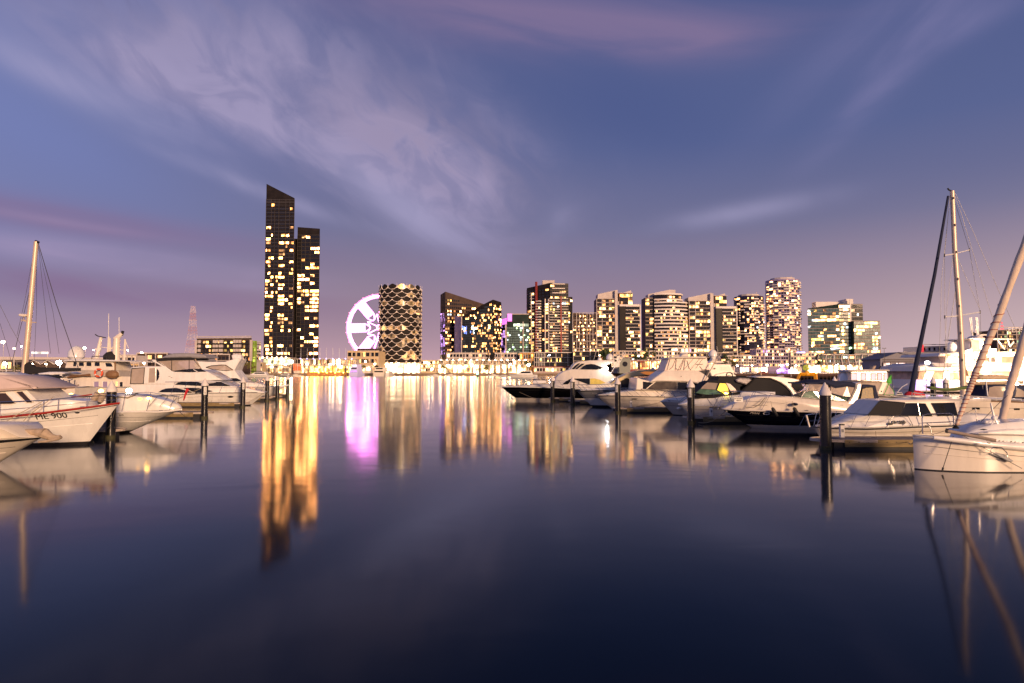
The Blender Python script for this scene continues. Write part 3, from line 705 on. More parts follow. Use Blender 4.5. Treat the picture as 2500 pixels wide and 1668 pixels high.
# ------------------------------------------------------------ stepped tower with red fins
Y = 590
ax, bx, cx_, dx_ = Q6(1432, 0)[0], Q6(1765, 0)[0], Q6(2024, 0)[0], Q6(2080, 0)[0]
A_, B_, C_, D_ = (XP(ax, 606), 606), (XP(bx, 590), 590), (XP(cx_, 592), 592), (XP(dx_, 600), 600)
T = thing('apartment_tower', 'stepped brown apartment tower with red vertical fins and white corner balconies', 'apartment tower', (A_[0], 606, GZ))
zA, zB, zC, zD = ZP(Q6(0, 195)[1], 606), ZP(Q6(0, 120)[1], 590), ZP(Q6(0, 130)[1], 592), ZP(Q6(0, 320)[1], 600)
m_ = MB(DARKW); m_.prism([A_, B_, (B_[0], 622), (A_[0], 628)], GZ, [zA, zB, zB, zA]); m_.prism([(B_[0], B_[1]), C_, (C_[0], 622), (B_[0], 622)], GZ, [zB, zC, zC, zB]); m_.prism([(C_[0], 600), D_, (D_[0], 622), (C_[0], 622)], GZ, zD); m_.build('wall', T)
f = Facades(T); z0 = ZP(868, 600)
f.wall(A_, B_, z0, zA - 2, [(.02, .2), (.2, .32), (.34, .5), (.5, .62), (.64, .76), (.78, .96)], 23, .3, YEL, hf=(.2, .78), litf=lambda u, v: .12 if v > .8 else .38)
f.wall(B_, C_, z0, zC - 1, 8, 24, .33, YEL, hf=(.2, .78), litf=lambda u, v: .2 if v > .82 else .38, runs=.3)
f.wall((C_[0], 600), D_, z0, zD - 2, 2, 18, .25, YEL); f.done()
m_ = MB(CONCW)
bands(m_, Vector(A_).lerp(Vector(B_), .14), Vector(A_).lerp(Vector(B_), .34), z0, zA - 5, 22, .5, .45)
bands(m_, Vector(A_).lerp(Vector(B_), .44), Vector(A_).lerp(Vector(B_), .62), z0 + 1, zA - 13, 20, 2.2, .9)
bands(m_, (B_[0] - 1.2, B_[1]), Vector(B_).lerp(Vector(C_), .97), z0, zB - 14, 21, 1.8, .42)
bands(m_, Vector(B_).lerp(Vector(C_), .1), Vector(B_).lerp(Vector(C_), .8), zB - 9, zB - 1, 2, .8, .7)
m_.build('balcony_band', T)
m_ = MB(CONCW); fins(m_, A_, B_, z0, zB - 14, [.80, .94], .9, .7); fins(m_, A_, B_, z0, zA - 6, [.2], .7, .4); m_.build('white_rib', T)
m_ = MB(REDW); fins(m_, A_, B_, GZ, zB + 2.0, [.43], 1.6, 1.5); m_.build('red_fin', T)
m_ = MB(REDW); fins(m_, B_, C_, GZ, zB - 12, [.57], 2.2, 1.2); m_.build('red_fin', T)
m_ = MB(CONCP); m_.box(XP(Q6(1655, 0)[0], 604), XP(Q6(1828, 0)[0], 604), 604, 616, zA, ZP(Q6(0, 85)[1], 604)); m_.build('plant_room', T)

# ------------------------------------------------------------ brown grid block
T, a, b, zl, zr = tower('apartment_block', 'brown mid rise block framed by pale crossing lines beside the red finned tower', 'apartment building', Q6(2085, 0)[0], 600, Q7(330, 0)[0], 598, 20, (Q7(0, 548)[1], Q7(0, 566)[1]), BROWNW, None)
f = Facades(T); z0 = ZP(868, 600); f.wall(a, b, z0, zl - 1.5, 14, 12, .42, HOT, wf=(.2, .75), hf=(.3, .75)); f.done()
m_ = MB(CONCP); bands(m_, a, b, z0, zl, 6, .5, .4); fins(m_, a, b, z0, zl, [0, .16, .28, .43, .6, .72, .85, 1], .45, .5); m_.build('facade_frame', T)

# ------------------------------------------------------------ the two look-alike twin towers (core + wings)
def twin(ox, dxs, label, Y, left, leftTop, pent, core, rt, rtTop, lr, lrTop):
    """all arguments in the zoomed frame Q7"""
    X_ = lambda v: XP(Q7(v, 0)[0], Y); Z_ = lambda v: ZP(Q7(0, v)[1], Y)
    T = thing('apartment_tower', label, 'apartment tower', (X_(left[0]), Y, GZ)); z0 = ZP(868, Y)
    m_ = MB(BROWNW); m_.box(X_(left[0]), X_(core[0]), Y, Y + 20, GZ, Z_(leftTop)); m_.build('left_wing', T)
    m_ = MB(CONCP); m_.prism([(X_(pent[0]), Y + 2), (X_(pent[1]), Y + 2), (X_(pent[1]), Y + 16), (X_(pent[0]), Y + 16)], Z_(leftTop) - .5, [Z_(pent[2]), Z_(pent[3]), Z_(pent[3]), Z_(pent[2])])
    m_.build('sloping_plant_screen', T)
    m_ = MB(CONCP); m_.box(X_(core[0]), X_(core[0]) + (X_(core[1]) - X_(core[0])) * .68, Y - 1.5, Y + 14, GZ, Z_(pent[3]) - 1); m_.box(X_(core[0]) + (X_(core[1]) - X_(core[0])) * .78, X_(core[1]), Y - 1.2, Y + 14, GZ, Z_(lrTop) + 3); m_.build('concrete_core', T)
    m_ = MB(BROWNW); m_.box(X_(core[1]) + .05, X_(rt), Y + .5, Y + 18, GZ, Z_(rtTop)); m_.build('upper_wing', T)
    m_ = MB(CONCP); m_.prism([(X_(core[1]) + 4, Y + 3), (X_(rt) - .5, Y + 3), (X_(rt) - .5, Y + 14), (X_(core[1]) + 4, Y + 14)], Z_(rtTop), [Z_(rtTop) + .6, Z_(pent[3] + 5), Z_(pent[3] + 5), Z_(rtTop) + .6]); m_.box(X_(core[1]) - .3, X_(rt) + .6, Y - .3, Y + 18.3, Z_(rtTop) + .01, Z_(rtTop) + .4); m_.build('wedge_roof', T)
    m_ = MB(DARKW); m_.box(X_(core[1]) + .02, X_(lr), Y - 4, Y + .45, GZ, Z_(lrTop + 28)); m_.build('lower_wing', T)
    m_ = MB(CONCW); xl = X_(core[1] + .3 * (lr - core[1])); m_.box(X_(core[1]), X_(lr) + .3, Y - 4.4, Y + .4, Z_(lrTop + 28) + .01, Z_(lrTop)); m_.box(X_(lr) + .01, X_(lr) + .8, Y - 4.4, Y, GZ, Z_(lrTop)); m_.build('white_frame', T)
    f = Facades(T)
    f.wall((X_(left[0]), Y), (X_(core[0]), Y), z0, Z_(leftTop) - .5, [(.01, .28), (.31, .50), (.52, .66), (.68, .82), (.84, .99)], 15, .5, YEL, wf=(.06, .94), hf=(.15, .8))
    f.wall((X_(core[1]) + 1, Y + .5), (X_(rt), Y + .5), Z_(lrTop), Z_(rtTop) - .5, 3, 3, .8, YEL, wf=(.05, .95), hf=(.08, .92))
    f.wall((xl, Y - 4), (X_(lr), Y - 4), z0, Z_(lrTop + 30), 9, 14, .36, YEL, wf=(.05, .95), hf=(.3, .85), runs=.6)
    f.done()
    m_ = MB(CONCP); bands(m_, (X_(left[0]), Y), (X_(core[0]), Y), z0, Z_(leftTop), 15, .35, .35); fins(m_, (X_(left[0]), Y), (X_(core[0]), Y), z0, Z_(leftTop), [0, .295, .99], .4, .4); bands(m_, (xl, Y - 4), (X_(lr), Y - 4), z0, Z_(lrTop + 30), 14, .7, .5); m_.build('balcony_band', T)
twin(0, 0, 'stepped tower with tall grey core, left of the curved white one', 600, (335, 590), 345, (355, 635, 278, 215), (592, 650), 845, 268, 935, 432)
twin(0, 0, 'stepped tower with tall tan core, right of the curved white one', 600, (1650, 1945), 375, (1650, 1985, 325, 258), (1948, 2015), 2188, 305, 2300, 460)

# ------------------------------------------------------------ curved white banded tower
Y = 596; X_ = lambda v: XP(Q7(v, 0)[0], Y); Z_ = lambda v: ZP(Q7(0, v)[1], Y)
T = thing('apartment_tower', 'curved apartment tower with white horizontal balcony bands', 'apartment tower', (X_(1160), Y, GZ)); z0 = ZP(868, Y)
m_ = MB(BROWNW); m_.box(X_(1040), X_(1159), Y + 4, Y + 22, GZ, Z_(322)); m_.build('left_wing', T)
def curve(x0, x1, bulge, n=12):
    return [(x0 + (x1 - x0) * i / n, Y + 5 - bulge * math.sin(math.pi * (.12 + .88 * i / n)) ** .8 - (0 if i < n else -3)) for i in range(n + 1)]
cv = curve(X_(1160), X_(1655), 7); cu = curve(X_(1160), X_(1580), 6)
def cslab(mb, cv, z0, z1, out=0.0):
    o2 = []
    for i, (x, y) in enumerate(cv): o2.append((x + (out if i == len(cv) - 1 else 0), y - out))
    mb.prism(o2 + [(cv[-1][0] + out, Y + 22), (cv[0][0], Y + 22)], z0, z1)
zs, zt = Z_(398), Z_(290)
m_ = MB(DARKW); cslab(m_, cv, GZ, zs); cslab(m_, cu, zs, Z_(295)); m_.build('wall', T)
m_ = MB(CONCW); nf = 15; h = (zs - z0) / nf
for j in range(nf + 1): cslab(m_, cv, z0 + j * h - .65, z0 + j * h + .65, .9)
for j, v in enumerate((268, 345)): cslab(m_, cu, Z_(v + 22) , Z_(v) , .8)
m_.build('balcony_band', T)
f = Facades(T)
for i in range(len(cv) - 1): f.wall(cv[i], cv[i + 1], z0, zs, 2, nf, .22, YEL, wf=(.08, .92), hf=(.3, .75), runs=.2)
for i in range(len(cu) - 1): f.wall(cu[i], cu[i + 1], Z_(390), Z_(300), 1, 2, .4, YEL, wf=(.05, .95), hf=(.2, .8))
f.wall((X_(1040), Y + 4), (X_(1158), Y + 4), z0, Z_(330), 2, 15, .4, YEL, wf=(.08, .92), hf=(.2, .8)); f.done()
m_ = MB(CONCP); bands(m_, (X_(1040), Y + 4), (X_(1158), Y + 4), z0, Z_(330), 15, .4, .3)
m_.prism([(X_(1095), Y + 8), (X_(1400), Y + 8), (X_(1490), Y + 8), (X_(1490), Y + 20), (X_(1095), Y + 20)], Z_(325), [Z_(268), Z_(203), Z_(206), Z_(206), Z_(268)]); m_.build('plant_room', T)

# ------------------------------------------------------------ round navy towers
def round_tower(label, Y, x0, x1, ytop, nf, wall, dark, wallpal, seed, pent, lit, litw):
    random.seed(seed)
    r = (XP(Q8(x1, 0)[0], Y + 20) - XP(Q8(x0, 0)[0], Y + 20)) / 2; X_ = lambda v: XP(Q8(v, 0)[0], Y + r); cx = (X_(x0) + X_(x1)) / 2; cy = Y + r; zt = ZP(Q8(0, ytop)[1], Y); z0 = ZP(868, Y); n = 20
    T = thing('apartment_tower', label, 'apartment tower', (cx, cy, GZ))
    ft = [(cx + r * math.cos(-math.pi + 2 * math.pi * i / n), cy + r * math.sin(-math.pi + 2 * math.pi * i / n)) for i in range(n)]
    m_ = MB(wall); m_.prism(ft, GZ, zt); m_.build('wall', T)
    m_ = MB(CONCP); m_.prism([(cx + r * .72 * math.cos(2 * math.pi * i / 12), cy + r * .72 * math.sin(2 * math.pi * i / 12)) for i in range(12)], zt, zt + pent); m_.tube([(cx + r * .4, cy - 3, zt + pent), (cx + r * .5, cy - 3, zt + pent + 2)], .3, 4); m_.build('plant_room', T)
    f = Facades(T)
    for i in range(n // 2):
        f.wall(ft[i], ft[(i + 1) % n], z0, zt - 1, 2 if i in (3, 4, 5, 6) else 1, nf, litw(i) if litw else lit, WARM, wf=(.1, .9), hf=(.15, .8), dark=dark)
    f.done()
    h = (zt - 1 - z0) / nf; nb_ = 0
    for j in range(nf):
        for i in range(n // 2):
            if random.random() < (.62 if (i * 7 + j // 4) % 3 else .2):
                m_ = MB(CONCW); m_.obox(Vector(((ft[i][0] + ft[(i + 1) % n][0]) / 2 + .6 * math.cos(-math.pi + 2 * math.pi * (i + .5) / n), (ft[i][1] + ft[(i + 1) % n][1]) / 2 + .6 * math.sin(-math.pi + 2 * math.pi * (i + .5) / n), z0 + j * h + .4)), (2 * r * math.sin(math.pi / n) * 1.05, 1.5, 1.0), -math.pi + 2 * math.pi * (i + .5) / n + math.pi / 2); m_.build('balcony', T)
round_tower('shorter round navy tower with scattered cream balconies', 600, 197, 565, 388, 22, NAVYW, BGLASS, None, 21, 2.0, .3, lambda i: .36)
round_tower('tallest round tower, lilac glass with cream balconies', 600, 622, 1042, 165, 31, LILW, BGLASS, None, 33, 2.0, .4, lambda i: .42)
random.seed(5)

# ------------------------------------------------------------ wide glass office on the right
Y = 590; X_ = lambda v: XP(Q8(v, 0)[0], Y); Z_ = lambda v: ZP(Q8(0, v)[1], Y); z0 = ZP(872, Y)
T = thing('office_building', 'wide teal glass building with white roof box and lower wing at its right end', 'office building', (X_(1215), Y, GZ))
A_, B_, C_ = (X_(1215), Y + 8), (X_(1575), Y), (X_(1892), Y)
m_ = MB(GREENW); m_.prism([A_, B_, (B_[0], Y + 24), (A_[0] * 1.045, Y + 26)], GZ, [Z_(548), Z_(500), Z_(500), Z_(548)]); m_.box(B_[0], C_[0], Y, Y + 24, GZ, Z_(498)); m_.build('wall', T)
m_ = MB(GREENW); m_.box(X_(1730), X_(2075), Y - 5, Y - .02, GZ, Z_(728)); m_.build('lower_wing', T)
f = Facades(T)
f.wall(A_, B_, z0, Z_(560), 10, 15, .35, OFFI, wf=(.04, .96), hf=(.22, .85), dark=BGLASSG, runs=.4)
f.wall(B_, (X_(1728), Y), z0, Z_(510), 5, 15, .35, OFFI, wf=(.04, .96), hf=(.22, .85), dark=BGLASSG, runs=.4)
f.wall((X_(1730), Y), C_, Z_(722), Z_(505), 3, 4, .12, OFFI, wf=(.04, .96), hf=(.22, .85))
f.wall((X_(1730), Y - 5), (X_(2075), Y - 5), z0, Z_(735), 10, 10, .4, OFFI, wf=(.04, .96), hf=(.2, .85), dark=BGLASSG, runs=.4); f.done()
m_ = MB(CONCW); m_.box(X_(1340), X_(1700), Y + 10, Y + 18, Z_(540), Z_(455)); m_.box(X_(1700), X_(1790), Y + 3, Y + 18, Z_(497), Z_(428)); m_.box(X_(1715), X_(1735), Y - .6, Y - .1, Z_(735), Z_(440)); m_.build('roof_box', T)
m_ = MB(CONCP); bands(m_, A_, B_, z0, Z_(560), 15, .25, .3); bands(m_, B_, C_, Z_(722), Z_(505), 4, .25, .3); bands(m_, (X_(1730), Y - 5), (X_(2075), Y - 5), z0, Z_(735), 10, .3, .4); m_.build('floor_band', T)
# ------------------------------------------------------------ shore: arcades, low blocks, lamps, trees
S5 = Zm(560, 850, 7.833)      # left arcade zoom
def arcade(label, px0, px1, Y, pyroof, pymid, nb, nm, lampmat, upper, lower, mast_top, group=None):
    x0, x1 = XP(px0, Y), XP(px1, Y); zr, zm = ZP(pyroof, Y), ZP(pymid, Y)
    T = thing('shopping_arcade', label, 'arcade', ((x0 + x1) / 2, Y, GZ)); w = (x1 - x0) / nb
    m_ = MB(CONCP); m_.box(x0, x1, Y + 4, Y + 16, GZ, zr - .4); m_.build('back_wall', T)
    m_ = MB(CONCP); m_.box(x0 - 1, x1 + 1, Y - 2, Y + 16.5, zr - .39, zr); m_.build('roof', T)
    m_ = MB(CONCP); m_.box(x0 - .5, x1 + .5, Y - 2.5, Y + 3.99, zm - .35, zm + .1); m_.box(x0, x1, Y - 2.5, Y - 2.42, zm + 1.05, zm + 1.12); m_.build('gallery_floor', T)
    cm = MB(PCAP); cm.tube([((x0 + x1) / 2, Y - 2.2, GZ), ((x0 + x1) / 2, Y - 2.2, zr - .4)], .13, 6); c0 = cm.build('column', T)
    for i in range(nb + 1):
        o = c0 if i == 0 else c0.copy()
        if i: COL.objects.link(o)
        o.location = (x0 + i * w - (x0 + x1) / 2, 0, 0)
    mm = MB(PCAP); mm.tube([((x0 + x1) / 2, Y - 2, zr), ((x0 + x1) / 2, Y - 2, ZP(mast_top, Y))], .16, 5, r1=.08); mm.tube([((x0 + x1) / 2, Y - 2, zr + 3), ((x0 + x1) / 2 + 1, Y - 5, zr + .2)], .07, 4); mm.tube([((x0 + x1) / 2, Y - 2, zr + .1), ((x0 + x1) / 2 + .3, Y - 5.2, zr + .9)], .1, 4)
    mst = mm.build('mast', T)
    lm = MB(lampmat); lm.ball(((x0 + x1) / 2, Y - 2.6, zr - .1), .42, n=8); lo = lm.build('edge_lamp', T)
    for i in range(nm):
        xx = x0 + (i + .5) * (x1 - x0) / nm - (x0 + x1) / 2
        for src in (mst, lo):
            o = src if i == 0 else src.copy()
            if i: COL.objects.link(o)
            o.location = (xx, 0, 0)
    f = Facades(T)
    f.wall((x0, Y + 4), (x1, Y + 4), zm + .2, zr - .5, nb * 2, 1, 1, upper, wf=(.05, .95), hf=(.05, .92))
    f.wall((x0, Y + 4), (x1, Y + 4), GZ + .1, zm - .4, nb * 2, 1, 1, lower, wf=(.04, .96), hf=(.02, .97)); f.done()
    fr = MB(BROWNW); fins(fr, (x0, Y + 4.2), (x1, Y + 4.2), zm + .2, zr - .4, [i / (nb * 5) for i in range(nb * 5)], .3, .34); fins(fr, (x0, Y + 4.2), (x1, Y + 4.2), GZ, zm - .4, [i / (nb * 4) for i in range(nb * 4)], .3, .42); bands(fr, (x0, Y + 4.2), (x1, Y + 4.2), zm + 1.6, zr - 1, 1, .2, .14); fr.build('window_frame', T)
    return T
arcade('two storey glass arcade with slim white masts and green tinted gallery under the tallest tower', 637, 706, 576, 873, 892, 8, 6, LAMPW, [(1, litmat('gallery_green', (.95, 1, .55), 2.6, .6, .9))], [(2, L_SHOPD), (1, L_SHOP)], 848)
arcade('two storey arcade with blue roof edge lamps and golden lit shops beside the orange box', 728, 868, 576, 876, 893, 14, 9, LAMPB, [(3, L_SHOPD), (1, L_W2), (.3, L_SHOPW)], [(2, L_SHOP), (2, L_GOLD), (1, L_SHOPD)], 850)
arcade('long brightly lit arcade with white masts in front of the dark hotel pair', 1070, 1290, 577, 879, 890, 18, 15, LAMPW, [(4, L_SHOPD), (1.3, L_SHOP)], [(2, L_SHOPW), (3, L_SHOP), (.6, L_SHOPD)], 858)
# orange kiosk on the left quay
Y = 574.6
T = thing('kiosk', 'plain orange red box kiosk standing between the two left arcades', 'kiosk', (XP(725, Y), Y, GZ))
m_ = MB(mat('orange_panel', (.62, .13, .05), .6, var=.08)); m_.box(XP(716, Y), XP(732, Y), Y, Y + 6, ZP(905, Y), ZP(889, Y)); m_.build('wall', T)
m_ = MB(CONCP); m_.box(XP(715, Y), XP(733, Y), Y - .5, Y + 6.5, ZP(889, Y), ZP(888, Y)); m_.box(XP(717, Y), XP(731, Y), Y + .5, Y + 5, GZ, ZP(905, Y)); m_.build('roof', T)
# terrace with lamps on golden wall
T = thing('golden_terrace', 'low terrace wall glowing gold along the water below the blue lamp arcade', 'terrace', (XP(800, 574), 574, 0))
m_ = MB(mat('terrace_timber', (.45, .2, .05), .7, var=.3, vs=.6)); m_.box(XP(752, 574), XP(848, 574), 571.4, 573.9, .25, GZ + .9); m_.build('wall', T)
for i in range(9):
    m_ = MB(LAMPA); m_.ball((XP(768 + i * 10, 571), 571.2, ZP(907.5 + 2.5 * (i % 2), 571)), .38, n=8); m_.build('wall_lamp', T)
# cream building behind the wheel foot
def simple(name, label, cat, px0, px1, pytop, Y, dep, wall, cols, nf, lit, pal, pybot=905, dark=None, band=None, hf=(.2, .8), wf=(.12, .88), top2=None, bfin=None, runs=0, proud=.06):
    x0, x1 = XP(px0, Y), XP(px1, Y); zt = ZP(pytop, Y); z2 = ZP(top2, Y) if top2 else zt; zb = max(GZ, ZP(pybot, Y))
    T = thing(name, label, cat, ((x0 + x1) / 2, Y, GZ))
    m_ = MB(wall); m_.prism([(x0, Y), (x1, Y), (x1, Y + dep), (x0, Y + dep)], GZ, [zt, z2, z2, zt]); m_.build('wall', T)
    f = Facades(T); f.wall((x0, Y), (x1, Y), zb, min(zt, z2) - .3, cols, nf, lit, pal, dark=dark, hf=hf, wf=wf, runs=runs); f.done()
    m_ = MB(band or CONCP); bands(m_, (x0, Y), (x1, Y), zb, min(zt, z2), nf, .6, .25); fins(m_, (x0, Y), (x1, Y), zb, min(zt, z2), bfin or [0, .25, .5, .75, 1], .5, .3)
    m_.box(x0 - .2, x1 + .2, Y - .3, Y + .3, max(zt, z2) - .01, max(zt, z2) + .35); m_.build('facade_frame', T)
    return T
CREAM = mat('cream_wall', (.6, .45, .26), .8, var=.1, vs=.2)  # plain cream wall colour
simple('exhibition_hall', 'cream hall with louvred roof screen in front of the observation wheel', 'hall', 848, 925, 857, 600, 30, CREAM, 7, 3, .35, [(1, L_Y), (1, L_SHOPD)])
T = thing('roof_screen', 'dark louvred screen standing on the cream hall roof', 'roof screen', (XP(898, 604), 604, ZP(857, 604)))
m_ = MB(BROWNW); m_.box(XP(871, 604), XP(925, 604), 604, 612, ZP(857, 604), ZP(851, 604))
for i in range(24): x = XP(872 + i * 2.2, 604); m_.box(x, x + .2, 603.7, 604, ZP(857, 604), ZP(851.3, 604))
m_.build('louvre', T)
simple('shop_block', 'small white kiosk shop under trees beside the glowing round tower base', 'shop', 862, 905, 893, 582, 8, CONCW, 6, 1, .9, [(1, L_SHOP), (1, L_SHOPW)], pybot=908)
simple('shop_block', 'low warm lit shop block between round tower and long bright arcade', 'shop', 1028, 1072, 880, 584, 14, CREAM, 8, 3, .75, [(1, L_SHOP), (1, L_W3), (1, L_O)], pybot=908)
simple('hotel_podium', 'plain pink roofed podium behind the bright arcade masts', 'podium', 1090, 1262, 862, 592, 5, CONCP, 22, 2, .2, WARM, pybot=885)
m_ = simple('golden_cube', 'golden ochre cube building beside the glass fronted block', 'building', *(Q6(1338, 0)[0], Q6(1535, 0)[0]), Q6(0, 1112)[1], 584, 14, OCHRE, 5, 2, .3, [(1, L_O), (1, L_GOLD)], pybot=895)
simple('glass_block', 'dark low block with white gridded glass corner and balconies above the promenade', 'apartment building', Q6(1536, 0)[0], Q6(2095, 0)[0], Q6(0, 1112)[1], 583, 14, DARKW, 22, 3, .22, YEL, pybot=896, band=CONCW, hf=(.15, .85), bfin=[0, .06, .1, .14, .18, .22, .26, .55, .85, 1])
simple('shop_row', 'row of yellow lit shopfronts below the gridded glass block', 'shops', 1303, 1402, 896, 581, 6, CONCP, 14, 1, .9, [(2, L_SHOP), (1, L_O), (1, L_Y)], pybot=909, band=REDW)
simple('apartment_block', 'low dark block with white frames and one orange lamp', 'apartment building', 1400, 1482, 858, 566, 14, DARKW, 12, 4, .2, YEL, pybot=905, band=CONCW)
simple('apartment_block', 'low tan terraced apartments with roof chimneys and planted balconies', 'apartment building', 1498, 1600, 857, 556, 14, CONCP, 14, 4, .3, YEL, pybot=888)
simple('apartment_block', 'pale terraced apartments right of the tan ones, cream upper storey', 'apartment building', 1602, 1660, 857, 557, 14, CONCW, 9, 4, .3, YEL, pybot=900)
simple('restaurant', 'low restaurant with red lattice front and glowing interior near the big cruisers', 'restaurant', 1539, 1610, 880, 520, 14, REDW, 12, 1, .95, [(2, L_SHOP), (1, L_O)], pybot=903, hf=(.1, .9), wf=(.05, .95))
T = thing('round_window_hall', 'grey green hall with round porthole window beside the red restaurant', 'hall', (XP(1522, 519), 519, GZ))
m_ = MB(mat('sage_wall', (.26, .28, .25), .8)); m_.box(XP(1512, 519), XP(1538.8, 519), 519, 530, GZ, ZP(875, 519)); m_.build('wall', T)
m_ = MB(BGLASS); c = (XP(1526, 518.9), ZP(889, 518.9)); m_.add([(c[0] + 2 * math.cos(i * math.pi / 8), 518.9, c[1] + 2 * math.sin(i * math.pi / 8)) for i in range(16)], [tuple(range(16))]); m_.build('round_window', T)
simple('mall_block', 'lit mall entrance with pink signs below the curved tower', 'mall', 1640, 1704, 849, 590, 6, CONCW, 8, 3, .6, [(1, L_SHOPW), (1, litmat('pink_sign', (1, .5, .8), 3)), (1, L_W2)], pybot=885)
simple('apartment_block', 'low dark terrace block with pergola below the tan core tower', 'apartment building', 1662, 1790, 862, 560, 12, BROWNW, 16, 4, .35, YEL, pybot=905)
simple('apartment_block', 'pale pink low block with dark recesses left of the round navy tower', 'apartment building', *(Q8(0, 0)[0], Q8(470, 0)[0]), Q8(0, 1180)[1], 540, 14, CONCW, 14, 4, .35, HOT, pybot=897)
simple('apartment_block', 'low block with dark blue panels and lit framed corner under the round towers', 'apartment building', Q8(470, 0)[0], Q8(890, 0)[0], Q8(0, 1095)[1], 541, 14, LILW, 14, 5, .38, WARM + [(2, L_P)], pybot=896, band=CONCW)
simple('apartment_block', 'pale low block with blue roof sign right of the tall round tower', 'apartment building', Q8(925, 0)[0], Q8(1275, 0)[0], Q8(0, 1140)[1], 542, 14, CONCW, 9, 4, .35, YEL, pybot=897, dark=BGLASSB)
T = thing('roof_sign', 'long blue lit sign on the pale low block roof', 'sign', (XP(1957, 541), 541, ZP(862, 541)))
m_ = MB(LAMPB); m_.box(XP(Q8(1010, 0)[0], 541), XP(Q8(1115, 0)[0], 541), 541, 541.4, ZP(861.5, 541), ZP(859.5, 541)); m_.build('sign_panel', T)
m_ = MB(CONCW); m_.box(XP(Q8(990, 0)[0], 541), XP(Q8(1130, 0)[0], 541), 540.8, 542, ZP(863, 541), ZP(861.8, 541)); m_.build('sign_base', T)
# white framed terraces
T = simple('terrace_houses', 'row of terraces with wavy white frames under the wide glass building', 'terraces', Q8(1290, 0)[0], Q8(2062, 0)[0], Q8(0, 1172)[1], 540, 14, BROWNW, 26, 3, .4, [(2, L_W2), (1, L_C), (1, L_G), (2, L_W1)], pybot=896, dark=BGLASSG, band=CONCW)
m_ = MB(CONCW)
for v in (1290, 1395, 1500, 1600, 1690, 1780, 1870, 1950, 2060):
    xx = XP(Q8(v, 0)[0], 539); pts = [(xx + .5 * math.sin(i * 1.2), 539, GZ + 5 + (ZP(Q8(0, 1165)[1], 539) - GZ - 5) * i / 6) for i in range(7)]; m_.tube(pts, .35, 5)
m_.build('wavy_frame', T)
T = thing('restaurant_strip', 'long glaring white lit restaurant front along the right promenade', 'restaurants', (XP(2060, 500), 500, GZ))
x0, x1 = XP(1972, 500), XP(2128, 500)
m_ = MB(CONCP); m_.box(x0, x1, 500, 510, GZ, ZP(892, 500)); m_.box(x0 - 1, x1 + 1, 497, 510, ZP(892, 500) + .01, ZP(891, 500)); m_.build('wall', T)
f = Facades(T); f.wall((x0, 500), (x1, 500), GZ, ZP(892.5, 500), 24, 1, 1, [(3, L_SHOPW), (1, L_SHOP)], wf=(.03, .97), hf=(.05, .97)); f.done()
T = thing('pavilion', 'pale market pavilion with lilac awning and rows of lit windows on the wharf', 'pavilion', (XP(1845, 470), 470, GZ))
x0, x1 = XP(1806, 470), XP(1874, 470)
m_ = MB(CONCW); m_.box(x0, x1, 470, 480, GZ, ZP(895, 470)); m_.build('wall', T); m_ = MB(LILW); m_.box(x0 - .5, x1 + .5, 467, 480.5, ZP(895, 470) + .01, ZP(893, 470)); m_.build('awning', T)
f = Facades(T); f.wall((x0, 470), (x1, 470), GZ, ZP(896, 470), 12, 1, .95, [(2, L_SHOPW), (1, L_SHOP)], wf=(.15, .85)); f.done()
T = thing('market_stall', 'purple glowing market stall between two round yellow balls on the wharf', 'stall', (XP(1916, 440), 440, GZ))
m_ = MB(litmat('purple_stall', (.42, .2, 1), 3.5, .8, .8)); x = XP(1916, 440); m_.box(x - 3.6, x + 3.6, 440, 444, GZ, GZ + 2.4); m_.build('counter', T)
m_ = MB(L_P); m_.lathe([(4.2, GZ + 2.4), (.1, GZ + 4.6)], (x, 442, 0), 8); m_.build('tent_roof', T)
T = thing('market_stall', 'white peaked market tents with warm light left of the yellow ball tree', 'stall', (XP(1943, 440), 440, GZ))
for i, u in enumerate((1936, 1944, 1952)):
    m_ = MB(L_SHOPW); x = XP(u, 440); m_.lathe([(1.2, GZ), (1.2, GZ + 2.0), (.1, GZ + 4.2)], (x, 442, 0), 6); m_.build('tent', T)

# right: grey gabled shed, long hall, tower with letters
T = thing('wharf_shed', 'grey gable fronted wharf shed with tall framed windows at the far right', 'shed', (XP(2230, 310), 310, GZ))
x0, xm, x1 = XP(2150, 300), XP(2192, 300), XP(2330, 300)
ze, zrg = ZP(872, 300), ZP(861, 300)
m_ = MB(mat('shed_cladding', (.20, .20, .25), .7, var=.1, vs=.8, stretch=(3, 1, 1))); m_.add([(x0, 300, GZ), (xm + 8, 300, GZ), (xm + 8, 300, ze + .4), (xm, 300, zrg), (x0, 300, ze - .8), (x0, 316, GZ), (xm + 8, 316, GZ), (xm + 8, 316, ze + .4), (xm, 316, zrg), (x0, 316, ze - .8)], [(0, 1, 2, 3, 4), (5, 9, 8, 7, 6), (0, 4, 9, 5), (1, 6, 7, 2)])
m_.box(xm + 8.01, x1, 299.5, 316, GZ, ze + .1); m_.build('wall', T)
m_ = MB(ROOFG); m_.add([(x0 - 1, 299, ze - 1), (xm, 299, zrg + .15), (xm, 317, zrg + .15), (x0 - 1, 317, ze - 1)], [(0, 1, 2, 3)]); m_.add([(xm, 299, zrg + .15), (x1, 299, zrg + .1), (x1, 299, ze + .3), (xm + 8.5, 299, ze + .3)], [(0, 1, 2, 3)]); m_.add([(xm, 299, zrg + .15), (x1, 299, zrg + .1), (x1, 317, zrg + .1), (xm, 317, zrg + .15)], [(0, 1, 2, 3)]); m_.build('roof', T)
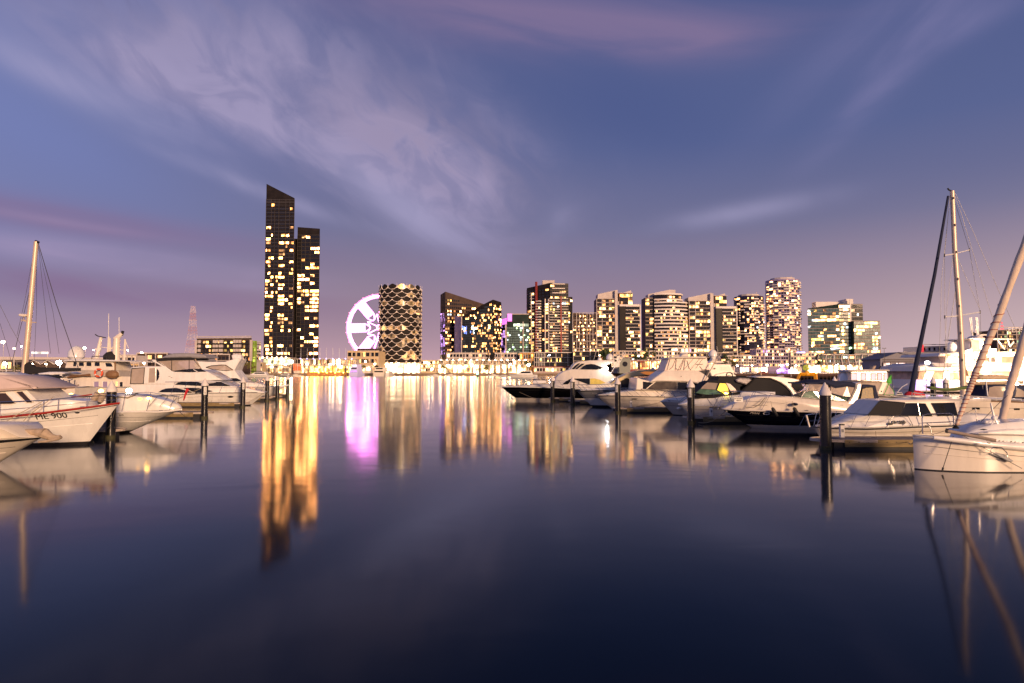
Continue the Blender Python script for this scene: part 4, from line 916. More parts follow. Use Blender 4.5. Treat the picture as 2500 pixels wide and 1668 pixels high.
f = Facades(T); SHW = litmat('shed_window', (1, .72, .66), 1.3, 1.6, 1.1); f.wall((x0 + 1, 300), (xm + 7, 300), GZ + .2, ZP(886, 300), 4, 2, 1, [(1, SHW)], wf=(.06, .94), hf=(.05, .95)); f.done()
m_ = MB(BROWNW); fins(m_, (x0 + 1, 300), (xm + 7, 300), GZ, ZP(885, 300), [0, .25, .5, .75, 1], .4, .35); bands(m_, (x0 + 1, 300), (xm + 7, 300), ZP(886, 300), ZP(878, 300), 2, .3, .2); m_.build('window_frame', T)
T = simple('long_hall', 'long pink white hall with narrow paired windows and roof lettering', 'hall', 2252, 2400, 846, 420, 20, CONCW, 12, 1, .0, WARM, pybot=858, hf=(.15, .85), wf=(.3, .7), top2=842)
m_ = MB(mat('red_banner', (.7, .03, .05), .6, emit=.5, ecol=(1, .05, .08))); m_.box(XP(2254, 418), XP(2258.5, 418), 418.6, 419.4, ZP(861, 418), ZP(842, 418)); m_.build('red_banner', T)
text_mesh('SHED. HARBOUR WORKERS TERMINAL'[:0] or '....  .......  ......  ......', 3.2, INK, T, (XP(2318, 419.5), 419.5, ZP(838.5, 419.5)), name='roof_lettering', bold=.05)
T = simple('lit_tower_block', 'dark building with yellow lit floors and white roof letters behind the superyacht', 'building', 2437, 2530, 806, 380, 20, BROWNW, 16, 5, .55, [(1, L_Y), (1, L_G), (2, L_W1)], pybot=862, top2=800)
text_mesh('EEDS', 4.0, PCAP, T, (XP(2484, 379), 379.2, ZP(806, 379)), name='roof_letters', bold=.04)
T = thing('lattice_pylon', 'small glowing red lattice mast above the dark lettered building', 'pylon', (XP(2450, 400), 400, ZP(806, 400)))
mr = mat('pylon_glow_red', (.8, .05, .05), .5, emit=1.4, ecol=(1, .08, .08)); mbs = pylon(T, 2450, 400, 806, 783, 6, 1, 6, (mr, mr)); mbs[0].build('lattice', T)

# left background: flyover, gantry, sheds
Yf = 330
T = thing('flyover', 'long pale concrete flyover running behind the left marina', 'bridge', (XP(120, Yf), Yf, GZ))
x0, x1 = XP(-200, Yf), XP(300, Yf)
m_ = MB(CONCP); m_.prism([(x0, Yf), (x1, Yf), (x1, Yf + 12), (x0, Yf + 12)], ZP(878, Yf), [ZP(869, Yf), ZP(879, Yf) + 1.0, ZP(879, Yf) + 1.0, ZP(869, Yf)]); m_.build('deck', T)
for u in (-100, 0, 75, 150, 225): m_ = MB(CONC); m_.box(XP(u, Yf) - .8, XP(u, Yf) + .8, Yf + 2, Yf + 9, GZ, ZP(878, Yf)); m_.build('pier', T)
T = thing('sign_gantry', 'white overhead road sign gantry standing on the flyover', 'gantry', (XP(97, Yf), Yf + 3, ZP(872, Yf)))
zz = ZP(859, Yf + 3); z9 = ZP(874, Yf + 3)
for u in (77, 115): m_ = MB(CONCW); m_.tube([(XP(u, Yf + 3), Yf + 3, z9), (XP(u, Yf + 3), Yf + 3, zz)], .18, 6); m_.build('post', T)
m_ = MB(litmat('gantry_panel', (1, .9, .8), 1.2, .5)); m_.box(XP(76.5, Yf + 3), XP(116, Yf + 3), Yf + 2.7, Yf + 3.2, ZP(864, Yf + 3), zz); m_.build('sign_panel', T)
def shed(label, px0, px1, pye, pyr, Y, gables, wall, lit):
    T = thing('shed', label, 'shed', (XP(px0, Y), Y, GZ)); x0, x1 = XP(px0, Y), XP(px1, Y); w = (x1 - x0) / gables; ze, zr = ZP(pye, Y), ZP(pyr, Y); m_ = MB(wall); r_ = MB(CONCP)
    for i in range(gables):
        a = x0 + i * w; m_.add([(a, Y, GZ), (a + w, Y, GZ), (a + w, Y, ze), (a + w / 2, Y, zr), (a, Y, ze)], [(0, 1, 2, 3, 4)])
        r_.add([(a, Y - .6, ze), (a + w / 2, Y - .6, zr), (a + w / 2, Y + 14, zr), (a, Y + 14, ze)], [(0, 1, 2, 3)]); r_.add([(a + w, Y - .6, ze + .002), (a + w / 2, Y - .6, zr + .002), (a + w / 2, Y + 14, zr + .002), (a + w, Y + 14, ze + .002)], [(0, 1, 2, 3)])
        r_.tube([(a, Y - .7, ze), (a + w / 2, Y - .7, zr), (a + w, Y - .7, ze)], .16, 4)
    m_.build('wall', T); r_.build('roof', T); f = Facades(T); f.wall((x0, Y), (x1, Y), GZ, ze - .5, gables * 3, 1, lit, [(2, L_SHOPD), (1, L_Y)], hf=(.1, .8)); f.done(); return T
shed('three gabled pale roofed shed behind the sail boom on the left', 68, 168, 890, 880, 262, 3, BROWNW, .5)
simple('shop_block', 'grey corrugated block at the far left edge behind the boats', 'building', -60, 66, 878, 275, 14, mat('grey_corrugated', (.13, .12, .13), .8, var=.2, vs=1, stretch=(6, 1, 1)), 10, 1, .15, WARM, pybot=905)
simple('site_office', 'white framed site office with big dark screen window left of the first cruiser', 'building', 288, 333, 868, 262, 8, CONCW, 1, 1, 0, WARM, pybot=886, hf=(.1, .8))
simple('shop_block', 'low warm lit shop below the white site office', 'shop', 289, 340, 887, 258, 3.5, CREAM, 8, 1, .9, [(1, L_SHOPD), (1, L_SHOP)], pybot=906)
simple('building_site', 'brown unfinished block with pale upright posts left of the lattice pylon', 'building', 334, 408, 863, 300, 10, BROWNW, 6, 2, .2, YEL, pybot=895, bfin=[0, .3, .62, 1])
simple('building_site', 'dark low block with tall pale posts below the grey apartments', 'building', 500, 560, 866, 300, 10, BROWNW, 6, 2, .25, YEL, pybot=895, bfin=[0.05, .5, 1])
simple('pavilion', 'pale green lit pavilion behind the distant white sailing boat', 'pavilion', 606, 640, 885, 520, 8, CREAM, 8, 2, .7, [(1, L_SHOPD), (1, LIME)], pybot=908)

# ------------------------------------------------------------ trees
def tree_mesh(seed, m, r, h, n=420, leaf=.34):
    random.seed(seed); mb = MB(m); cl = [(random.gauss(0, r * .42), random.gauss(0, r * .4), h * .62 + random.gauss(0, h * .15), random.uniform(.28, .5) * r) for _ in range(9)]
    for _ in range(n):
        cx, cy, cz, cr = random.choice(cl); v = Vector((random.gauss(0, 1), random.gauss(0, 1), random.gauss(0, .8))); v = v.normalized() * cr * random.uniform(.5, 1.08)
        p = Vector((cx, cy, cz)) + v; a = Vector((random.uniform(-1, 1), random.uniform(-1, 1), random.uniform(-1, 1))).normalized(); b = a.orthogonal().normalized(); s = leaf * random.uniform(.6, 1.3)
        mb.add([p - a * s, p + b * s * .6, p + a * s, p - b * s * .6], [(0, 1, 2, 3)])
    return mb
def tree(label, px, Y, pytop, width_px, m, seed, base=GZ, group=None):
    h = ZP(pytop, Y) - base; r = width_px * Y / F / 2; x = XP(px, Y)
    T = thing('tree', label, 'tree', (x, Y, base), group)
    mb = tree_mesh(seed, m, r, h, n=380, leaf=r * .16); mb.v = [(a + x, b + Y, c + base) for a, b, c in mb.v]; mb.build('crown', T)
    t_ = MB(BARK); t_.tube([(x, Y, base), (x + .1, Y, base + h * .35), (x, Y, base + h * .6)], r * .07 + .08, 7, r1=r * .03)
    for a in range(4): t_.tube([(x, Y, base + h * .38), (x + math.cos(a * 1.6) * r * .5, Y + math.sin(a * 1.6) * r * .5, base + h * .68)], r * .03 + .03, 5, r1=.02)
    t_.build('trunk', T)
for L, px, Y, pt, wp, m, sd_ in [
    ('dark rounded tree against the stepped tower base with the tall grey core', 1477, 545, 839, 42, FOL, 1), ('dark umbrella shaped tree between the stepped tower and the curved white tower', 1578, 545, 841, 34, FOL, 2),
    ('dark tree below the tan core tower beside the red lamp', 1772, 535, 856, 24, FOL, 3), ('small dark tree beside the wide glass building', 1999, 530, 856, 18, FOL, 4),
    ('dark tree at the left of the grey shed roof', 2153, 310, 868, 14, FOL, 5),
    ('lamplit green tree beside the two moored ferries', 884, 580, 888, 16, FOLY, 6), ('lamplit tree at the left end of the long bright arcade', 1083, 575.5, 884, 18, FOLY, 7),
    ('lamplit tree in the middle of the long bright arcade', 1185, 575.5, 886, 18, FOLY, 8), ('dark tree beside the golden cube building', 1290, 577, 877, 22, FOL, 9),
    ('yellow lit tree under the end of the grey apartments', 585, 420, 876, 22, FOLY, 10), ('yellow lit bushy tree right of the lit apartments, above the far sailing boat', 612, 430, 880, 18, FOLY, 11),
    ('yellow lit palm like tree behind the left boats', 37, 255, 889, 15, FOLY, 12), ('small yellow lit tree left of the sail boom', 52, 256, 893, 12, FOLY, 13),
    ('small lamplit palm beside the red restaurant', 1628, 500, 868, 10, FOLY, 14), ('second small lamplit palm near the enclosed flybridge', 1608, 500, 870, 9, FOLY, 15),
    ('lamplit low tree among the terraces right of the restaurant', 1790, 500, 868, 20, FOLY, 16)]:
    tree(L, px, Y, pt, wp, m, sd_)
random.seed(8)
for L, px, r_px in (('ball shaped yellow lit tree on the wharf above the yellow frame', 1968, 7.2), ('smaller ball shaped amber lit tree on the wharf', 2018, 4.6)):
    Y = 360; x = XP(px, Y); r = r_px * Y / F; zc = ZP(898, Y)
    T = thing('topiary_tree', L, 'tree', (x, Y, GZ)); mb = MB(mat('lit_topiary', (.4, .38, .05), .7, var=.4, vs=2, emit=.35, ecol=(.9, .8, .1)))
    for _ in range(260):
        v = Vector((random.gauss(0, 1), random.gauss(0, 1), random.gauss(0, 1))).normalized() * r * random.uniform(.8, 1.05); p = Vector((x, Y, zc)) + v; a = v.normalized(); b = a.orthogonal().normalized(); s = r * .2; mb.add([p - b * s, p + a * s * .5, p + b * s, p - a.cross(b) * s], [(0, 1, 2, 3)])
    mb.build('crown', T); mb = MB(BARK); mb.tube([(x, Y, GZ), (x, Y, zc)], .12, 6); mb.build('trunk', T)

# ------------------------------------------------------------ street lamps
def lamp(label, px, py, Y, r_px, m, base=GZ, group=None, pole=POLE):
    x = XP(px, Y); z = ZP(py, Y); r = r_px * Y / F
    T = thing('street_lamp', label, 'street lamp', (x, Y, base), group)
    a = MB(pole); a.tube([(x, Y + .1, base), (x, Y + .1, z - r * .6)], .09, 6, r1=.06); a.tube([(x, Y + .1, z - r * .6), (x, Y - .2, z - r * .2)], .06, 5); a.build('pole', T)
    b = MB(m); b.ball((x, Y - .3, z), r, r, r * .8, 10); b.build('lamp_head', T); return T
LAMPS = [(145, 886, 130, 8, LAMPC, 'largest white floodlight glaring above the sail boom'), (14, 888, 150, 5, LAMPC, 'white floodlight at the far left above the cabin roof'),
 (6, 835, 240, 5, LAMPW, 'tall warm street lamp at the left edge of the photo'), (34, 851, 250, 2.6, LAMPW, 'warm street lamp second from the left edge'), (51, 846, 330, 1.8, LAMPC, 'small cool street lamp on the flyover left of the mast'), (59, 846, 332, 1.6, LAMPC, 'small cool street lamp just left of the mast'),
 (80, 889, 258, 3, LAMPW, 'warm lamp in front of the first shed gable'), (113, 889, 258, 2.6, LAMPW, 'warm lamp in front of the second shed gable'),
 (206, 850, 260, 3.6, LAMPW, 'warm street lamp above the workboat wheelhouse'), (227, 855, 330, 1.4, LAMPC, 'small blue white lamp behind the workboat radar mast'), (311, 856, 330, 1.5, LAMPC, 'small blue white lamp right of the workboat crane'),
 (346, 861, 300, 3, LAMPW, 'warm lamp in front of the brown unfinished block'), (352, 887, 250, 3.2, LAMPW, 'lower warm lamp behind the aft cabin cruiser'),
 (582, 887, 430, 3, LAMPW, 'warm lamp among the yellow lit trees'), (640, 889, 560, 3.0, LAMPW, 'warm lamp at the left corner of the first arcade'), (673, 877, 566, 4.0, LAMPW, 'warm lamp high on the first arcade'), (697, 890, 560, 3.4, LAMPW, 'warm lamp below the big glaring one'), (711, 883, 560, 6, LAMPW, 'big glaring lamp above the orange kiosk'),
 (750, 889, 560, 3.6, LAMPW, 'warm lamp right of the orange kiosk'), (806, 890, 560, 3.4, LAMPW, 'warm lamp mid way along the blue lamp arcade'), (832, 896, 562, 5, LAMPW, 'wide glaring lamp near the end of the blue lamp arcade'), (892, 883, 565, 2.6, LAMPW, 'warm lamp in front of the cream hall'), (915, 889, 565, 3, LAMPW, 'warm lamp left of the round tower base'), (857, 899, 565, 3, LAMPW, 'warm lamp beside the first moored ferry'),
 (1047, 888, 566, 3, LAMPW, 'warm lamp right of the round tower base'), (1055, 901, 566, 3.4, LAMPW, 'low warm lamp by the shop block right of the round tower'), (1094, 893, 566, 4.2, LAMPW, 'warm lamp beside the tree at the long arcade'), (1152, 892, 566, 4.6, LAMPW, 'glaring lamp in front of the long arcade centre'), (1130, 898, 566, 3.4, LAMPW, 'lamp left of the arcade centre'), (1246, 890, 566, 3.4, LAMPW, 'lamp near the right end of the long arcade'),
 (1291, 891, 560, 5, LAMPW, 'bright star like lamp in front of the golden cube'), (1342, 867, 570, 2, LAMPC, 'small white lamp on the gridded glass block'), (1464, 868, 540, 2.6, LAMPO, 'orange lamp on the low dark block'), (1608, 885, 510, 3.4, LAMPO, 'orange lamp post beside the red restaurant'), (1610, 903, 505, 3.6, LAMPO, 'low orange glow lamp beside the red restaurant'),
 (1800, 893, 440, 2.6, LAMPW, 'warm wharf lamp left of the pavilion'), (1836, 893, 440, 2.4, LAMPW, 'warm wharf lamp above the pavilion awning'), (1873, 892, 440, 2.6, LAMPW, 'warm wharf lamp right of the pavilion'), (1907, 892, 430, 3.4, LAMPW, 'wharf lamp above the purple stall'), (1922, 890, 430, 3.2, LAMPW, 'wharf lamp right of the purple stall'), (1943, 893, 430, 2.8, LAMPW, 'wharf lamp above the white tents'),
 (1982, 903, 420, 4, LAMPW, 'wharf lamp right of the yellow ball tree'), (1990, 895, 430, 3, LAMPW, 'upper wharf lamp beside the ball tree'), (2042, 893, 430, 2.8, LAMPW, 'wharf lamp left of middle before the terraces'), (2075, 893, 430, 2.8, LAMPW, 'wharf lamp at the middle of the terraces'), (2107, 893, 430, 2.8, LAMPW, 'wharf lamp near the right end of the terraces'), (2144, 889, 400, 4, LAMPW, 'wharf lamp left of the grey shed')]
for px, py, Y, r, m, L in LAMPS: lamp(L, px, py, Y, r * .8, m, group='street lamps around the harbour')
# dark unlit flood masts
for px, pt, L in ((2007, 851, 'tall thin dark pole rising above the ball trees'), (2160, 851, 'dark twin headed lamp mast left of the grey shed'), (1807, 858, 'tall thin dark pole left of the pavilion')):
    Y = 300; x = XP(px, Y); T = thing('lamp_mast', L, 'lamp mast', (x, Y, GZ)); a = MB(POLED); a.tube([(x, Y, GZ), (x, Y, ZP(pt, Y))], .14, 6, r1=.08); a.build('pole', T)
    a = MB(POLED)
    for sg in (-1, 1): a.obox((x + sg * .55, Y, ZP(pt, Y) + .1), (.5, .3, .35)); a.tube([(x, Y, ZP(pt, Y) - .1), (x + sg * .5, Y, ZP(pt, Y) + .1)], .05, 4)
    a.build('floodlight', T)
# yellow steel frame on the wharf edge, green marker post
Y = 150; Q2 = Zm(1780, 830, 4.896)
T = thing('gantry_frame', 'bright yellow orange steel portal frame standing behind the black covered cruiser', 'frame', (*P(*Q2(935, 480), Y).xy, 0))
m_ = MB(mat('yellow_paint_glow', (.8, .33, .015), .45, var=.08, emit=.12, ecol=(1, .45, .02)))  # yellow paint with a faint glow added so the frame looks lit
p = lambda x, y: P(*Q2(x, y), Y)
m_.tube([p(805, 500), p(850, 405)], .32, 4); m_.tube([p(845, 410), p(1035, 410)], .36, 4); m_.tube([p(1030, 405), p(1042, 510)], .45, 4); m_.ball(p(935, 402), .72, .5, .6, 10); m_.build('frame', T)
for u in (805, 1042): m_ = MB(ALGAE); m_.tube([(p(u, 500).x, Y, -1), p(u, 505)], .3, 6); m_.build('foot', T)
x = XP(1165.5, 420); T = thing('channel_marker', 'green lit channel marker post standing in the open water', 'channel marker', (x, 420, 0)); m_ = MB(LAMPG); m_.tube([(x, 420, 1.8), (x, 420, ZP(908, 420))], .6, 8); m_.tube([(x, 420, ZP(908, 420)), (x, 420, ZP(905, 420))], .25, 6); m_.build('lantern', T)
m_ = MB(POLED); m_.tube([(x, 420, -1), (x, 420, 1.8)], .55, 8); m_.build('post', T)

# ------------------------------------------------------------ parked cars on the wharf
def car(label, x, Y, z, m, L_=4.4):
    T = thing('parked_car', label, 'car', (x, Y, z), 'cars parked on the far wharf'); b = MB(m); h = L_ / 2
    prof = [(-h, .35), (-h, .8), (-h * .6, .95), (-h * .35, 1.4), (h * .25, 1.42), (h * .6, .95), (h, .8), (h, .35)]
    b.add([(x + u, Y - .85, z + w_) for u, w_ in prof] + [(x + u, Y + .85, z + w_) for u, w_ in prof], [tuple(range(8)), tuple(range(15, 7, -1))] + [(i, (i + 1) % 8, 8 + (i + 1) % 8, 8 + i) for i in range(8)]); b.build('body', T)
    g = MB(GLASS); g.add([(x + u, Y - .87, z + w_) for u, w_ in [(-h * .55, .98), (-h * .33, 1.33), (h * .22, 1.35), (h * .5, .98)]], [(0, 1, 2, 3)]); g.build('side_window', T)
    for sx in (-.6, .6):
        w_ = MB(RUB); w_.tube([(x + sx * h, Y - .9, z + .33), (x + sx * h, Y - .68, z + .33)], .33, 12); w_.build('wheel', T)
cm = [GEL, GELG, REDW, CANB, GEL, NAVYW]
for i, (px, L) in enumerate([(1785, 'white car on the wharf, leftmost of the row'), (1828, 'grey car on the wharf below the pavilion'), (1862, 'red car on the wharf below the pavilion end'), (2012, 'white car on the wharf below the white restaurants'), (2060, 'black car on the wharf near the small cabin boat'), (2095, 'silver grey car on the wharf at the right end')]):
    car(L, XP(px, 300), 300, GZ + .01, [GEL, GELG, REDW, GEL, CANB, GELG][i])

# ------------------------------------------------------------ people on the far quay
def person(label, px, Y, z, shirt, legs, phase=0.0, facing=1):
    x = XP(px, Y); me = bpy.data.meshes.new('person')
    J = [(0, 0, .95), (0, 0, 1.2), (0, 0, 1.45), (0, 0, 1.56), (0, 0, 1.70), (-.2, 0, 1.42), (-.27, .02, 1.15), (-.25, -.1, .9), (.2, 0, 1.42), (.27, -.02, 1.15), (.25, -.12, .92), (-.1, 0, .9), (-.11, -.12 * phase, .5), (-.1, .12 * phase, .06), (-.1, .0 - .12, .03), (.1, 0, .9), (.11, .12 * phase, .5), (.1, -.1 * phase, .06), (.1, -.14, .03)]
    E = [(0, 1), (1, 2), (2, 3), (3, 4), (2, 5), (5, 6), (6, 7), (2, 8), (8, 9), (9, 10), (0, 11), (11, 12), (12, 13), (13, 14), (0, 15), (15, 16), (16, 17), (17, 18)]
    rad = [.15, .14, .17, .06, .11, .07, .05, .04, .07, .05, .04, .1, .07, .045, .04, .1, .07, .045, .04]
    me.from_pydata(J, E, []); o = bpy.data.objects.new('person', me); COL.objects.link(o)
    md = o.modifiers.new('skin', 'SKIN'); md.use_smooth_shade = True
    for i, r in enumerate(rad): me.skin_vertices[0].data[i].radius = (r, r * .8)
    me.skin_vertices[0].data[0].use_root = True
    sb = o.modifiers.new('sub', 'SUBSURF'); sb.levels = 1; sb.render_levels = 1
    dg = bpy.context.evaluated_depsgraph_get(); m2 = bpy.data.meshes.new_from_object(o.evaluated_get(dg)); bpy.data.objects.remove(o)
    for m in (SKIN, shirt, legs): m2.materials.append(m)
    for p in m2.polygons:
        c = p.center; p.material_index = 0 if (c.z > 1.5 or (abs(c.x) > .2 and c.z < .98)) else (1 if c.z > .93 else 2)
    o = bpy.data.objects.new('person', m2); COL.objects.link(o); o.location = (x, Y, z); o.rotation_euler = (0, 0, facing)
    tag(o, label, 'person', 'people on the far quay')
for L, px, sh, lg, ph, fc in [('person in red shirt standing on the quay beside the first moored ferry', 875.5, CLOTHR, CLOTHD, .3, .4), ('person in red shirt standing between the two moored ferries', 893.5, CLOTHR, CLOTHD, .6, 2.6), ('person in red top just right of the first red shirted one', 896.5, CLOTHR, CLOTHR, .2, .0),
    ('person in dark clothes on the quay left of the terrace', 738, CLOTHD, CLOTHD, .8, 1.5), ('person in pale shirt on the quay left of the terrace', 742, PCAP, CLOTHD, .8, 1.2), ('person in dark clothes at the left end of the long arcade quay', 1088, CLOTHD, CLOTHD, .5, .5),
    ('person in dark clothes on the quay left of the green marker', 1113, CLOTHD, CLOTHD, .7, 2.9), ('person in red top on the quay left of the green marker', 1117, CLOTHR, CLOTHD, .1, .3)]:
    person(L, px, 575 - .6 + .8, GZ, sh, lg, ph, fc)
from mathutils.bvhtree import BVHTree
# ------------------------------------------------------------ piles and finger pontoons
def pile(label, px, Y, sign=0, mcap=None):
    x = XP(px, Y); T = thing('mooring_pile', label, 'mooring pile', (x, Y, 0), 'black mooring piles with white cone caps')
    m_ = MB(PILE); m_.lathe([(.235, -1), (.24, 0), (.24, 2.46)], (x, Y, 0), 28); m_.build('shaft', T, smooth=True)
    m_ = MB(ALGAE); m_.lathe([(.243, -.4), (.244, .16)], (x, Y, 0), 28); m_.build('algae_band', T)
    m_ = MB(PCAP); m_.lathe([(.262, 2.44), (.265, 2.56), (.235, 2.62), (.02, 3.02)], (x, Y, 0), 28); m_.build('cap', T, smooth=True)
    if sign:
        m_ = MB(PSIGN); a0 = -math.pi / 2 + sign * .55; vs = []
        for i in range(6):
            a = a0 - .42 + .84 * i / 5
            for z in (1.78, 2.36): vs.append((x + .25 * math.cos(a), Y + .25 * math.sin(a), z))
        m_.add(vs, [(2 * i, 2 * i + 2, 2 * i + 3, 2 * i + 1) for i in range(5)]); so_ = m_.build('sign_panel', T)
        m_ = MB(INK)
        for k_, (w_, z) in enumerate([(.5, 2.28), (.3, 2.2), (.4, 2.12), (.6, 2.0), (.45, 1.94), (.55, 1.88)]):
            vs = []
            for i in range(4):
                a = a0 - w_ / 2 + w_ * i / 3
                for dz in (-.012, .012): vs.append((x + .252 * math.cos(a), Y + .252 * math.sin(a), z + dz))
            m_.add(vs, [(2 * i, 2 * i + 2, 2 * i + 3, 2 * i + 1) for i in range(3)])
        m_.build('sign_text', so_)
    return T
def finger(label, px, Y, length, d, wid=1.5, behind=0.1):
    """pontoon from its pile; d = -1 runs left, +1 runs right"""
    x = XP(px, Y); y0, y1 = Y + behind - .25, Y + behind + wid - .25; xa, xb = x + d * .75, x + d * length; lo, hi = min(xa, xb), max(xa, xb)
    T = thing('finger_pontoon', label, 'pontoon', (x, Y, 0), 'finger pontoons between the berths')
    m_ = MB(PDECK); m_.box(lo, hi, y0, y1, .40, .46); m_.build('deck', T)
    m_ = MB(WALER); m_.box(lo, hi, y0 - .07, y0 - .002, .24, .452); m_.box(lo + .02, hi - .02, y0 - .05, y0 - .003, .13, .235); m_.build('waler', T)
    m_ = MB(RUB)
    n = int((hi - lo) / .42)
    for i in range(min(n, 40)): m_.tube([(lo + .2 + i * .42, y0 - .085, .35), (lo + .2 + i * .42, y0 - .06, .35)], .022, 8)
    m_.build('bolt', T, kind='stuff')
    n = max(1, math.ceil((hi - lo) / 2.6))
    for i in range(min(n, 12)):
        m_ = MB(FLOAT); a = lo + i * 2.6 - (.45 if d > 0 and i == 0 else 0); m_.box(a, min(lo + i * 2.6 + 2.59, hi + (.45 if d < 0 else 0)), y0 + .03, y1 - .03, -.3, .38); m_.build('float', T)
    m_ = MB(PTRIM); pts = []
    for i in range(15):
        a = math.pi * i / 14; pts.append((x + d * .75 - d * 1.15 * math.sin(a), (y0 + y1) / 2 - (wid / 2 + .03) * math.cos(a), .42))
    for z in (.43, .36):
        m_.tube([(x + d * 2.2, pts[0][1] - .05, z)] + [(p[0], p[1], z) for p in pts], .03, 6)
    m_.build('end_hoop', T)
    m_ = MB(PDECK); m_.prism([(x + d * .75, y0)] + [(p[0], p[1]) for p in pts[::1]] + [(x + d * .75, y1)] if d < 0 else ([(x + d * .75, y0)] + [(p[0], p[1]) for p in pts] + [(x + d * .75, y1)])[::-1], .385, .40); m_.build('end_plate', T)
    m_ = MB(CHROME)
    for i in range(max(1, int((hi - lo) / 4))):
        a = lo + 1.4 + i * 4; m_.tube([(a - .13, y0 + .12, .53), (a + .13, y0 + .12, .53)], .018, 6); m_.tube([(a - .05, y0 + .12, .46), (a - .05, y0 + .12, .53)], .015, 5); m_.tube([(a + .05, y0 + .12, .46), (a + .05, y0 + .12, .53)], .015, 5)
    m_.build('cleat', T, kind='stuff')
PN = {274: 'nearest left pile', 501: 'left pile with the white notice', 594: 'pile before the aft cabin cruiser bow', 653: 'first small left pile', 678: 'middle small left pile', 703: 'last small left pile', 1349: 'pile nearest the black bow', 1398: 'pile before the black hull windows', 1507.5: 'pile at the grey and white bows', 1686: 'pile with the long white notice', 2013: 'large nearest right hand pile'}
PL = [('nearest left pile, half hidden behind the registered white bow', 274, 35.5, -1, 14, 0), ('left pile with white notice beside the low flared bow', 501, 50.5, -1, 10, 1),
 ('left pile in front of the aft cabin cruiser bow', 594, 66, -1, 12, 1), ('first of three small left piles at the end of the berths', 653, 80, -1, 7, 0), ('middle one of the three small left piles', 678, 84, -1, 5, 1), ('last small left pile nearest the city lights', 703, 92.5, -1, 4, 0),
 ('leftmost right hand pile in front of the black hulled cruiser', 1349, 78.5, 1, 2.2, -1), ('second right hand pile in front of the black hull windows', 1398, 71.5, 1, 7, -1), ('third right hand pile before the grey and white bows', 1507.5, 57, 1, 11, -1),
 ('fourth right hand pile between cream hulls with a long white notice', 1686, 45.6, 1, 9, -1), ('large nearest right hand pile in front of the navy cruiser', 2013, 30.3, 1, 15, 0)]
for L, px, Y, d, ln, sg in PL:
    pile(L, px, Y, sg); finger('timber edged pontoon behind the ' + PN[px], px, Y, ln, d)
pile('small far pile with its cap peeping behind the black hulled cruiser foredeck', 1306, 95, 0); pile('blue lit far pile in front of the glowing superyacht stern', 2277, 62, 0); pile('dark far pile right of the blue lit one by the superyacht', 2308, 63.5, -1)
pile('far pile cap peeping over the navy bimini', 2037, 70, 0)

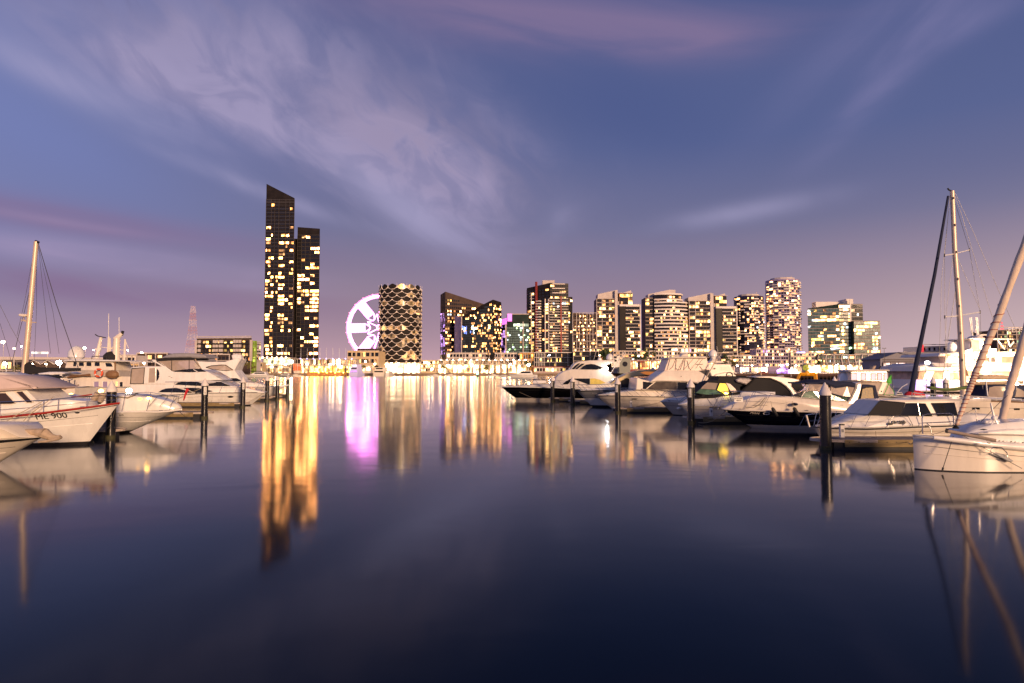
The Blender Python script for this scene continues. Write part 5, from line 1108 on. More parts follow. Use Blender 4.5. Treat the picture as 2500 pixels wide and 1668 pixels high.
# ------------------------------------------------------------ boat toolkit
class Boat:
    def __init__(s, name, label, cat, Zf, Yn, beam, xmid, group=None):
        s.Z = Zf; s.Yn = Yn; s.B = beam; s.Yc = Yn + beam / 2; s.T = thing(name, label, cat, (XP(Zf(xmid, 0)[0], s.Yc), s.Yc, 0), group)
    def p(s, x, y, off=0.0): return P(*s.Z(x, y), s.Yc + off)
    def hull(s, sheer, foot, stern_x, mats, boot=ANTI, bootz=.12, full=.55, stern=.92, rub=None, deck=None, flare=.35, curve=1.15, ns=26, zf=(.28, .5, .72, .9, 1), rubr=.035):
        bow = s.p(*sheer[0]); xs = s.p(stern_x, sheer[-1][1], -s.B / 2).x; xf = s.p(foot[0], foot[1]).x; h = s.B / 2
        def hb(t): return h * (max(0.0, 1 - (1 - min(t / full, 1)) ** 2.1)) ** .72 * (1 - (1 - stern) * max(0, (t - full) / (1 - full)) ** 2)
        sx = [(0.0, bow.z)]
        for (x, y) in sheer[1:]:
            off = -h
            for _ in range(4):
                q = s.p(x, y, off); t = (q.x - bow.x) / (xs - bow.x); off = -hb(max(0, min(1, t)))
            sx.append((t, q.z))
        def zs(t):
            for (a, za), (b, zb_) in zip(sx[:-1], sx[1:]):
                if t <= b: return za + (zb_ - za) * max(0, (t - a)) / max(1e-6, b - a)
            return sx[-1][1]
        s.hb, s.zs, s.bow, s.xs = hb, zs, bow, xs
        lv = [(-.5, 0), (0.0, 0), (bootz, 0)] + [(None, f) for f in zf]
        def xb(z): return xf + (bow.x - xf) * (max(z, -.5) / bow.z if z >= 0 else z / bow.z * 1.6) ** 1.0 if z >= 0 else xf + (bow.x - xf) * z / bow.z * 1.5
        grid = []
        for li, (z0, f) in enumerate(lv):
            row = []
            for i in range(ns + 1):
                t = (i / ns) ** 1.35; zt = zs(t)
                z = z0 if z0 is not None else bootz + (zt - bootz) * f
                zb_ = z if z0 is not None else bootz + (bow.z - bootz) * f
                x0 = xb(zb_); x = x0 + (xs - x0) * t; v = max(0, min(1, (z + .5) / (zt + .5)))
                k_ = 1 - flare * (1 - v) ** curve * (1.0 + 1.1 * (1 - t)) ; 
                row.append((x, hb(t) * max(.02, k_), z))
            grid.append(row)
        mb = MB(boot); n = ns + 1
        for sg in (-1, 1):
            for li in range(len(lv) - 1):
                mb.use(boot if li < 2 else mats[min(li - 2, len(mats) - 1)])
                vs = [(x, s.Yc + sg * y, z) for x, y, z in grid[li]] + [(x, s.Yc + sg * y, z) for x, y, z in grid[li + 1]]
                mb.add(vs, [(i, i + 1, n + i + 1, n + i) for i in range(ns)])
        tr = [g[-1] for g in grid]; mb.use(mats[-1]); mb.add([(x, s.Yc - y, z) for x, y, z in tr] + [(x, s.Yc + y, z) for x, y, z in tr], [(i, i + 1, len(tr) + i + 1, len(tr) + i) for i in range(len(tr) - 1)])
        ho = mb.build('hull', s.T, smooth=True); o0 = ORG[s.T.name]
        s.bvh = BVHTree.FromPolygons([v.co + o0 for v in ho.data.vertices], [tuple(p_.vertices) for p_ in ho.data.polygons])
        d = MB(deck or DECK); top = grid[-1]; cl = []
        for x, y, z in top: cl.append((x, y, z))
        for sg in (-1, 1):
            vs = [(x, s.Yc + sg * y * .985, z - .02) for x, y, z in cl] + [(x, s.Yc, z + .03 + .04 * y) for x, y, z in cl]
            d.add(vs, [(i, i + 1, n + i + 1, n + i) for i in range(ns)])
        d.build('deck', s.T, smooth=True)
        rb = MB(rub or RUB)
        for sg in (-1, 1): rb.tube([(x, s.Yc + sg * (y + .01), z) for x, y, z in cl], rubr, 6)
        rb.build('rub_rail', s.T, smooth=True)
        for li, r_ in ((4, .014), (5, .008)):
            st = MB(mats[-1] if li == 4 else RUB); st.tube([(x, s.Yc - y - .004, z) for x, y, z in grid[li][2:-1]], r_, 5); st.build('strake', s.T, smooth=True)
        for t in (.10, .5, .93):
            x = bow.x + (xs - bow.x) * t; h_ = hb(t) * .86; z = zs(t); cm_ = MB(CHROME); cm_.tube([(x - .11, s.Yc - h_, z + .07), (x + .11, s.Yc - h_, z + .07)], .016, 6)
            for e_ in (-.04, .04): cm_.tube([(x + e_, s.Yc - h_, z - .02), (x + e_, s.Yc - h_, z + .07)], .013, 5)
            cm_.build('cleat', s.T)
        return s
    def shell(s, name, poly, wb, wt, m, r=.07, taper=None, label=None, smooth=True, parent=None):
        raw = [s.p(x, y, -(wb + wt) / 2) for x, y in poly]; z0 = min(q.z for q in raw); z1 = max(q.z for q in raw)
        if taper: tx0 = s.p(taper[0], poly[0][1], -wb).x; tx1 = s.p(taper[1], poly[0][1], -wb * taper[2]).x; kf = taper[2]
        def w(x, z):
            v = wb + (wt - wb) * max(0, min(1, (z - z0) / max(.01, z1 - z0)))
            if taper:
                t = (x - tx0) / (tx1 - tx0); t = max(0, min(1, t)); v *= 1 + (kf - 1) * t ** 1.4
            return v
        def fit(x, y, eps=0):
            q = s.p(x, y, -wb)
            for _ in range(3): q = s.p(x, y, -w(q.x, q.z) - eps)
            return q
        pts = [fit(x, y) for x, y in poly]; n = len(pts)
        area = sum(pts[i].x * pts[(i + 1) % n].z - pts[(i + 1) % n].x * pts[i].z for i in range(n)); sg = 1 if area > 0 else -1
        ins = []
        for i in range(n):
            a, b, c = pts[i - 1], pts[i], pts[(i + 1) % n]; e1 = Vector((b.x - a.x, b.z - a.z)); e2 = Vector((c.x - b.x, c.z - b.z))
            if e1.length < 1e-6 or e2.length < 1e-6: ins.append((b.x, b.z)); continue
            e1.normalize(); e2.normalize(); n1 = Vector((-e1.y, e1.x)) * sg; n2 = Vector((-e2.y, e2.x)) * sg; mm = n1 + n2
            if mm.length < .3: mm = n1
            mm.normalize(); k_ = r / max(.5, mm.dot(n1)); ins.append((b.x + mm.x * k_, b.z + mm.y * k_))
        rings = []
        for sy, full in ((-1, 0), (-1, 1), (1, 1), (1, 0)):
            ring = []
            for q, (ix, iz) in zip(pts, ins):
                X_, Z_ = (q.x, q.z) if full else (ix, iz); ww = w(X_, Z_) - (r if full else 0); ring.append((X_, s.Yc + sy * max(.02, ww), Z_))
            rings.append(ring)
        mb = MB(m); vs = sum(rings, [])
        fs = [tuple(range(n)), tuple(range(3 * n, 4 * n))[::-1]]
        for k_ in range(3):
            for i in range(n): fs.append((k_ * n + i, k_ * n + (i + 1) % n, (k_ + 1) * n + (i + 1) % n, (k_ + 1) * n + i))
        mb.add(vs, fs); o = mb.build(name, parent or s.T, smooth=smooth, label=label); o0 = ORG[s.T.name]
        fit.bvh = BVHTree.FromPolygons([v.co + o0 for v in o.data.vertices], [tuple(p_.vertices) for p_ in o.data.polygons]); s.fit = fit
        return o
    def panel(s, name, poly, m, eps=.02, fit=None, th=.02, trim=None, tr=.02, label=None, parent=None):
        fit = fit or s.fit; a = [fit(x, y, eps) for x, y in poly]; b = [q + Vector((0, th, 0)) for q in a]; n = len(a)
        mb = MB(m); mb.add(a + b, [tuple(range(n)), tuple(range(n, 2 * n))[::-1]] + [(i, (i + 1) % n, n + (i + 1) % n, n + i) for i in range(n)])
        o = mb.build(name, parent or s.T, label=label)
        if trim: t_ = MB(trim); t_.tube(a + [a[0]], tr, 5); t_.build('window_frame', o)
        return o
    def hf(s, x, y, eps=.02):
        a = s.p(x, y, -s.B / 2 - .5); d = (a - Vector((0, 0, CAMH))).normalized(); h = s.bvh.ray_cast(Vector((0, 0, CAMH)), d)
        return (h[0] if h[0] is not None else a) - d * eps
    def tube(s, name, pts, r, m, off=0.0, r1=None, n=6, parent=None, smooth=True):
        mb = MB(m); mb.tube([s.p(*q[:2], q[2] if len(q) > 2 else off) for q in pts], r, n, r1=r1); return mb.build(name, parent or s.T, smooth=smooth)
    def off(s, x): t = max(0, min(1, (x - s.bow.x) / (s.xs - s.bow.x))); return s.hb(t), s.zs(t)
    def rail(s, top, posts, r=.016, m=None, mid=True, far=True, lean=.1):
        """bow rail traced at the near side; posts = zoom x of stanchion tops"""
        for sg in ((-1, 1) if far else (-1,)):
            mb = MB(m or CHROME); P3 = []
            for x, y in top:
                q = s.p(x, y, -s.B / 3)
                for _ in range(3): h, zd = s.off(q.x); q = s.p(x, y, -h * .93)
                P3.append(Vector((q.x, s.Yc + sg * h * .93, q.z)))
            mb.tube(P3, r, 6)
            def at(X_):
                for a, b in zip(P3[:-1], P3[1:]):
                    if min(a.x, b.x) <= X_ <= max(a.x, b.x): return a.lerp(b, (X_ - a.x) / (b.x - a.x + 1e-9))
                return P3[0]
            for x in posts:
                q = at(s.p(x, top[0][1], -s.B / 3).x); d = 1 if s.bow.x < s.xs else -1; X_ = q.x + d * lean * 1.6; h, zd = s.off(X_)
                mb.tube([q, (X_, s.Yc + sg * h * .93, zd)], r * .85, 5)
            if mid:
                M3 = []
                for q in P3: h, zd = s.off(q.x); M3.append(Vector((q.x, q.y, zd + (q.z - zd) * .5)))
                mb.tube(M3, r * .45, 4)
            mb.build('bow_rail', s.T)
    def text(s, txt, x, y, hpx, m, yo=None, sx=1.0, fit=None, rz=0.0, bold=0.0, name='registration_number', shear=0.0):
        q = fit(x, y, .0) if fit else s.hf(x, y, 0)
        o = text_mesh(txt, hpx * (s.Yc / F) / s.sc * 1.38, m, s.T, (q.x, q.y, q.z), rot=(0, 0, 0), name=name, bold=bold, shear=shear)
        c, sn = math.cos(rz), math.sin(rz)
        ymin = 0.0
        if fit:
            ys = []
            for v in o.data.vertices:
                h = fit.bvh.ray_cast(Vector((q.x + v.co.x * sx, q.y - 3, q.z + v.co.y)), Vector((0, 1, 0)))
                if h[0] is not None: ys.append(h[0].y)
            ymin = (min(ys) if ys else q.y) - .02 - q.y
        for v in o.data.vertices:
            X_, Z_ = v.co.x * sx * c - v.co.y * sn, v.co.x * sx * sn + v.co.y * c; dy = -.02 if v.co.z > 0 else 0
            h = (fit.bvh if fit else s.bvh).ray_cast(Vector((q.x + X_, q.y - 3, q.z + Z_)), Vector((0, 1, 0))); yy = (h[0].y if h[0] is not None else q.y) - .022 + dy - q.y
            if fit: yy = ymin + dy
            v.co = (X_, yy, Z_)
        return o
def fender(label, q, r, h, m, tilt=0.0, top=NAVY):
    T = thing('fender', label, 'fender', (q.x, q.y, q.z - h), 'fenders hanging on the boats'); b = MB(m); c, s_ = math.cos(tilt), math.sin(tilt)
    pts = [(r * k_, z * h) for k_, z in ((.3, 0), (.8, .06), (1, .2), (1, .8), (.75, .94), (.25, 1.0))]
    b.lathe(pts, (0, 0, 0), 14); b.v = [(q.x + x * c + z * s_, q.y + y, q.z - h + z * c - x * s_) for x, y, z in b.v]; b.build('body', T, smooth=True)
    b = MB(ROPE); b.tube([(q.x + h * s_, q.y, q.z - h + h * c), (q.x + h * s_ * 1.2, q.y + .05, q.z + .3)], .012, 5); b.build('lanyard', T)
def dome(bt, x, y, r, name='radar_dome', m=None, off=0.0):
    q = bt.p(x, y, off); b = MB(m or GEL); b.lathe([(r * .5, -r * 1.5), (r * .7, -r * .8), (r, -r * .5), (r * .95, r * .2), (r * .6, r * .75), (r * .05, r)], q, 18); b.build(name, bt.T, smooth=True)
Z1 = Zm(0, 780, 4.238); Z2 = Zm(300, 780, 5.226); Z3 = Zm(0, 560, 4.6125); Z4 = Zm(0, 830, 10.455)
ZA = Zm(1200, 860, 6.528); ZB = Zm(1480, 850, 6.528); ZC = Zm(1740, 890, 6.272); ZD = Zm(1980, 880, 5.2275); ZE = Zm(2180, 960, 6.031); ZG = Zm(2160, 740, 6.532); ZH = Zm(2180, 440, 4.125); ZS = Zm(2220, 780, 8.393)

# ------------------------------------------------------------ left side boats
# white launch with red cap rail and registration
b = Boat('motor_yacht', 'white motor yacht with red cap rail and black registration on its bow, left foreground', 'boat', Z1, 30.5, 3.7, -300); b.sc = 4.238
b.hull([(1232, 866), (1100, 886), (830, 922), (430, 972), (200, 996), (0, 1012), (-600, 1050), (-1900, 1060)], (905, 1302), -1900, [GEL], boot=ANTI, bootz=.16, rub=REDP, rubr=.05, flare=.3, full=.5)
b.tube('gunwale_band', [(1225, 885, -.05), (1100, 905, -.45), (830, 945, -1.1), (430, 995, -1.62), (0, 1035, -1.86)], .012, RUB)
b.shell('foredeck_trunk', [(900, 900), (860, 845), (700, 832), (430, 830), (-400, 870), (-400, 1050), (0, 1000), (430, 960)], 1.35, 1.2, GEL, taper=(430, 900, .4))
b.shell('wheelhouse', [(-900, 1000), (-900, 745), (0, 738), (255, 722), (420, 885), (330, 955), (-100, 1000)], 1.45, 1.25, GEL)
b.panel('window', [(-260, 762), (-120, 760), (60, 758), (165, 868), (120, 880), (-260, 885)], mat('brown_window', (.05, .03, .02), .15), trim=GEL2, tr=.035)
b.panel('window', [(150, 745), (235, 740), (348, 862), (275, 866)], MATS['brown_window'], trim=GEL2, tr=.035)
b.shell('hardtop', [(-900, 590), (0, 572), (110, 588), (220, 622), (382, 706), (378, 716), (0, 742), (-900, 752)], 1.6, 1.3, mat('canvas_pink', (.62, .5, .46), .8, var=.06), r=.1)
b.shell('roof_hatch', [(-300, 600), (-300, 560), (20, 545), (130, 575), (180, 602)], .7, .6, GEL2)
b.rail([(-500, 880), (0, 855), (430, 838), (820, 800), (1050, 790), (1180, 800)], [60, 465, 590, 830, 1060], r=.02, lean=.0)
b.text('ME 900', 532, 1002, 58, INK, rz=R(3), sx=1.05)
o = b.panel('porthole', [(772 + 26 + 26 * math.cos(a * math.pi / 6), 966 + 9 * math.sin(a * math.pi / 6)) for a in range(12)], CHROME, fit=b.hf)
b.tube('mooring_line', [(545, 810, -1.5), (300, 990, -1.9), (170, 1130, -2.2), (0, 1265, -2.6)], .018, ROPE); b.tube('mooring_line', [(440, 850, -1.6), (180, 985, -2.0), (0, 1095, -2.4)], .018, ROPE)
for x0, x1 in ((1010, 935), (1075, 1010)):
    q = b.p(x0, 765, .4); T = thing('fender', 'beige tubular fender standing on the white foredeck, ' + ('left one' if x0 == 1010 else 'right one'), 'fender', (q.x, q.y, q.z - .6), 'fenders hanging on the boats'); m_ = MB(CANT); m_.tube([b.p(x1 + 25, 850, .4), q], .14, 12); m_.build('body', T, smooth=True); m_ = MB(RUB); m_.ball(b.p(x1 + 22, 856, .4), .1); m_.build('end_cap', T)
# foreground bow tip bottom left
b = Boat('motor_yacht', 'cream bow with canvas wrapped anchor at the bottom left edge', 'boat', Z1, 23.2, 3.4, -900); b.sc = 4.238
b.hull([(430, 1222), (300, 1238), (0, 1268), (-600, 1300), (-2400, 1310)], (-75, 1570), -2400, [GEL2], boot=ANTI, bootz=.05, rub=CHROME, rubr=.03, flare=.3)
b.shell('foredeck', [(425, 1222), (330, 1190), (130, 1120), (0, 1100), (-900, 1080), (-900, 1290), (0, 1250)], 1.3, 1.0, GEL2, taper=(-100, 430, .12))
q0, q1 = b.p(180, 1150, -.1), b.p(610, 1225, -.1)
m_ = MB(CANT); random.seed(4)
pts = [b.p(x, y, -.15) for x, y in ((160, 1165), (260, 1160), (380, 1165), (460, 1180), (520, 1215), (580, 1222), (625, 1208))]
for i, rr_ in enumerate((.05, .09, .13, .2, .13, .09)): m_.tube([pts[i], pts[i + 1]], rr_, 9, r1=(.09, .13, .2, .13, .09, .05)[i])
m_.build('anchor_cover', b.T, smooth=True)
m_ = MB(CANT); m_.tube([b.p(400, 1268, -.3), b.p(480, 1262, -.3), b.p(600, 1235, -.3), b.p(632, 1215, -.3)], .035, 7, r1=.07); m_.build('anchor_roller', b.T)
# second launch behind with green windscreen and black top
b = Boat('motor_launch', 'open launch with green tinted windscreen, black top and orange red deck stripe', 'boat', Z1, 38.2, 3.0, -100); b.sc = 4.238
b.hull([(1000, 770), (840, 795), (430, 848), (0, 890), (-900, 920)], (800, 1000), -900, [GEL], rub=REDP, rubr=.04)
b.shell('cuddy', [(840, 800), (700, 790), (620, 778), (330, 795), (100, 800), (-300, 820), (-300, 900), (430, 845)], 1.1, 1.0, GEL, taper=(330, 840, .3))
b.panel('windscreen', [(250, 725), (380, 682), (440, 680), (622, 776), (600, 786), (330, 795)], GGREEN, trim=RUB, tr=.035)
for u in (.35, .62): b.tube('windscreen_post', [(250 + 190 * u, 725 - 45 * u, -1.13), (330 + 270 * u, 795 - 8 * u, -1.14)], .04, RUB)
b.shell('bimini_top', [(160, 585), (250, 570), (395, 585), (400, 610), (330, 606), (170, 600)], 1.1, 1.0, CANB)
b.panel('side_curtain', [(180, 600), (330, 606), (405, 670), (250, 668)], VINYL, trim=RUB, tr=.03)
b.tube('top_frame', [(330, 606, -1.05), (620, 776, -1.05)], .04, RUB)
q = b.p(375, 612, 0); m_ = MB(CANN); m_.ball(q, .25, .25, .3, 12); m_.build('rolled_cover', b.T, smooth=True)

# low flared bow, second from front
b = Boat('motor_yacht', 'white cruiser bow with long foredeck and black rubbed waterline, behind the red railed yacht', 'boat', Z2, 37.2, 3.3, -500); b.sc = 5.226
b.hull([(742, 1150), (600, 1172), (450, 1182), (200, 1180), (-100, 1185), (-1300, 1190)], (75, 1480), -1300, [GEL], boot=ANTI, bootz=.14, rub=GEL, rubr=.05, flare=.14)
b.shell('foredeck', [(735, 1135), (700, 1092), (560, 1040), (330, 985), (100, 960), (-400, 945), (-400, 1180), (450, 1165), (640, 1160)], 1.2, .9, GEL, taper=(0, 735, .12))
b.panel('deck_light', [(330 + 30 * math.cos(a), 1005 + 13 * math.sin(a)) for a in [i * .52 for i in range(12)]], LAMPA); b.panel('deck_light', [(215 + 28 * math.cos(a), 1012 + 11 * math.sin(a)) for a in [i * .52 for i in range(12)]], L_Y)
for x0, x1 in ((440, 340), (580, 490), (700, 590)): b.tube('deck_seam', [(x0, 985 + (x0 - 440) * .0, -.9), (x0 - 110, 1110, -1.1)], .012, RUB)
b.rail([(-300, 960), (0, 948), (400, 985), (690, 985)], [60, 330, 560], mid=False)
b.text('G79', -18, 1224, 20, INK, rz=0, shear=.2)
b.tube('anchor_line', [(-250, 1010, -1), (-80, 985, -1), (60, 1000, -1), (160, 960, -1)], .04, ROPE)
b.shell('anchor', [(120, 955), (160, 940), (215, 960), (200, 1000), (60, 1090), (120, 1020)], .12, .1, RUB, r=.02)

# aft cabin flybridge cruiser
b = Boat('flybridge_cruiser', 'large white aft cabin cruiser with clear bridge enclosure and grey bimini', 'boat', Z2, 67.4, 4.4, 900); b.sc = 5.226
b.hull([(1832, 932), (1500, 936), (1100, 940), (730, 962), (400, 975), (90, 975)], (1625, 1108), 90, [GEL], boot=ANTI, bootz=.12, rub=RUB, rubr=.04, flare=.28)
b.shell('deckhouse', [(90, 970), (90, 825), (300, 828), (620, 826), (760, 786), (1100, 783), (1250, 790), (1375, 850), (1560, 872), (1700, 905), (1810, 930), (1500, 938), (700, 960)], 2.0, 1.75, GEL, taper=(1000, 1810, .25))
b.panel('window', [(670, 832), (700, 812), (760, 797), (860, 796), (1250, 802), (1372, 850), (1000, 846)], GLASS, trim=RUB, tr=.03)
b.panel('window', [(450, 930), (500, 897), (560, 880), (680, 873), (880, 925), (870, 935)], GLASS)
b.panel('window', [(760, 874), (860, 872), (1010, 882), (1150, 915), (1000, 935), (930, 935)], GLASS)
b.shell('aft_cabin', [(92, 826), (95, 616), (150, 606), (270, 598), (490, 600), (350, 516), (440, 510), (640, 664), (1000, 640), (1080, 668), (1180, 720), (1270, 772), (1040, 783), (760, 792), (620, 830)], 1.85, 1.6, GEL, taper=(800, 1270, .7))
b.panel('aft_curtain', [(112, 628), (278, 615), (262, 820), (95, 820)], VINYL, trim=CANB, tr=.05)
b.panel('door_window', [(335, 622), (418, 620), (410, 805), (325, 808)], VINYL, trim=GEL2, tr=.03)
b.panel('quarter_window', [(432, 628), (455, 650), (466, 690), (462, 735), (445, 775), (428, 790)], GLASS)
b.panel('bridge_windscreen', [(645, 668), (760, 640), (900, 632), (1000, 632), (1068, 668), (860, 674)], GLASS)
for x in (820, 900): b.tube('windscreen_post', [(x, 638, -1.66), (x + 60, 675, -1.68)], .04, GEL)
b.panel('seam_line', [(580, 726), (1240, 732), (1240, 736), (580, 730)], RUB)
b.text('430', 620, 742, 10, GELG, fit=b.fit, name='model_lettering', shear=.4)
b.shell('bimini_top', [(410, 512), (500, 480), (560, 452), (640, 432), (760, 428), (880, 432), (1000, 446), (1050, 466), (1062, 490), (940, 496), (850, 486), (500, 500)], 1.6, 1.4, CANG, r=.12)
b.shell('bimini_valance', [(405, 516), (500, 494), (700, 486), (860, 484), (922, 500), (900, 516), (620, 520), (430, 532)], 1.62, 1.6, CANB, r=.04)
b.panel('bridge_curtain', [(430, 532), (620, 520), (905, 514), (1000, 630), (870, 634), (640, 660)], VINYL, trim=RUB, tr=.035)
for x, y in ((622, 660), (845, 632)): b.tube('enclosure_post', [(x, 520, -1.66), (x, y, -1.68)], .035, RUB)
b.tube('enclosure_post', [(920, 505, -1.66), (1000, 630, -1.66)], .045, CANT)
q = b.p(740, 590, .2); m_ = MB(CHROME); m_.ringtube(q, .42, .02, 18, 5, 'Y'); m_.build('steering_wheel', b.T)
b.rail([(1832, 800), (1600, 800), (1100, 796), (540, 796)], [1820, 1700, 1480, 1300, 980, 850, 700], lean=.25)
b.panel('porthole', [(1372 + 38 * math.cos(a), 988 + 13 * math.sin(a)) for a in [i * .52 for i in range(12)]], GLASS, fit=b.hf); b.tube('mooring_line', [(1000, 880, -2.2), (500, 1095, -2.6)], .02, ROPE)
q = b.p(800, 880, -2.3); m_ = MB(REDF); m_.tube([b.p(828, 885, -2.3), b.p(800, 950, -2.32), b.p(775, 1030, -2.3)], .16, 6, r1=.05); o = m_.build('rolled_red_flag', b.T)
for x in (700, 1130): fender('white round fender hanging between cruiser and pontoon, ' + ('left' if x == 700 else 'right') + ' one', b.p(x, 1070, -2.35), .16, .5, GEL)

# second flybridge behind
b = Boat('flybridge_cruiser', 'second white flybridge cruiser with raked radar arch and long bow rail reaching the piles', 'boat', Z2, 85.4, 4.4, 1400); b.sc = 5.226
b.hull([(2060, 862), (1900, 862), (1600, 860), (1200, 862), (700, 868)], (1850, 1010), 700, [GEL], boot=ANTI, rub=GEL, flare=.3)
b.shell('bow_platform', [(2140, 832), (2130, 826), (1950, 852), (1900, 868), (2050, 866)], .5, .45, GEL, taper=(1900, 2140, .3))
b.shell('deckhouse', [(900, 868), (900, 700), (1270, 748), (1450, 748), (1545, 790), (1750, 820), (1900, 860), (1500, 870)], 1.9, 1.6, GEL, taper=(1200, 1900, .25))
b.panel('window', [(1250, 752), (1450, 750), (1530, 785), (1350, 795), (1290, 790)], GLASS)
b.shell('flybridge', [(930, 535), (1100, 540), (1300, 540), (1370, 520), (1450, 492), (1505, 510), (1470, 560), (1440, 612), (1420, 650), (1510, 770), (1270, 752), (1000, 700), (900, 600)], 1.75, 1.4, GEL, taper=(1200, 1510, .7))
b.panel('window', [(1060, 612), (1130, 592), (1250, 582), (1310, 582), (1410, 648), (1320, 656), (1150, 640)], VINYL, trim=GLASS, tr=.05)
b.shell('canvas_hood', [(930, 535), (950, 470), (1060, 468), (1062, 530), (980, 540)], 1.5, 1.35, CANG, r=.12)
b.shell('radar_mount', [(1395, 505), (1385, 460), (1420, 445), (1500, 450), (1508, 510)], .5, .4, GEL); dome(b, 1450, 478, .42)
b.rail([(2050, 800), (1850, 800), (1600, 802), (1300, 806)], [2000, 1900, 1800, 1700, 1590, 1450], lean=.2); 
for k_ in range(3): b.tube('antenna', [(1530 + k_ * 25, 560, k_ * .3), (1545 + k_ * 26, 420 + k_ * 60, k_ * .3)], .03, POLE)

# sail boat with dark boom cover
b = Boat('sailing_yacht', 'sailing yacht with tan mast and black covered boom on the left', 'sailing boat', Z4, 52, 3.4, 700); b.sc = 10.455
b.hull([(-1100, 1100), (-400, 1160), (600, 1230), (1300, 1265), (1850, 1225)], (-800, 2100), 1880, [GEL2], boot=ANTI, rub=TEAK, flare=.2)
b.text('1322', 1660, 1262, 26, INK, yo=.05, rz=0)
b.shell('coachroof', [(-300, 1170), (-200, 960), (560, 940), (990, 970), (1280, 1060), (1290, 1250)], 1.1, .95, GEL2)
b.shell('dodger', [(960, 850), (1250, 815), (1560, 815), (1665, 855), (1580, 880), (1370, 885), (1130, 955), (960, 930)], 1.2, 1.0, GEL)
b.panel('window', [(1130, 955), (1290, 905), (1560, 880), (1640, 1060), (1250, 1060)], GLASS)
for x in (1285, 1550): b.tube('dodger_post', [(x, 890, -1.25), (x + 45, 1060, -1.25)], .09, GEL)
b.shell('boom_cover', [(590, 700), (600, 620), (650, 588), (705, 568), (745, 610), (850, 690), (1250, 712), (1990, 716), (1985, 790), (1750, 800), (1300, 835), (860, 862), (590, 882)], .26, .2, CANB, r=.08)
Zo = b.Z; b.Z = Z3
m_ = MB(ALU); m_.tube([b.p(268, 1660), b.p(285, 1500), b.p(345, 850), b.p(408, 140)], .235, 12, r1=.17); m_.build('mast', b.T, smooth=True)
b.tube('mast_head', [(400, 135), (435, 150)], .12, RUB)
b.tube('forestay', [(395, 140), (330, 700), (245, 1050), (130, 1520)], .022, WIRE); b.tube('backstay', [(430, 155), (640, 860), (780, 1260), (880, 1560)], .03, WIRE)
for i, pts in enumerate([[(412, 170), (412, 900), (385, 1500)], [(432, 190), (510, 900), (570, 1400)], [(432, 190), (600, 950), (665, 1400)], [(0, 850), (120, 1100), (240, 1310)], [(0, 1060), (60, 1250), (130, 1500)], [(390, 200), (280, 800), (190, 1200)]]): b.tube('shroud', pts, .014, WIRE, off=(-1.2 if i % 2 else 1.2) if i < 3 else 0)
b.tube('spreader', [(235, 1020), (320, 1045), (410, 1050)], .045, ALU)
b.shell('radar', [(200, 960), (215, 948), (285, 955), (290, 975), (270, 985), (205, 975)], .35, .3, GEL2); b.tube('radar_bracket', [(270, 985), (272, 1020), (320, 1040)], .04, ALU)
b.Z = Zo
def lifering(label, b, x, y, r, off, n_=None):
    q = b.p(x, y, off); T = thing('life_ring', label, 'life ring', q, 'orange life rings'); m_ = MB(ORANGE); m_.ringtube(q, r, r * .26, 24, 8, 'Y'); o = m_.build('ring', T, smooth=True)
    for a in range(4):
        w_ = MB(GEL); th = a * math.pi / 2 + .6; w_.ringtube((q.x + r * math.cos(th), q.y, q.z + r * math.sin(th)), r * .235, r * .06, 10, 5, 'Y'); w_.v = [(x_, y_, z_) for x_, y_, z_ in w_.v]
        w2 = MB(GEL); w2.tube([(q.x + r * math.cos(th - .13), q.y, q.z + r * math.sin(th - .13)), (q.x + r * math.cos(th + .13), q.y, q.z + r * math.sin(th + .13))], r * .29, 10); w2.build('white_band', T)
lifering('larger red orange life ring on the sailing yacht stern rail', b, 1425, 1125, .36, -1.75)
b.tube('stern_rail', [(1210, 1060, -1.6), (1300, 1180, -1.6), (1560, 1100, -1.6), (1850, 1010, -1.5)], .03, CHROME)
for k_ in range(9): b.tube('deck_gear', [(1600 + k_ * 45, 1180, -1.3 + .2 * (k_ % 3)), (1625 + k_ * 48, 1030 + 60 * ((k_ * 7) % 3), -1.2), (1660 + k_ * 40, 1160, -1.0)], .04, [CHROME, GEL2, TEAK][k_ % 3])

# pale workboat with crane post
b = Boat('workboat', 'pale cream workboat with square wheelhouse windows, crane post and radar mast', 'ship', Z1, 76, 5.4, 950); b.sc = 4.238
b.hull([(300, 660), (500, 690), (800, 702), (1350, 705)], (420, 860), 1350, [GEL2], boot=ANTI, rub=GELG, flare=.15, deck=GELG)
b.shell('lower_house', [(560, 702), (640, 600), (800, 585), (1345, 590), (1350, 702)], 2.2, 2.1, GEL2)
for x in (972, 1062): b.panel('window', [(x, 642), (x + 52, 642), (x + 52, 702), (x, 702)], LILW, trim=GEL, tr=.05)
b.panel('window', [(1195, 640), (1215, 640), (1215, 690), (1195, 690)], L_W1); b.panel('window', [(1240, 648), (1268, 648), (1268, 696), (1240, 696)], GLASS)
b.shell('bulwark', [(570, 602), (600, 540), (820, 528), (1225, 530), (1240, 588)], 2.35, 2.3, mat('gelcoat_stripe_grey', (.46, .42, .38), .5), r=.04)  # grey stripe along the cream side, its own colour
b.shell('wheelhouse', [(660, 530), (690, 430), (760, 420), (1165, 432), (1195, 528)], 1.9, 1.7, GEL2)
for x in (815, 893, 978): b.panel('window', [(x, 440), (x + 55, 442), (x + 55, 486), (x, 484)], GLASS, trim=GEL2, tr=.04)
b.panel('window', [(762, 440), (790, 442), (785, 485), (756, 484)], GLASS); b.panel('window', [(1088, 450), (1150, 452), (1165, 490), (1100, 488)], GLASS)
b.shell('roof', [(640, 432), (660, 418), (780, 410), (1180, 420), (1410, 432), (1408, 440), (1180, 436)], 2.3, 2.2, GEL)
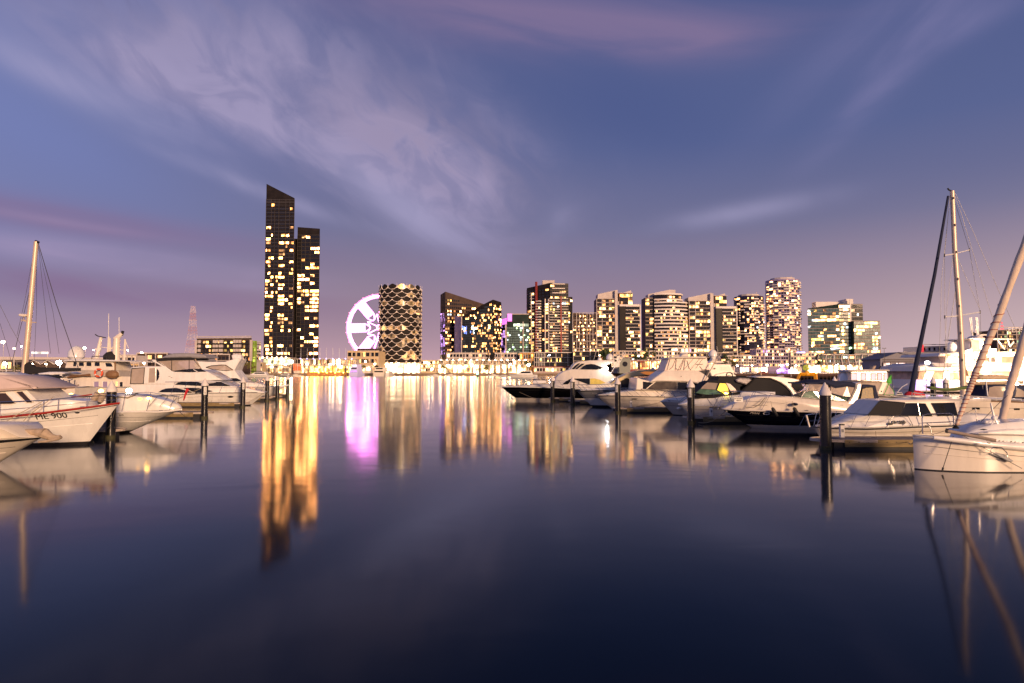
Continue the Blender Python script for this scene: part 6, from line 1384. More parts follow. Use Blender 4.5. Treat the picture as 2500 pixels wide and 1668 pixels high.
b.tube('awning_post', [(1190, 440, -2), (1190, 530, -2)], .08, TEAK)
b.tube('roof_rail', [(950, 412, -1.8), (952, 382, -1.8), (1100, 382, -1.8), (1100, 412, -1.8)], .05, RUB)
m_ = MB(GEL2); m_.tube([b.p(1200, 430), b.p(1208, 200)], .42, 12, r1=.36); m_.build('crane_post', b.T, smooth=True)
m_ = MB(GEL2); m_.tube([b.p(1195, 205), b.p(1265, 145)], .34, 8, r1=.22); m_.build('crane_arm', b.T); m_ = MB(RUB); m_.tube([b.p(1258, 165), b.p(1272, 120)], .18, 6); m_.build('crane_head', b.T)
m_ = MB(GEL2); m_.tube([b.p(1000, 400), b.p(1045, 185)], .26, 8, r1=.16); m_.build('radar_mast', b.T); b.tube('mast_yard', [(985, 155), (1010, 172), (1045, 180), (1095, 190)], .06, RUB)
b.shell('radar_fin', [(965, 305), (1010, 290), (1045, 300), (1020, 340)], .2, .15, GEL)
for x0, x1, y0, y1 in ((1118, 1125, 540, -60), (1232, 1232, 200, -20)): b.tube('antenna', [(x0, y0), (x1, y1)], .035, GEL)
b.tube('derrick', [(1105, 540), (1125, 180)], .16, GEL2, r1=.1); b.tube('derrick', [(1145, 420), (1135, 195)], .1, GEL2); b.tube('stay', [(1060, 410), (1190, 260)], .06, GEL2); b.tube('post', [(1285, 430), (1295, 205)], .14, GEL2, r1=.1); b.tube('stay', [(1295, 215), (1330, 300)], .04, GEL2)
b.tube('boom_spar', [(700, 600, -2.5), (930, 570, -2.5)], .12, TEAK); b.tube('boom_spar', [(700, 575, -2.6), (935, 585, -2.6)], .07, TEAK); b.tube('cross_spar', [(1040, 285), (1290, 320)], .04, GEL2)
dome(b, 790, 350, .9); q = b.p(1160, 570, -2.6); m_ = MB(TEAK); m_.ball(q, .8, .4, .5); m_.build('winch', b.T)
q = b.p(1100, 380, 0); m_ = MB(CANB); m_.ball(b.p(1150, 395), .9, .8, .75); m_.build('funnel_cover', b.T, smooth=True)
lifering('smaller red life ring on the cream workboat rail', b, 1020, 553, .42, -2.75)

def lantern(label, bt, x, y, off, r, m):
    q = bt.p(x, y, off); T = thing('lantern', label, 'lantern', (q.x, q.y, q.z - .5), 'small lit lanterns among the boats'); a = MB(m); a.ball(q, r, r, r * .8, 10); a.build('lamp', T); a = MB(CHROME); a.tube([(q.x, q.y, q.z - .5), (q.x, q.y, q.z - r * .5)], .025, 6); a.build('post', T)
bb = Boat.__new__(Boat); bb.Z = Z1; bb.Yc = 42
lantern('amber lantern, left one behind the red cap rail', bb, 735, 785, 0, .16, LAMPA); lantern('amber lantern, right one nearer the pile', bb, 1045, 740, 0, .15, LAMPA); lantern('greenish white lantern beside the low foredeck', bb, 1335, 735, 0, .17, mat('lamp_greenish', (.8, 1, .8), .4, emit=40, ecol=(.75, 1, .7)))
# ------------------------------------------------------------ right side boats
b = Boat('flybridge_cruiser', 'large cruiser with black hull and swooping white superstructure, bow nearest the channel', 'boat', ZA, 80.2, 4.8, 1100); b.sc = 6.528
b.hull([(150, 552), (400, 552), (1000, 565), (1350, 582), (1700, 600), (2150, 620)], (420, 776), 2150, [BLACKH, BLACKH, BLACKH, BLACKH, BLACKH], boot=GEL2, bootz=.3, rub=GEL, rubr=.06, flare=.35)
b.shell('bow_sprit', [(70, 535), (80, 528), (300, 540), (300, 556), (150, 556), (75, 550)], .45, .4, GEL2, taper=(300, 70, .5))
b.shell('foredeck', [(180, 550), (400, 528), (700, 515), (1020, 505), (1150, 560)], 1.7, 1.2, DECK, taper=(900, 180, .2))
b.shell('superstructure', [(1000, 568), (1010, 470), (1020, 405), (1080, 350), (1150, 306), (1260, 272), (1840, 268), (1900, 330), (2010, 432), (2080, 500), (2080, 610), (1350, 590)], 2.1, 1.75, GEL2, taper=(1300, 1000, .6))
b.panel('saloon_window', [(1130, 512), (1180, 470), (1250, 428), (1330, 420), (1568, 420), (1568, 517)], GLASS)
b.panel('saloon_window', [(1574, 420), (1640, 418), (1730, 440), (1820, 490), (1730, 510), (1574, 517)], mat('saloon_gold', (.35, .24, .05), .2, emit=.35, ecol=(1, .65, .12), var=.4, vs=2), label='yellow lit saloon window')
b.tube('mullion', [(1392, 420, -2.2), (1392, 515, -2.2)], .03, RUB)
b.shell('flybridge', [(1250, 276), (1290, 215), (1330, 172), (1400, 146), (1560, 130), (1960, 126), (1965, 155), (1900, 180), (1830, 215), (1845, 272)], 1.8, 1.5, GEL2, taper=(1450, 1250, .7))
b.panel('window', [(1420, 274), (1470, 220), (1510, 198), (1580, 188), (1640, 195), (1775, 245), (1740, 265), (1690, 278)], GLASS)
b.panel('windscreen', [(1325, 280), (1400, 210), (1440, 182), (1488, 184), (1410, 240), (1345, 285)], GLASS); b.panel('windscreen', [(1265, 278), (1330, 215), (1385, 178), (1415, 178), (1310, 278)], GLASS)
b.rail([(40, 432), (400, 430), (960, 442), (1290, 468)], [60, 200, 330, 500, 690, 860, 1060, 1250], lean=.45, far=True, mid=False)
dome(b, 1885, 80, .45); dome(b, 1725, 110, .25)
b.text('Vision', 600, 565, 11, GELG, name='boat_name')
b.shell('deck_box', [(660, 500), (655, 460), (690, 450), (860, 455), (880, 480), (860, 492), (700, 505)], .6, .5, GEL)
b.tube('aerial', [(1610, 190, 1), (1680, -60, 1)], .03, POLE)
b.shell('aft_tower', [(1935, 240), (1930, 60), (1945, 50), (1975, 52), (2060, 56), (2050, 120), (2040, 240)], .5, .4, GEL2); b.panel('tower_opening', [(1950, 65), (1995, 65), (1995, 95), (1950, 95)], GLASS); b.panel('tower_opening', [(1950, 122), (1995, 122), (1995, 152), (1950, 152)], GLASS)
b.tube('outrigger', [(2000, 230, -1), (2140, 10, -1)], .05, GEL2); b.tube('outrigger', [(1880, 370, -1.5), (2120, -10, -1.5)], .04, GEL2)
lantern('glaring white lantern at the stern of the black hulled cruiser', b, 1840, 255, -2.4, .16, LAMPC)

b = Boat('motor_yacht', 'sports cruiser with grey and white bow and yellow cream swept hardtop', 'boat', ZA, 65, 3.4, 2100); b.sc = 6.528
b.hull([(1360, 622), (1500, 618), (1700, 612), (2050, 610), (2800, 620)], (1612, 884), 2800, [GEL, GEL, GELG, GELG, GELG], boot=ANTI, bootz=.2, rub=RUB, rubr=.05, flare=.3, zf=(.35, .5, .7, .9, 1))
b.text('KV746', 1640, 657, 18, GEL, shear=.15)
b.rail([(1320, 520), (1640, 520), (2000, 518), (2300, 520)], [1380, 1450, 1530, 1700, 1790, 1900, 2080, 2200], lean=.35)
b.shell('foredeck', [(1420, 612), (1700, 575), (2000, 560), (2300, 560), (2300, 612), (1700, 612)], 1.3, 1.1, GEL, taper=(2000, 1420, .2))
b.shell('cockpit', [(2000, 600), (2060, 470), (2310, 440), (2320, 410), (2480, 410), (2620, 460), (2620, 610)], 1.45, 1.3, GEL2)
b.panel('canvas_side', [(2065, 590), (2063, 460), (2110, 425), (2160, 410), (2240, 455), (2305, 445), (2305, 590)], CANB)
b.text('sport', 2235, 495, 16, GEL, fit=b.fit, name='boat_name', shear=.3)
Zo = b.Z; b.Z = ZB
b.shell('swept_hardtop', [(60, 565), (150, 505), (330, 412), (500, 362), (700, 345), (880, 350), (900, 400), (860, 430), (640, 432), (480, 445), (260, 522), (130, 568)], 1.4, 1.2, mat('gelcoat_yellow', (.66, .52, .24), .3, var=.06, coat=.4))
b.panel('rear_window', [(540, 392), (620, 372), (760, 378), (890, 400), (820, 432), (640, 425)], mat('orange_lit_glass', (.3, .08, .02), .2, emit=.5, ecol=(1, .3, .06), var=.5, vs=3))
dome(b, 745, 345, .24); b.shell('antenna_pod', [(640, 400), (660, 390), (720, 392), (725, 410), (650, 414)], .3, .25, GEL); b.tube('antenna', [(683, 395), (680, 60)], .018, POLE)
b.Z = Zo

b = Boat('flybridge_cruiser', 'big cream flybridge cruiser with clear curtained bridge in the centre of the right hand row', 'boat', ZB, 59.2, 4.6, 900); b.sc = 6.528
b.hull([(-178, 757), (100, 762), (300, 768), (870, 780), (1300, 792), (1800, 800)], (122, 1008), 1800, [GEL2], boot=ANTI, bootz=.08, rub=RUB, rubr=.035, flare=.24)
b.shell('foredeck', [(-120, 755), (60, 720), (300, 690), (560, 655), (1400, 655), (1500, 700), (1600, 790), (700, 778), (100, 762)], 1.9, 1.6, GEL2, taper=(500, -120, .15))
b.shell('deckhouse', [(470, 668), (486, 478), (512, 470), (575, 500), (760, 540), (810, 500), (1690, 505), (1690, 525), (1560, 620), (1430, 665), (1300, 690)], 1.95, 1.8, GEL2)
b.panel('window', [(585, 532), (680, 545), (755, 552), (690, 600), (632, 652), (585, 652)], GLASS)
b.panel('window', [(640, 662), (700, 610), (795, 537), (960, 534), (1128, 540), (1128, 664)], mat('brown_tinted_glass', (.06, .045, .035), .15, var=.3))
b.panel('window', [(1134, 540), (1290, 548), (1290, 664), (1134, 664)], GLASS); b.panel('window', [(1390, 556), (1485, 582), (1425, 640), (1400, 600)], GLASS)
b.shell('bridge_deck', [(690, 545), (760, 480), (850, 420), (925, 366), (1000, 356), (1250, 362), (1480, 362), (1580, 420), (1660, 490), (1690, 518), (1480, 572), (1400, 550), (1200, 532), (800, 530)], 2.1, 1.8, GEL2)
b.panel('vent', [(1195 + 8 * math.cos(a), 452 + 6 * math.sin(a)) for a in [i * .8 for i in range(8)]], RUB)
b.panel('canvas_skirt', [(1485, 362), (1640, 352), (1690, 500), (1640, 480), (1560, 410)], mat('canvas_dark_grey', (.06, .06, .06), .85))
b.shell('bridge_enclosure', [(925, 362), (960, 260), (1000, 165), (1600, 152), (1625, 250), (1648, 345), (1480, 364)], 1.6, 1.45, VINYLC, r=.03)
ft_ = b.fit
for pts in ([(1020, 165), (970, 350)], [(1120, 165), (1100, 352)], [(1240, 165), (1150, 350)], [(1260, 165), (1235, 350)], [(1400, 160), (1240, 345)], [(1500, 160), (1340, 352)], [(1550, 158), (1430, 320)], [(1430, 262), (1540, 258)], [(1010, 340), (1060, 300), (1110, 166)], [(1115, 320), (1135, 350), (1180, 345), (1235, 200)], [(1290, 200), (1320, 320), (1345, 350)], [(1490, 290), (1530, 345), (1600, 340)]):
    m_ = MB(WIRE); m_.tube([ft_(x, y, .03) for x, y in pts], .022, 5); m_.build('enclosure_seam', b.T)
b.shell('hardtop', [(985, 168), (1000, 146), (1100, 136), (1220, 130), (1590, 130), (1608, 166), (1300, 160)], 1.75, 1.65, GEL2)
b.shell('radar_base', [(1195, 132), (1210, 95), (1240, 75), (1290, 75), (1310, 100), (1315, 132)], .5, .3, GEL2); b.tube('radar_bar', [(1195, 75, -.6), (1310, 72, -.6)], .07, GEL)
for x0, y0, x1, y1 in ((1330, 130, 1300, -140), (1200, 80, 1080, -160), (1480, 130, 1700, -420), (1500, 130, 1590, -200)): b.tube('antenna', [(x0, y0, .4), (x1, y1, .4)], .02, POLE)
b.rail([(-178, 640), (300, 648), (700, 652), (1300, 700)], [-100, 60, 280, 400, 540, 740, 950, 1130], lean=.5, mid=False)
b.text('NX007', 452, 812, 20, INK)
b.tube('mooring_line', [(860, 870, -2.4), (420, 950, -2.5), (200, 985, -2.7)], .02, ROPE); b.tube('mooring_line', [(700, 880, -2.4), (330, 970, -2.5)], .02, ROPE)
fender('small pale fender by the cream cruiser waterline', b.p(815, 950, -2.4), .13, .35, GEL)
b.tube('outrigger', [(1430, 710, -2.3), (1580, 500, -2.3), (1765, 170, -2.3)], .045, ALU)

b = Boat('flybridge_cruiser', 'white cruiser with radar dome and round logo on its arch, behind the curtained bridge', 'boat', ZB, 72, 4.2, 1900); b.sc = 6.528
b.hull([(1300, 640), (1600, 640), (2100, 640), (2500, 650)], (1450, 950), 2500, [GEL2], boot=ANTI)
b.shell('upper_deck', [(1620, 260), (1640, 250), (1985, 256), (1995, 300), (2060, 390), (2000, 400), (1900, 390), (1750, 425), (1690, 470), (1640, 360)], 1.7, 1.5, GEL2)
b.panel('clear_window', [(1830, 300), (1960, 290), (2010, 370), (1830, 350)], VINYLC); b.text('HP', 1720, 330, 26, INK, fit=b.fit, name='lettering')
b.shell('arch', [(1670, 500), (1690, 465), (1760, 415), (1900, 385), (1990, 386), (2060, 430), (2112, 482), (2080, 492), (1880, 500), (1780, 515)], 1.9, 1.8, GEL2)
m_ = MB(INK); q = b.fit(1965, 436, .03); m_.ringtube(q, .33, .045, 24, 5, 'Y'); m_.build('round_logo', b.T); b.text('MERIDIAN', 1955, 436, 9, INK, fit=b.fit, name='boat_name')
b.shell('deckhouse', [(1500, 640), (1600, 500), (2080, 492), (2250, 640)], 1.85, 1.8, CANB)
dome(b, 1700, 90, .48); b.shell('radar_platform', [(1650, 220), (1680, 200), (1700, 165), (1730, 165), (1760, 200), (1860, 210), (1890, 235), (1650, 240)], .7, .5, GEL2); b.tube('dome_post', [(1702, 120), (1704, 200)], .2, GEL)
b.tube('antenna', [(1760, 190, .3), (1960, -60, .3)], .02, POLE); b.tube('outrigger', [(1800, 160, .5), (1760, -30, .5)], .025, POLE)

b = Boat('motor_yacht', 'cream cruiser bow with small round fender and white anchor, left of the fourth pile', 'boat', ZB, 52.8, 2.9, 1500); b.sc = 6.528
b.hull([(862, 848), (1000, 856), (1300, 868), (1800, 890), (2100, 900)], (1075, 1050), 2100, [GEL2], boot=ANTI, bootz=.06, rub=GEL, rubr=.03, flare=.22)
b.shell('foredeck', [(880, 845), (1000, 805), (1300, 780), (1600, 790), (1700, 870), (1300, 865)], 1.2, 1.0, GEL, taper=(1300, 880, .2))
b.rail([(870, 770), (1000, 690), (1300, 705), (1700, 760)], [940, 1060, 1230, 1500], lean=.3, mid=False)
b.shell('anchor', [(1040, 925), (1090, 880), (1190, 872), (1150, 915), (1120, 930), (1140, 950)], .12, .1, GELG, r=.02)
q = b.p(1160, 965, -1.1); m_ = MB(GEL2); m_.ball(q, .2, .14, .13, 12); m_.build('anchor_shank', b.T, smooth=True)

b = Boat('motor_yacht', 'cream sports cruiser with black canopy frames and yellow glow inside, behind the fourth pile', 'boat', ZB, 48.2, 3.1, 1700); b.sc = 6.528
b.hull([(1150, 905), (1300, 915), (1500, 918), (1870, 922), (2150, 928), (2900, 940)], (1350, 1150), 2900, [GEL2], boot=ANTI, bootz=.08, rub=GEL, rubr=.03, flare=.2)
b.shell('foredeck', [(1160, 900), (1300, 850), (1420, 800), (1540, 765), (1850, 748), (2200, 700), (2700, 700), (2700, 920), (1500, 912)], 1.4, 1.15, GEL, taper=(1700, 1160, .15))
b.shell('dash', [(1420, 800), (1530, 770), (1850, 740), (2150, 690), (2150, 750), (1700, 800)], 1.25, 1.2, CANB)
b.shell('canopy', [(1440, 712), (1520, 640), (1600, 548), (1680, 524), (1800, 518), (1890, 532), (1990, 580), (2080, 655), (2140, 740), (1960, 752), (1540, 760)], 1.15, .95, CANB, r=.06)
b.panel('clear_screen', [(1505, 648), (1560, 590), (1612, 548), (1778, 560), (1742, 662)], VINYL)
b.panel('lit_curtain', [(1772, 668), (1812, 562), (1900, 566), (1925, 610), (1940, 650), (1958, 722), (1860, 716)], mat('yellow_cabin_light', (.5, .35, .03), .5, emit=1.6, ecol=(1, .62, .05), var=.3, vs=5))
b.panel('clear_curtain', [(1910, 556), (1975, 572), (2050, 640), (2105, 722), (2020, 730), (1960, 650)], VINYLC)
b.panel('windscreen', [(1425, 715), (1500, 655), (1742, 670), (1850, 730), (1600, 742)], GGREEN)
q = b.fit(1910, 722, .15); m_ = MB(mat('lamp_yellow', (1, .8, .3), .4, emit=18, ecol=(1, .68, .1))); m_.ball(q, .17, .1, .07, 10); m_.build('cabin_lamp', b.T)
b.rail([(1160, 860), (1420, 735), (1560, 740), (1830, 700), (2250, 690)], [1450, 1560, 1680, 1850, 1900], lean=.35, mid=False)
b.text('AGT936', 1750, 952, 26, INK)
b.shell('fender_bag', [(1818, 945), (1822, 760), (1862, 770), (1858, 950)], .1, .1, CANN, r=.03)

b = Boat('motor_yacht', 'cruiser entirely covered in black canvas under a white hardtop', 'boat', ZC, 53.5, 3.6, 900); b.sc = 6.272
b.hull([(200, 520), (500, 560), (900, 570), (1500, 600)], (350, 900), 1500, [GEL2], boot=ANTI)
b.shell('canvas_cover', [(420, 470), (440, 400), (540, 310), (650, 204), (760, 200), (890, 215), (1040, 280), (1130, 350), (1180, 400), (1232, 480), (1130, 560), (600, 560)], 1.55, 1.2, CANB, r=.1)
b.shell('hardtop', [(650, 202), (700, 184), (850, 178), (1010, 184), (1200, 205), (1330, 232), (1328, 256), (1255, 270), (1212, 288), (1204, 330), (1250, 400), (1300, 445), (1232, 482), (1185, 400), (1130, 340), (1040, 275), (880, 212)], 1.6, 1.35, GEL2, r=.06)
b.panel('aft_canvas', [(1208, 330), (1215, 295), (1255, 276), (1328, 258), (1400, 360), (1330, 420), (1270, 410)], CANB)
b.shell('mast_foot', [(1000, 184), (1040, 168), (1090, 170), (1100, 186)], .3, .2, GEL); b.tube('antenna', [(1200, 190), (1200, 105)], .025, POLE)
b.shell('side_bag', [(355, 235), (420, 205), (560, 215), (600, 240), (520, 310), (380, 270)], 1.7, 1.6, mat('plastic_sheet', (.35, .32, .32), .2, var=.4, vs=5), r=.08)
b.shell('cockpit_cover', [(60, 250), (100, 180), (470, 180), (640, 195), (420, 350), (440, 480), (300, 480)], 1.5, 1.3, CANB)

b = Boat('motor_yacht', 'sports cruiser with navy hull, navy bimini and tall white arch', 'boat', ZC, 40.2, 3.5, 1400); b.sc = 6.272
b.hull([(145, 682), (450, 702), (1000, 714), (1640, 728), (2260, 745), (2650, 758)], (600, 988), 2650, [GEL2, NAVY, NAVY, NAVY, NAVY], boot=GEL2, bootz=.1, rub=GEL2, rubr=.045, flare=.32, zf=(.12, .4, .7, .9, 1), full=.6)
b.shell('topsides', [(150, 678), (230, 640), (330, 600), (440, 560), (560, 520), (700, 492), (860, 490), (1200, 490), (1350, 512), (1640, 536), (2050, 566), (2260, 600), (2450, 620), (2600, 650), (2640, 750), (1640, 722), (450, 698)], 1.68, 1.35, GEL2, taper=(1200, 150, .1))
ft_ = b.fit
b.panel('cove_line', [(620, 626), (2000, 622), (2000, 626), (620, 630)], RUB)
for x, y in ((1250, 612),): b.panel('portlight', [(x + 55 * math.cos(a), y + 22 * math.sin(a)) for a in [i * .45 for i in range(14)]], GLASS, trim=CHROME, tr=.015)
for x, y in ((825, 750), (2030, 785)): b.panel('portlight', [(x + 50 * math.cos(a), y + 17 * math.sin(a)) for a in [i * .45 for i in range(14)]], GLASS, fit=b.hf, trim=GEL, tr=.025)
b.text('PV444', 640, 748, 34, GEL2, rz=R(-3), shear=.1)
b.panel('windscreen', [(1205, 487), (1300, 440), (1400, 400), (1450, 385), (1400, 430), (1350, 505)], GLASS, fit=ft_, trim=CHROME, tr=.015)
b.panel('windscreen', [(1355, 505), (1410, 430), (1520, 395), (1625, 420), (1640, 530)], GGREEN, fit=ft_, trim=CHROME, tr=.015)
b.panel('side_window', [(1640, 445), (1780, 440), (2070, 500), (2048, 562), (1642, 532)], GGREEN, fit=ft_, trim=CHROME, tr=.015)
for x in (1850, 1640): b.tube('window_bar', [(x + 40, 455 + (x - 1640) * .1, -1.5), (x, 545, -1.55)], .02, CHROME)
b.shell('bimini_top', [(1420, 302), (1500, 288), (1570, 285), (1640, 242), (1750, 232), (1900, 252), (2140, 268), (2195, 290), (2198, 330), (2170, 352), (2060, 330), (1880, 358), (1760, 304), (1560, 300)], 1.45, 1.2, CANN, r=.1)
fb = b.fit
b.panel('side_curtain', [(1800, 325), (1880, 358), (2060, 332), (2180, 352), (2112, 502), (1990, 490), (1800, 440)], VINYL, fit=fb, trim=CANN, tr=.03)
b.panel('front_curtain', [(1475, 300), (1560, 302), (1760, 310), (1800, 440), (1625, 420), (1470, 400)], VINYL, fit=fb)
for pts in ([(1478, 300), (1470, 410)], [(1620, 310), (1600, 420)], [(1480, 360), (1560, 440)], [(1620, 320), (1550, 390)], [(1850, 350), (2080, 495)], [(1430, 305), (1290, 430)]): b.tube('bimini_frame', [(x, y, -1.3) for x, y in pts], .025, CANN)
b.Z = ZD
b.shell('arch', [(580, 292), (640, 280), (657, 312), (640, 400), (610, 500), (600, 560), (640, 610), (560, 640), (440, 560), (500, 500), (575, 350)], 1.55, 1.3, GEL2, r=.09)
b.shell('camper_canvas', [(650, 312), (740, 308), (832, 322), (850, 400), (882, 500), (850, 520), (760, 606), (640, 600), (600, 562), (612, 500), (640, 400)], 1.4, 1.2, CANN, r=.08)
b.panel('camper_window', [(652, 365), (700, 345), (790, 342), (800, 420), (812, 540), (700, 552), (618, 548), (640, 440)], mat('gold_vinyl', (.16, .10, .02), .35, var=.9, vs=9, spec=.2), trim=CANB, tr=.03)
b.Z = ZC
b.rail([(130, 420), (300, 412), (480, 414), (640, 425), (880, 440), (1100, 490)], [140, 300, 480, 640, 880], lean=-.35, far=True)
b.tube('anchor_chain', [(800, 510, -1.2), (720, 610, -1.3), (620, 665, -1.45), (500, 652, -1.3)], .018, RUB)
b.shell('anchor', [(165, 690), (200, 700), (300, 715), (280, 735), (210, 725)], .12, .1, GELG, r=.02)
fender('black fender, left one of two on the navy cruiser topsides', b.p(985, 640, -1.72), .11, .62, RUB, tilt=-.5); fender('black fender, right one of two on the navy cruiser topsides', b.p(1315, 638, -1.74), .11, .62, RUB, tilt=-.5)
q = b.p(395, 545, -1.0); T = thing('notice_board', 'small white notice board on the foredeck rail of the navy cruiser', 'sign', q); m_ = MB(PSIGN); m_.box(q.x - .27, q.x + .27, q.y - .02, q.y, q.z - .12, q.z + .16); m_.build('board', T); text_mesh('NO MOORING', .075, INK, T, (q.x, q.y - .03, q.z + .08)); text_mesh('BERTH', .09, INK, T, (q.x, q.y - .03, q.z - .03))

b = Boat('motor_yacht', 'white cabin boat with black covered windscreen and dark side windows, lettered bow', 'boat', ZD, 32.3, 3.1, 1200); b.sc = 5.2275
b.hull([(30, 850), (255, 868), (720, 882), (1300, 856), (1900, 835), (2350, 820), (2800, 815)], (150, 1080), 2800, [GEL2, GEL2, GEL2, GEL2, GEL], boot=ANTI, bootz=.05, rub=RUB, rubr=.028, flare=.4, full=.45)
b.shell('foredeck', [(90, 850), (250, 825), (450, 760), (560, 725), (720, 690), (1130, 695), (1900, 690), (2400, 700), (2400, 812), (1300, 845), (720, 870), (255, 860)], 1.42, 1.2, GEL, taper=(900, 90, .12))
fd = b.fit
b.text('SV 050', 1118, 793, 40, INK, fit=fd, bold=.006)
b.panel('vent', [(985, 797), (1042, 797), (1042, 825), (985, 825)], RUB, fit=fd)
for y in (768, 793, 819): b.panel('gauge', [(1184 + 9 * math.cos(a), y + 9 * math.sin(a)) for a in [i * .8 for i in range(8)]], CHROME, fit=fd)
b.shell('cabin', [(720, 702), (870, 516), (1000, 506), (1240, 505), (1900, 490), (2312, 490), (2312, 530), (1915, 540), (1900, 720)], 1.25, 1.05, GEL2, r=.08)
fc_ = b.fit
b.panel('windscreen_cover', [(722, 700), (800, 604), (872, 520), (1000, 522), (1208, 542), (1170, 620), (1130, 702)], CANB, fit=fc_, eps=.03)
b.panel('side_window', [(1136, 706), (1216, 548), (1330, 548), (1458, 552), (1548, 712)], GLASS, fit=fc_, trim=RUB, tr=.015); b.tube('window_bar', [(1362, 550, -1.16), (1392, 708, -1.26)], .012, CHROME)
b.panel('side_window', [(1536, 548), (1830, 542), (1875, 705), (1620, 710)], GLASS, fit=fc_, trim=RUB, tr=.015)
b.tube('roof_edge', [(880, 514, -1.12), (1200, 540, -1.14)], .02, CHROME)
b.rail([(-75, 700), (250, 668), (420, 672), (720, 690), (1240, 716), (1300, 830)], [-60, 245, 325, 590, 740, 1005], lean=-.2)
b.tube('handrail', [(1422, 930, -1.5), (1420, 720, -1.5), (1440, 690, -1.5), (1790, 682, -1.5), (1822, 705, -1.5), (1832, 860, -1.5)], .022, CHROME); b.tube('handrail', [(1424, 798, -1.5), (1826, 782, -1.5)], .016, CHROME)
fender('white teardrop fender with navy top hanging from the lettered cabin boat', b.p(832, 985, -1.58), .13, .34, GEL)
m_ = MB(GEL2); m_.tube([b.p(-60, 700), b.p(-20, 850)], .05, 6); m_.build('bow_roller', b.T)

# foreground catamaran
b = Boat('catamaran', 'white catamaran with plumb bow in the right foreground, furled sails wound with red rope', 'sailing boat', ZE, 23.3, 1.9, 1500); b.sc = 6.031
b.hull([(292, 622), (600, 655), (1000, 715), (1500, 790), (1930, 850), (3600, 900)], (316, 1163), 3600, [GEL2], boot=ANTI, bootz=.035, rub=GEL, rubr=.015, flare=.05, full=.35)
b.tube('gunwale_tube', [(600, 655, -.72), (1000, 700, -.98), (1500, 765, -1.0), (1930, 800, -1.0), (2600, 850, -1.0)], .07, GEL, r1=.16, n=12)
b.shell('coachroof', [(980, 690), (1060, 585), (1250, 520), (1550, 452), (1930, 415), (2500, 400), (2500, 850), (1500, 760)], .85, .6, GEL, taper=(1500, 980, .4), r=.06)
b.shell('cabin_stripe', [(1270, 605), (1400, 570), (1700, 535), (1930, 530), (2300, 530), (2300, 640), (1800, 620), (1500, 612)], .92, .9, GEL, r=.04)
b.panel('deck_window', [(1255, 540), (1330, 525), (1400, 532), (1340, 548)], GLASS)
b.tube('bowsprit', [(785, 555, -.3), (1040, 605, -.6), (1520, 700, -1.15)], .065, CANT, r1=.055, n=12); b.tube('sprit_end', [(778, 553, -.3), (815, 560, -.32)], .075, RUB, n=12)
b.tube('bobstay', [(890, 630, -.9), (735, 1110, -.98)], .014, RUB); b.tube('stay_shackle', [(740, 1095, -.98), (725, 1150, -.98)], .035, RUB)
b.tube('guy_line', [(1040, 630, -.9), (1400, 840, -1.1), (1900, 1110, -1.2)], .010, WIRE); b.tube('guy_line', [(800, 545, -.3), (560, 620, .1)], .008, WIRE)
b.tube('pulpit', [(440, 600, -.3), (428, 370, -.3), (445, 325, -.3), (500, 308, -.3), (830, 298, -.3), (885, 320, -.3), (900, 480, -.3)], .02, CHROME, n=8); b.tube('pulpit', [(432, 440, -.3), (900, 418, -.3)], .013, CHROME); b.tube('pulpit', [(495, 440, -.28), (540, 480, -.28), (572, 600, -.28)], .014, CHROME)
m_ = MB(RUB); m_.lathe([(.10, -.03), (.12, 0), (.05, .05), (.11, .09)], b.p(925, 510, -.3), 14); m_.build('furling_drum', b.T, smooth=True)
def furled(b, pts, r0, r1, off, red, seed):
    random.seed(seed); P3 = [b.p(x, y, off) for x, y in pts]; mb = MB(mat('furled_sailcloth', (.66, .54, .43), .85, var=.15, vs=3, bump=.3, stretch=(1, 1, .3))); N = 40; C = []
    for i in range(N + 1):
        u = i / N * (len(P3) - 1); k_ = min(int(u), len(P3) - 2); C.append(P3[k_].lerp(P3[k_ + 1], u - k_))
    for i in range(N):
        a = r0 + (r1 - r0) * (i / N) ** .6; c = r0 + (r1 - r0) * ((i + 1) / N) ** .6; mb.tube([C[i], C[i + 1]], a * (1 + .08 * math.sin(i * 2.1)), 12, r1=c * (1 + .08 * math.sin(i * 2.1 + 2.1)), cap=False)
    sl = mb.build('furled_sail', b.T, smooth=True)
    rp = MB(mat('red_rope', (.35, .05, .03), .8)); W_ = []
    d = (C[-1] - C[0]).normalized(); a_ = d.cross(Vector((0, 1, 0))).normalized(); b_ = d.cross(a_)
    for i in range(red * 14):
        t = i / (red * 14) * .62; u = t * N; k_ = min(int(u), N - 1); c = C[k_].lerp(C[k_ + 1], u - k_); rr_ = (r0 + (r1 - r0) * t ** .6) * 1.1; th = 2 * math.pi * i / 14; W_.append(c + (a_ * math.cos(th) + b_ * math.sin(th)) * rr_)
    if W_: rp.tube(W_, .012, 5); rp.build('red_rope', sl)
furled(b, [(935, 470), (1110, 0), (1220, -300), (1560, -1150), (2150, -2760), (2800, -4500)], .055, .145, -.3, 24, 3)
furled(b, [(1600, 420), (1700, 0), (1790, -310), (2080, -1300), (2800, -3700)], .12, .155, .9, 0, 6)
b.tube('sail_sheet', [(1690, 30, .75), (1560, 150, .6), (1300, 420, -.2)], .01, RUB)
m_ = MB(ALU); m_.tube([b.p(3300, 700, 3), b.p(3350, -5200, 3)], .16, 12, r1=.11); m_.build('mast', b.T, smooth=True)
b.shell('outboard_cover', [(1405, 430), (1420, 400), (1490, 385), (1580, 392), (1600, 440), (1560, 500), (1400, 500)], .28, .22, GEL, r=.05); b.shell('outboard_vent', [(1358, 405), (1425, 405), (1425, 450), (1358, 445)], .2, .2, GEL, r=.03)
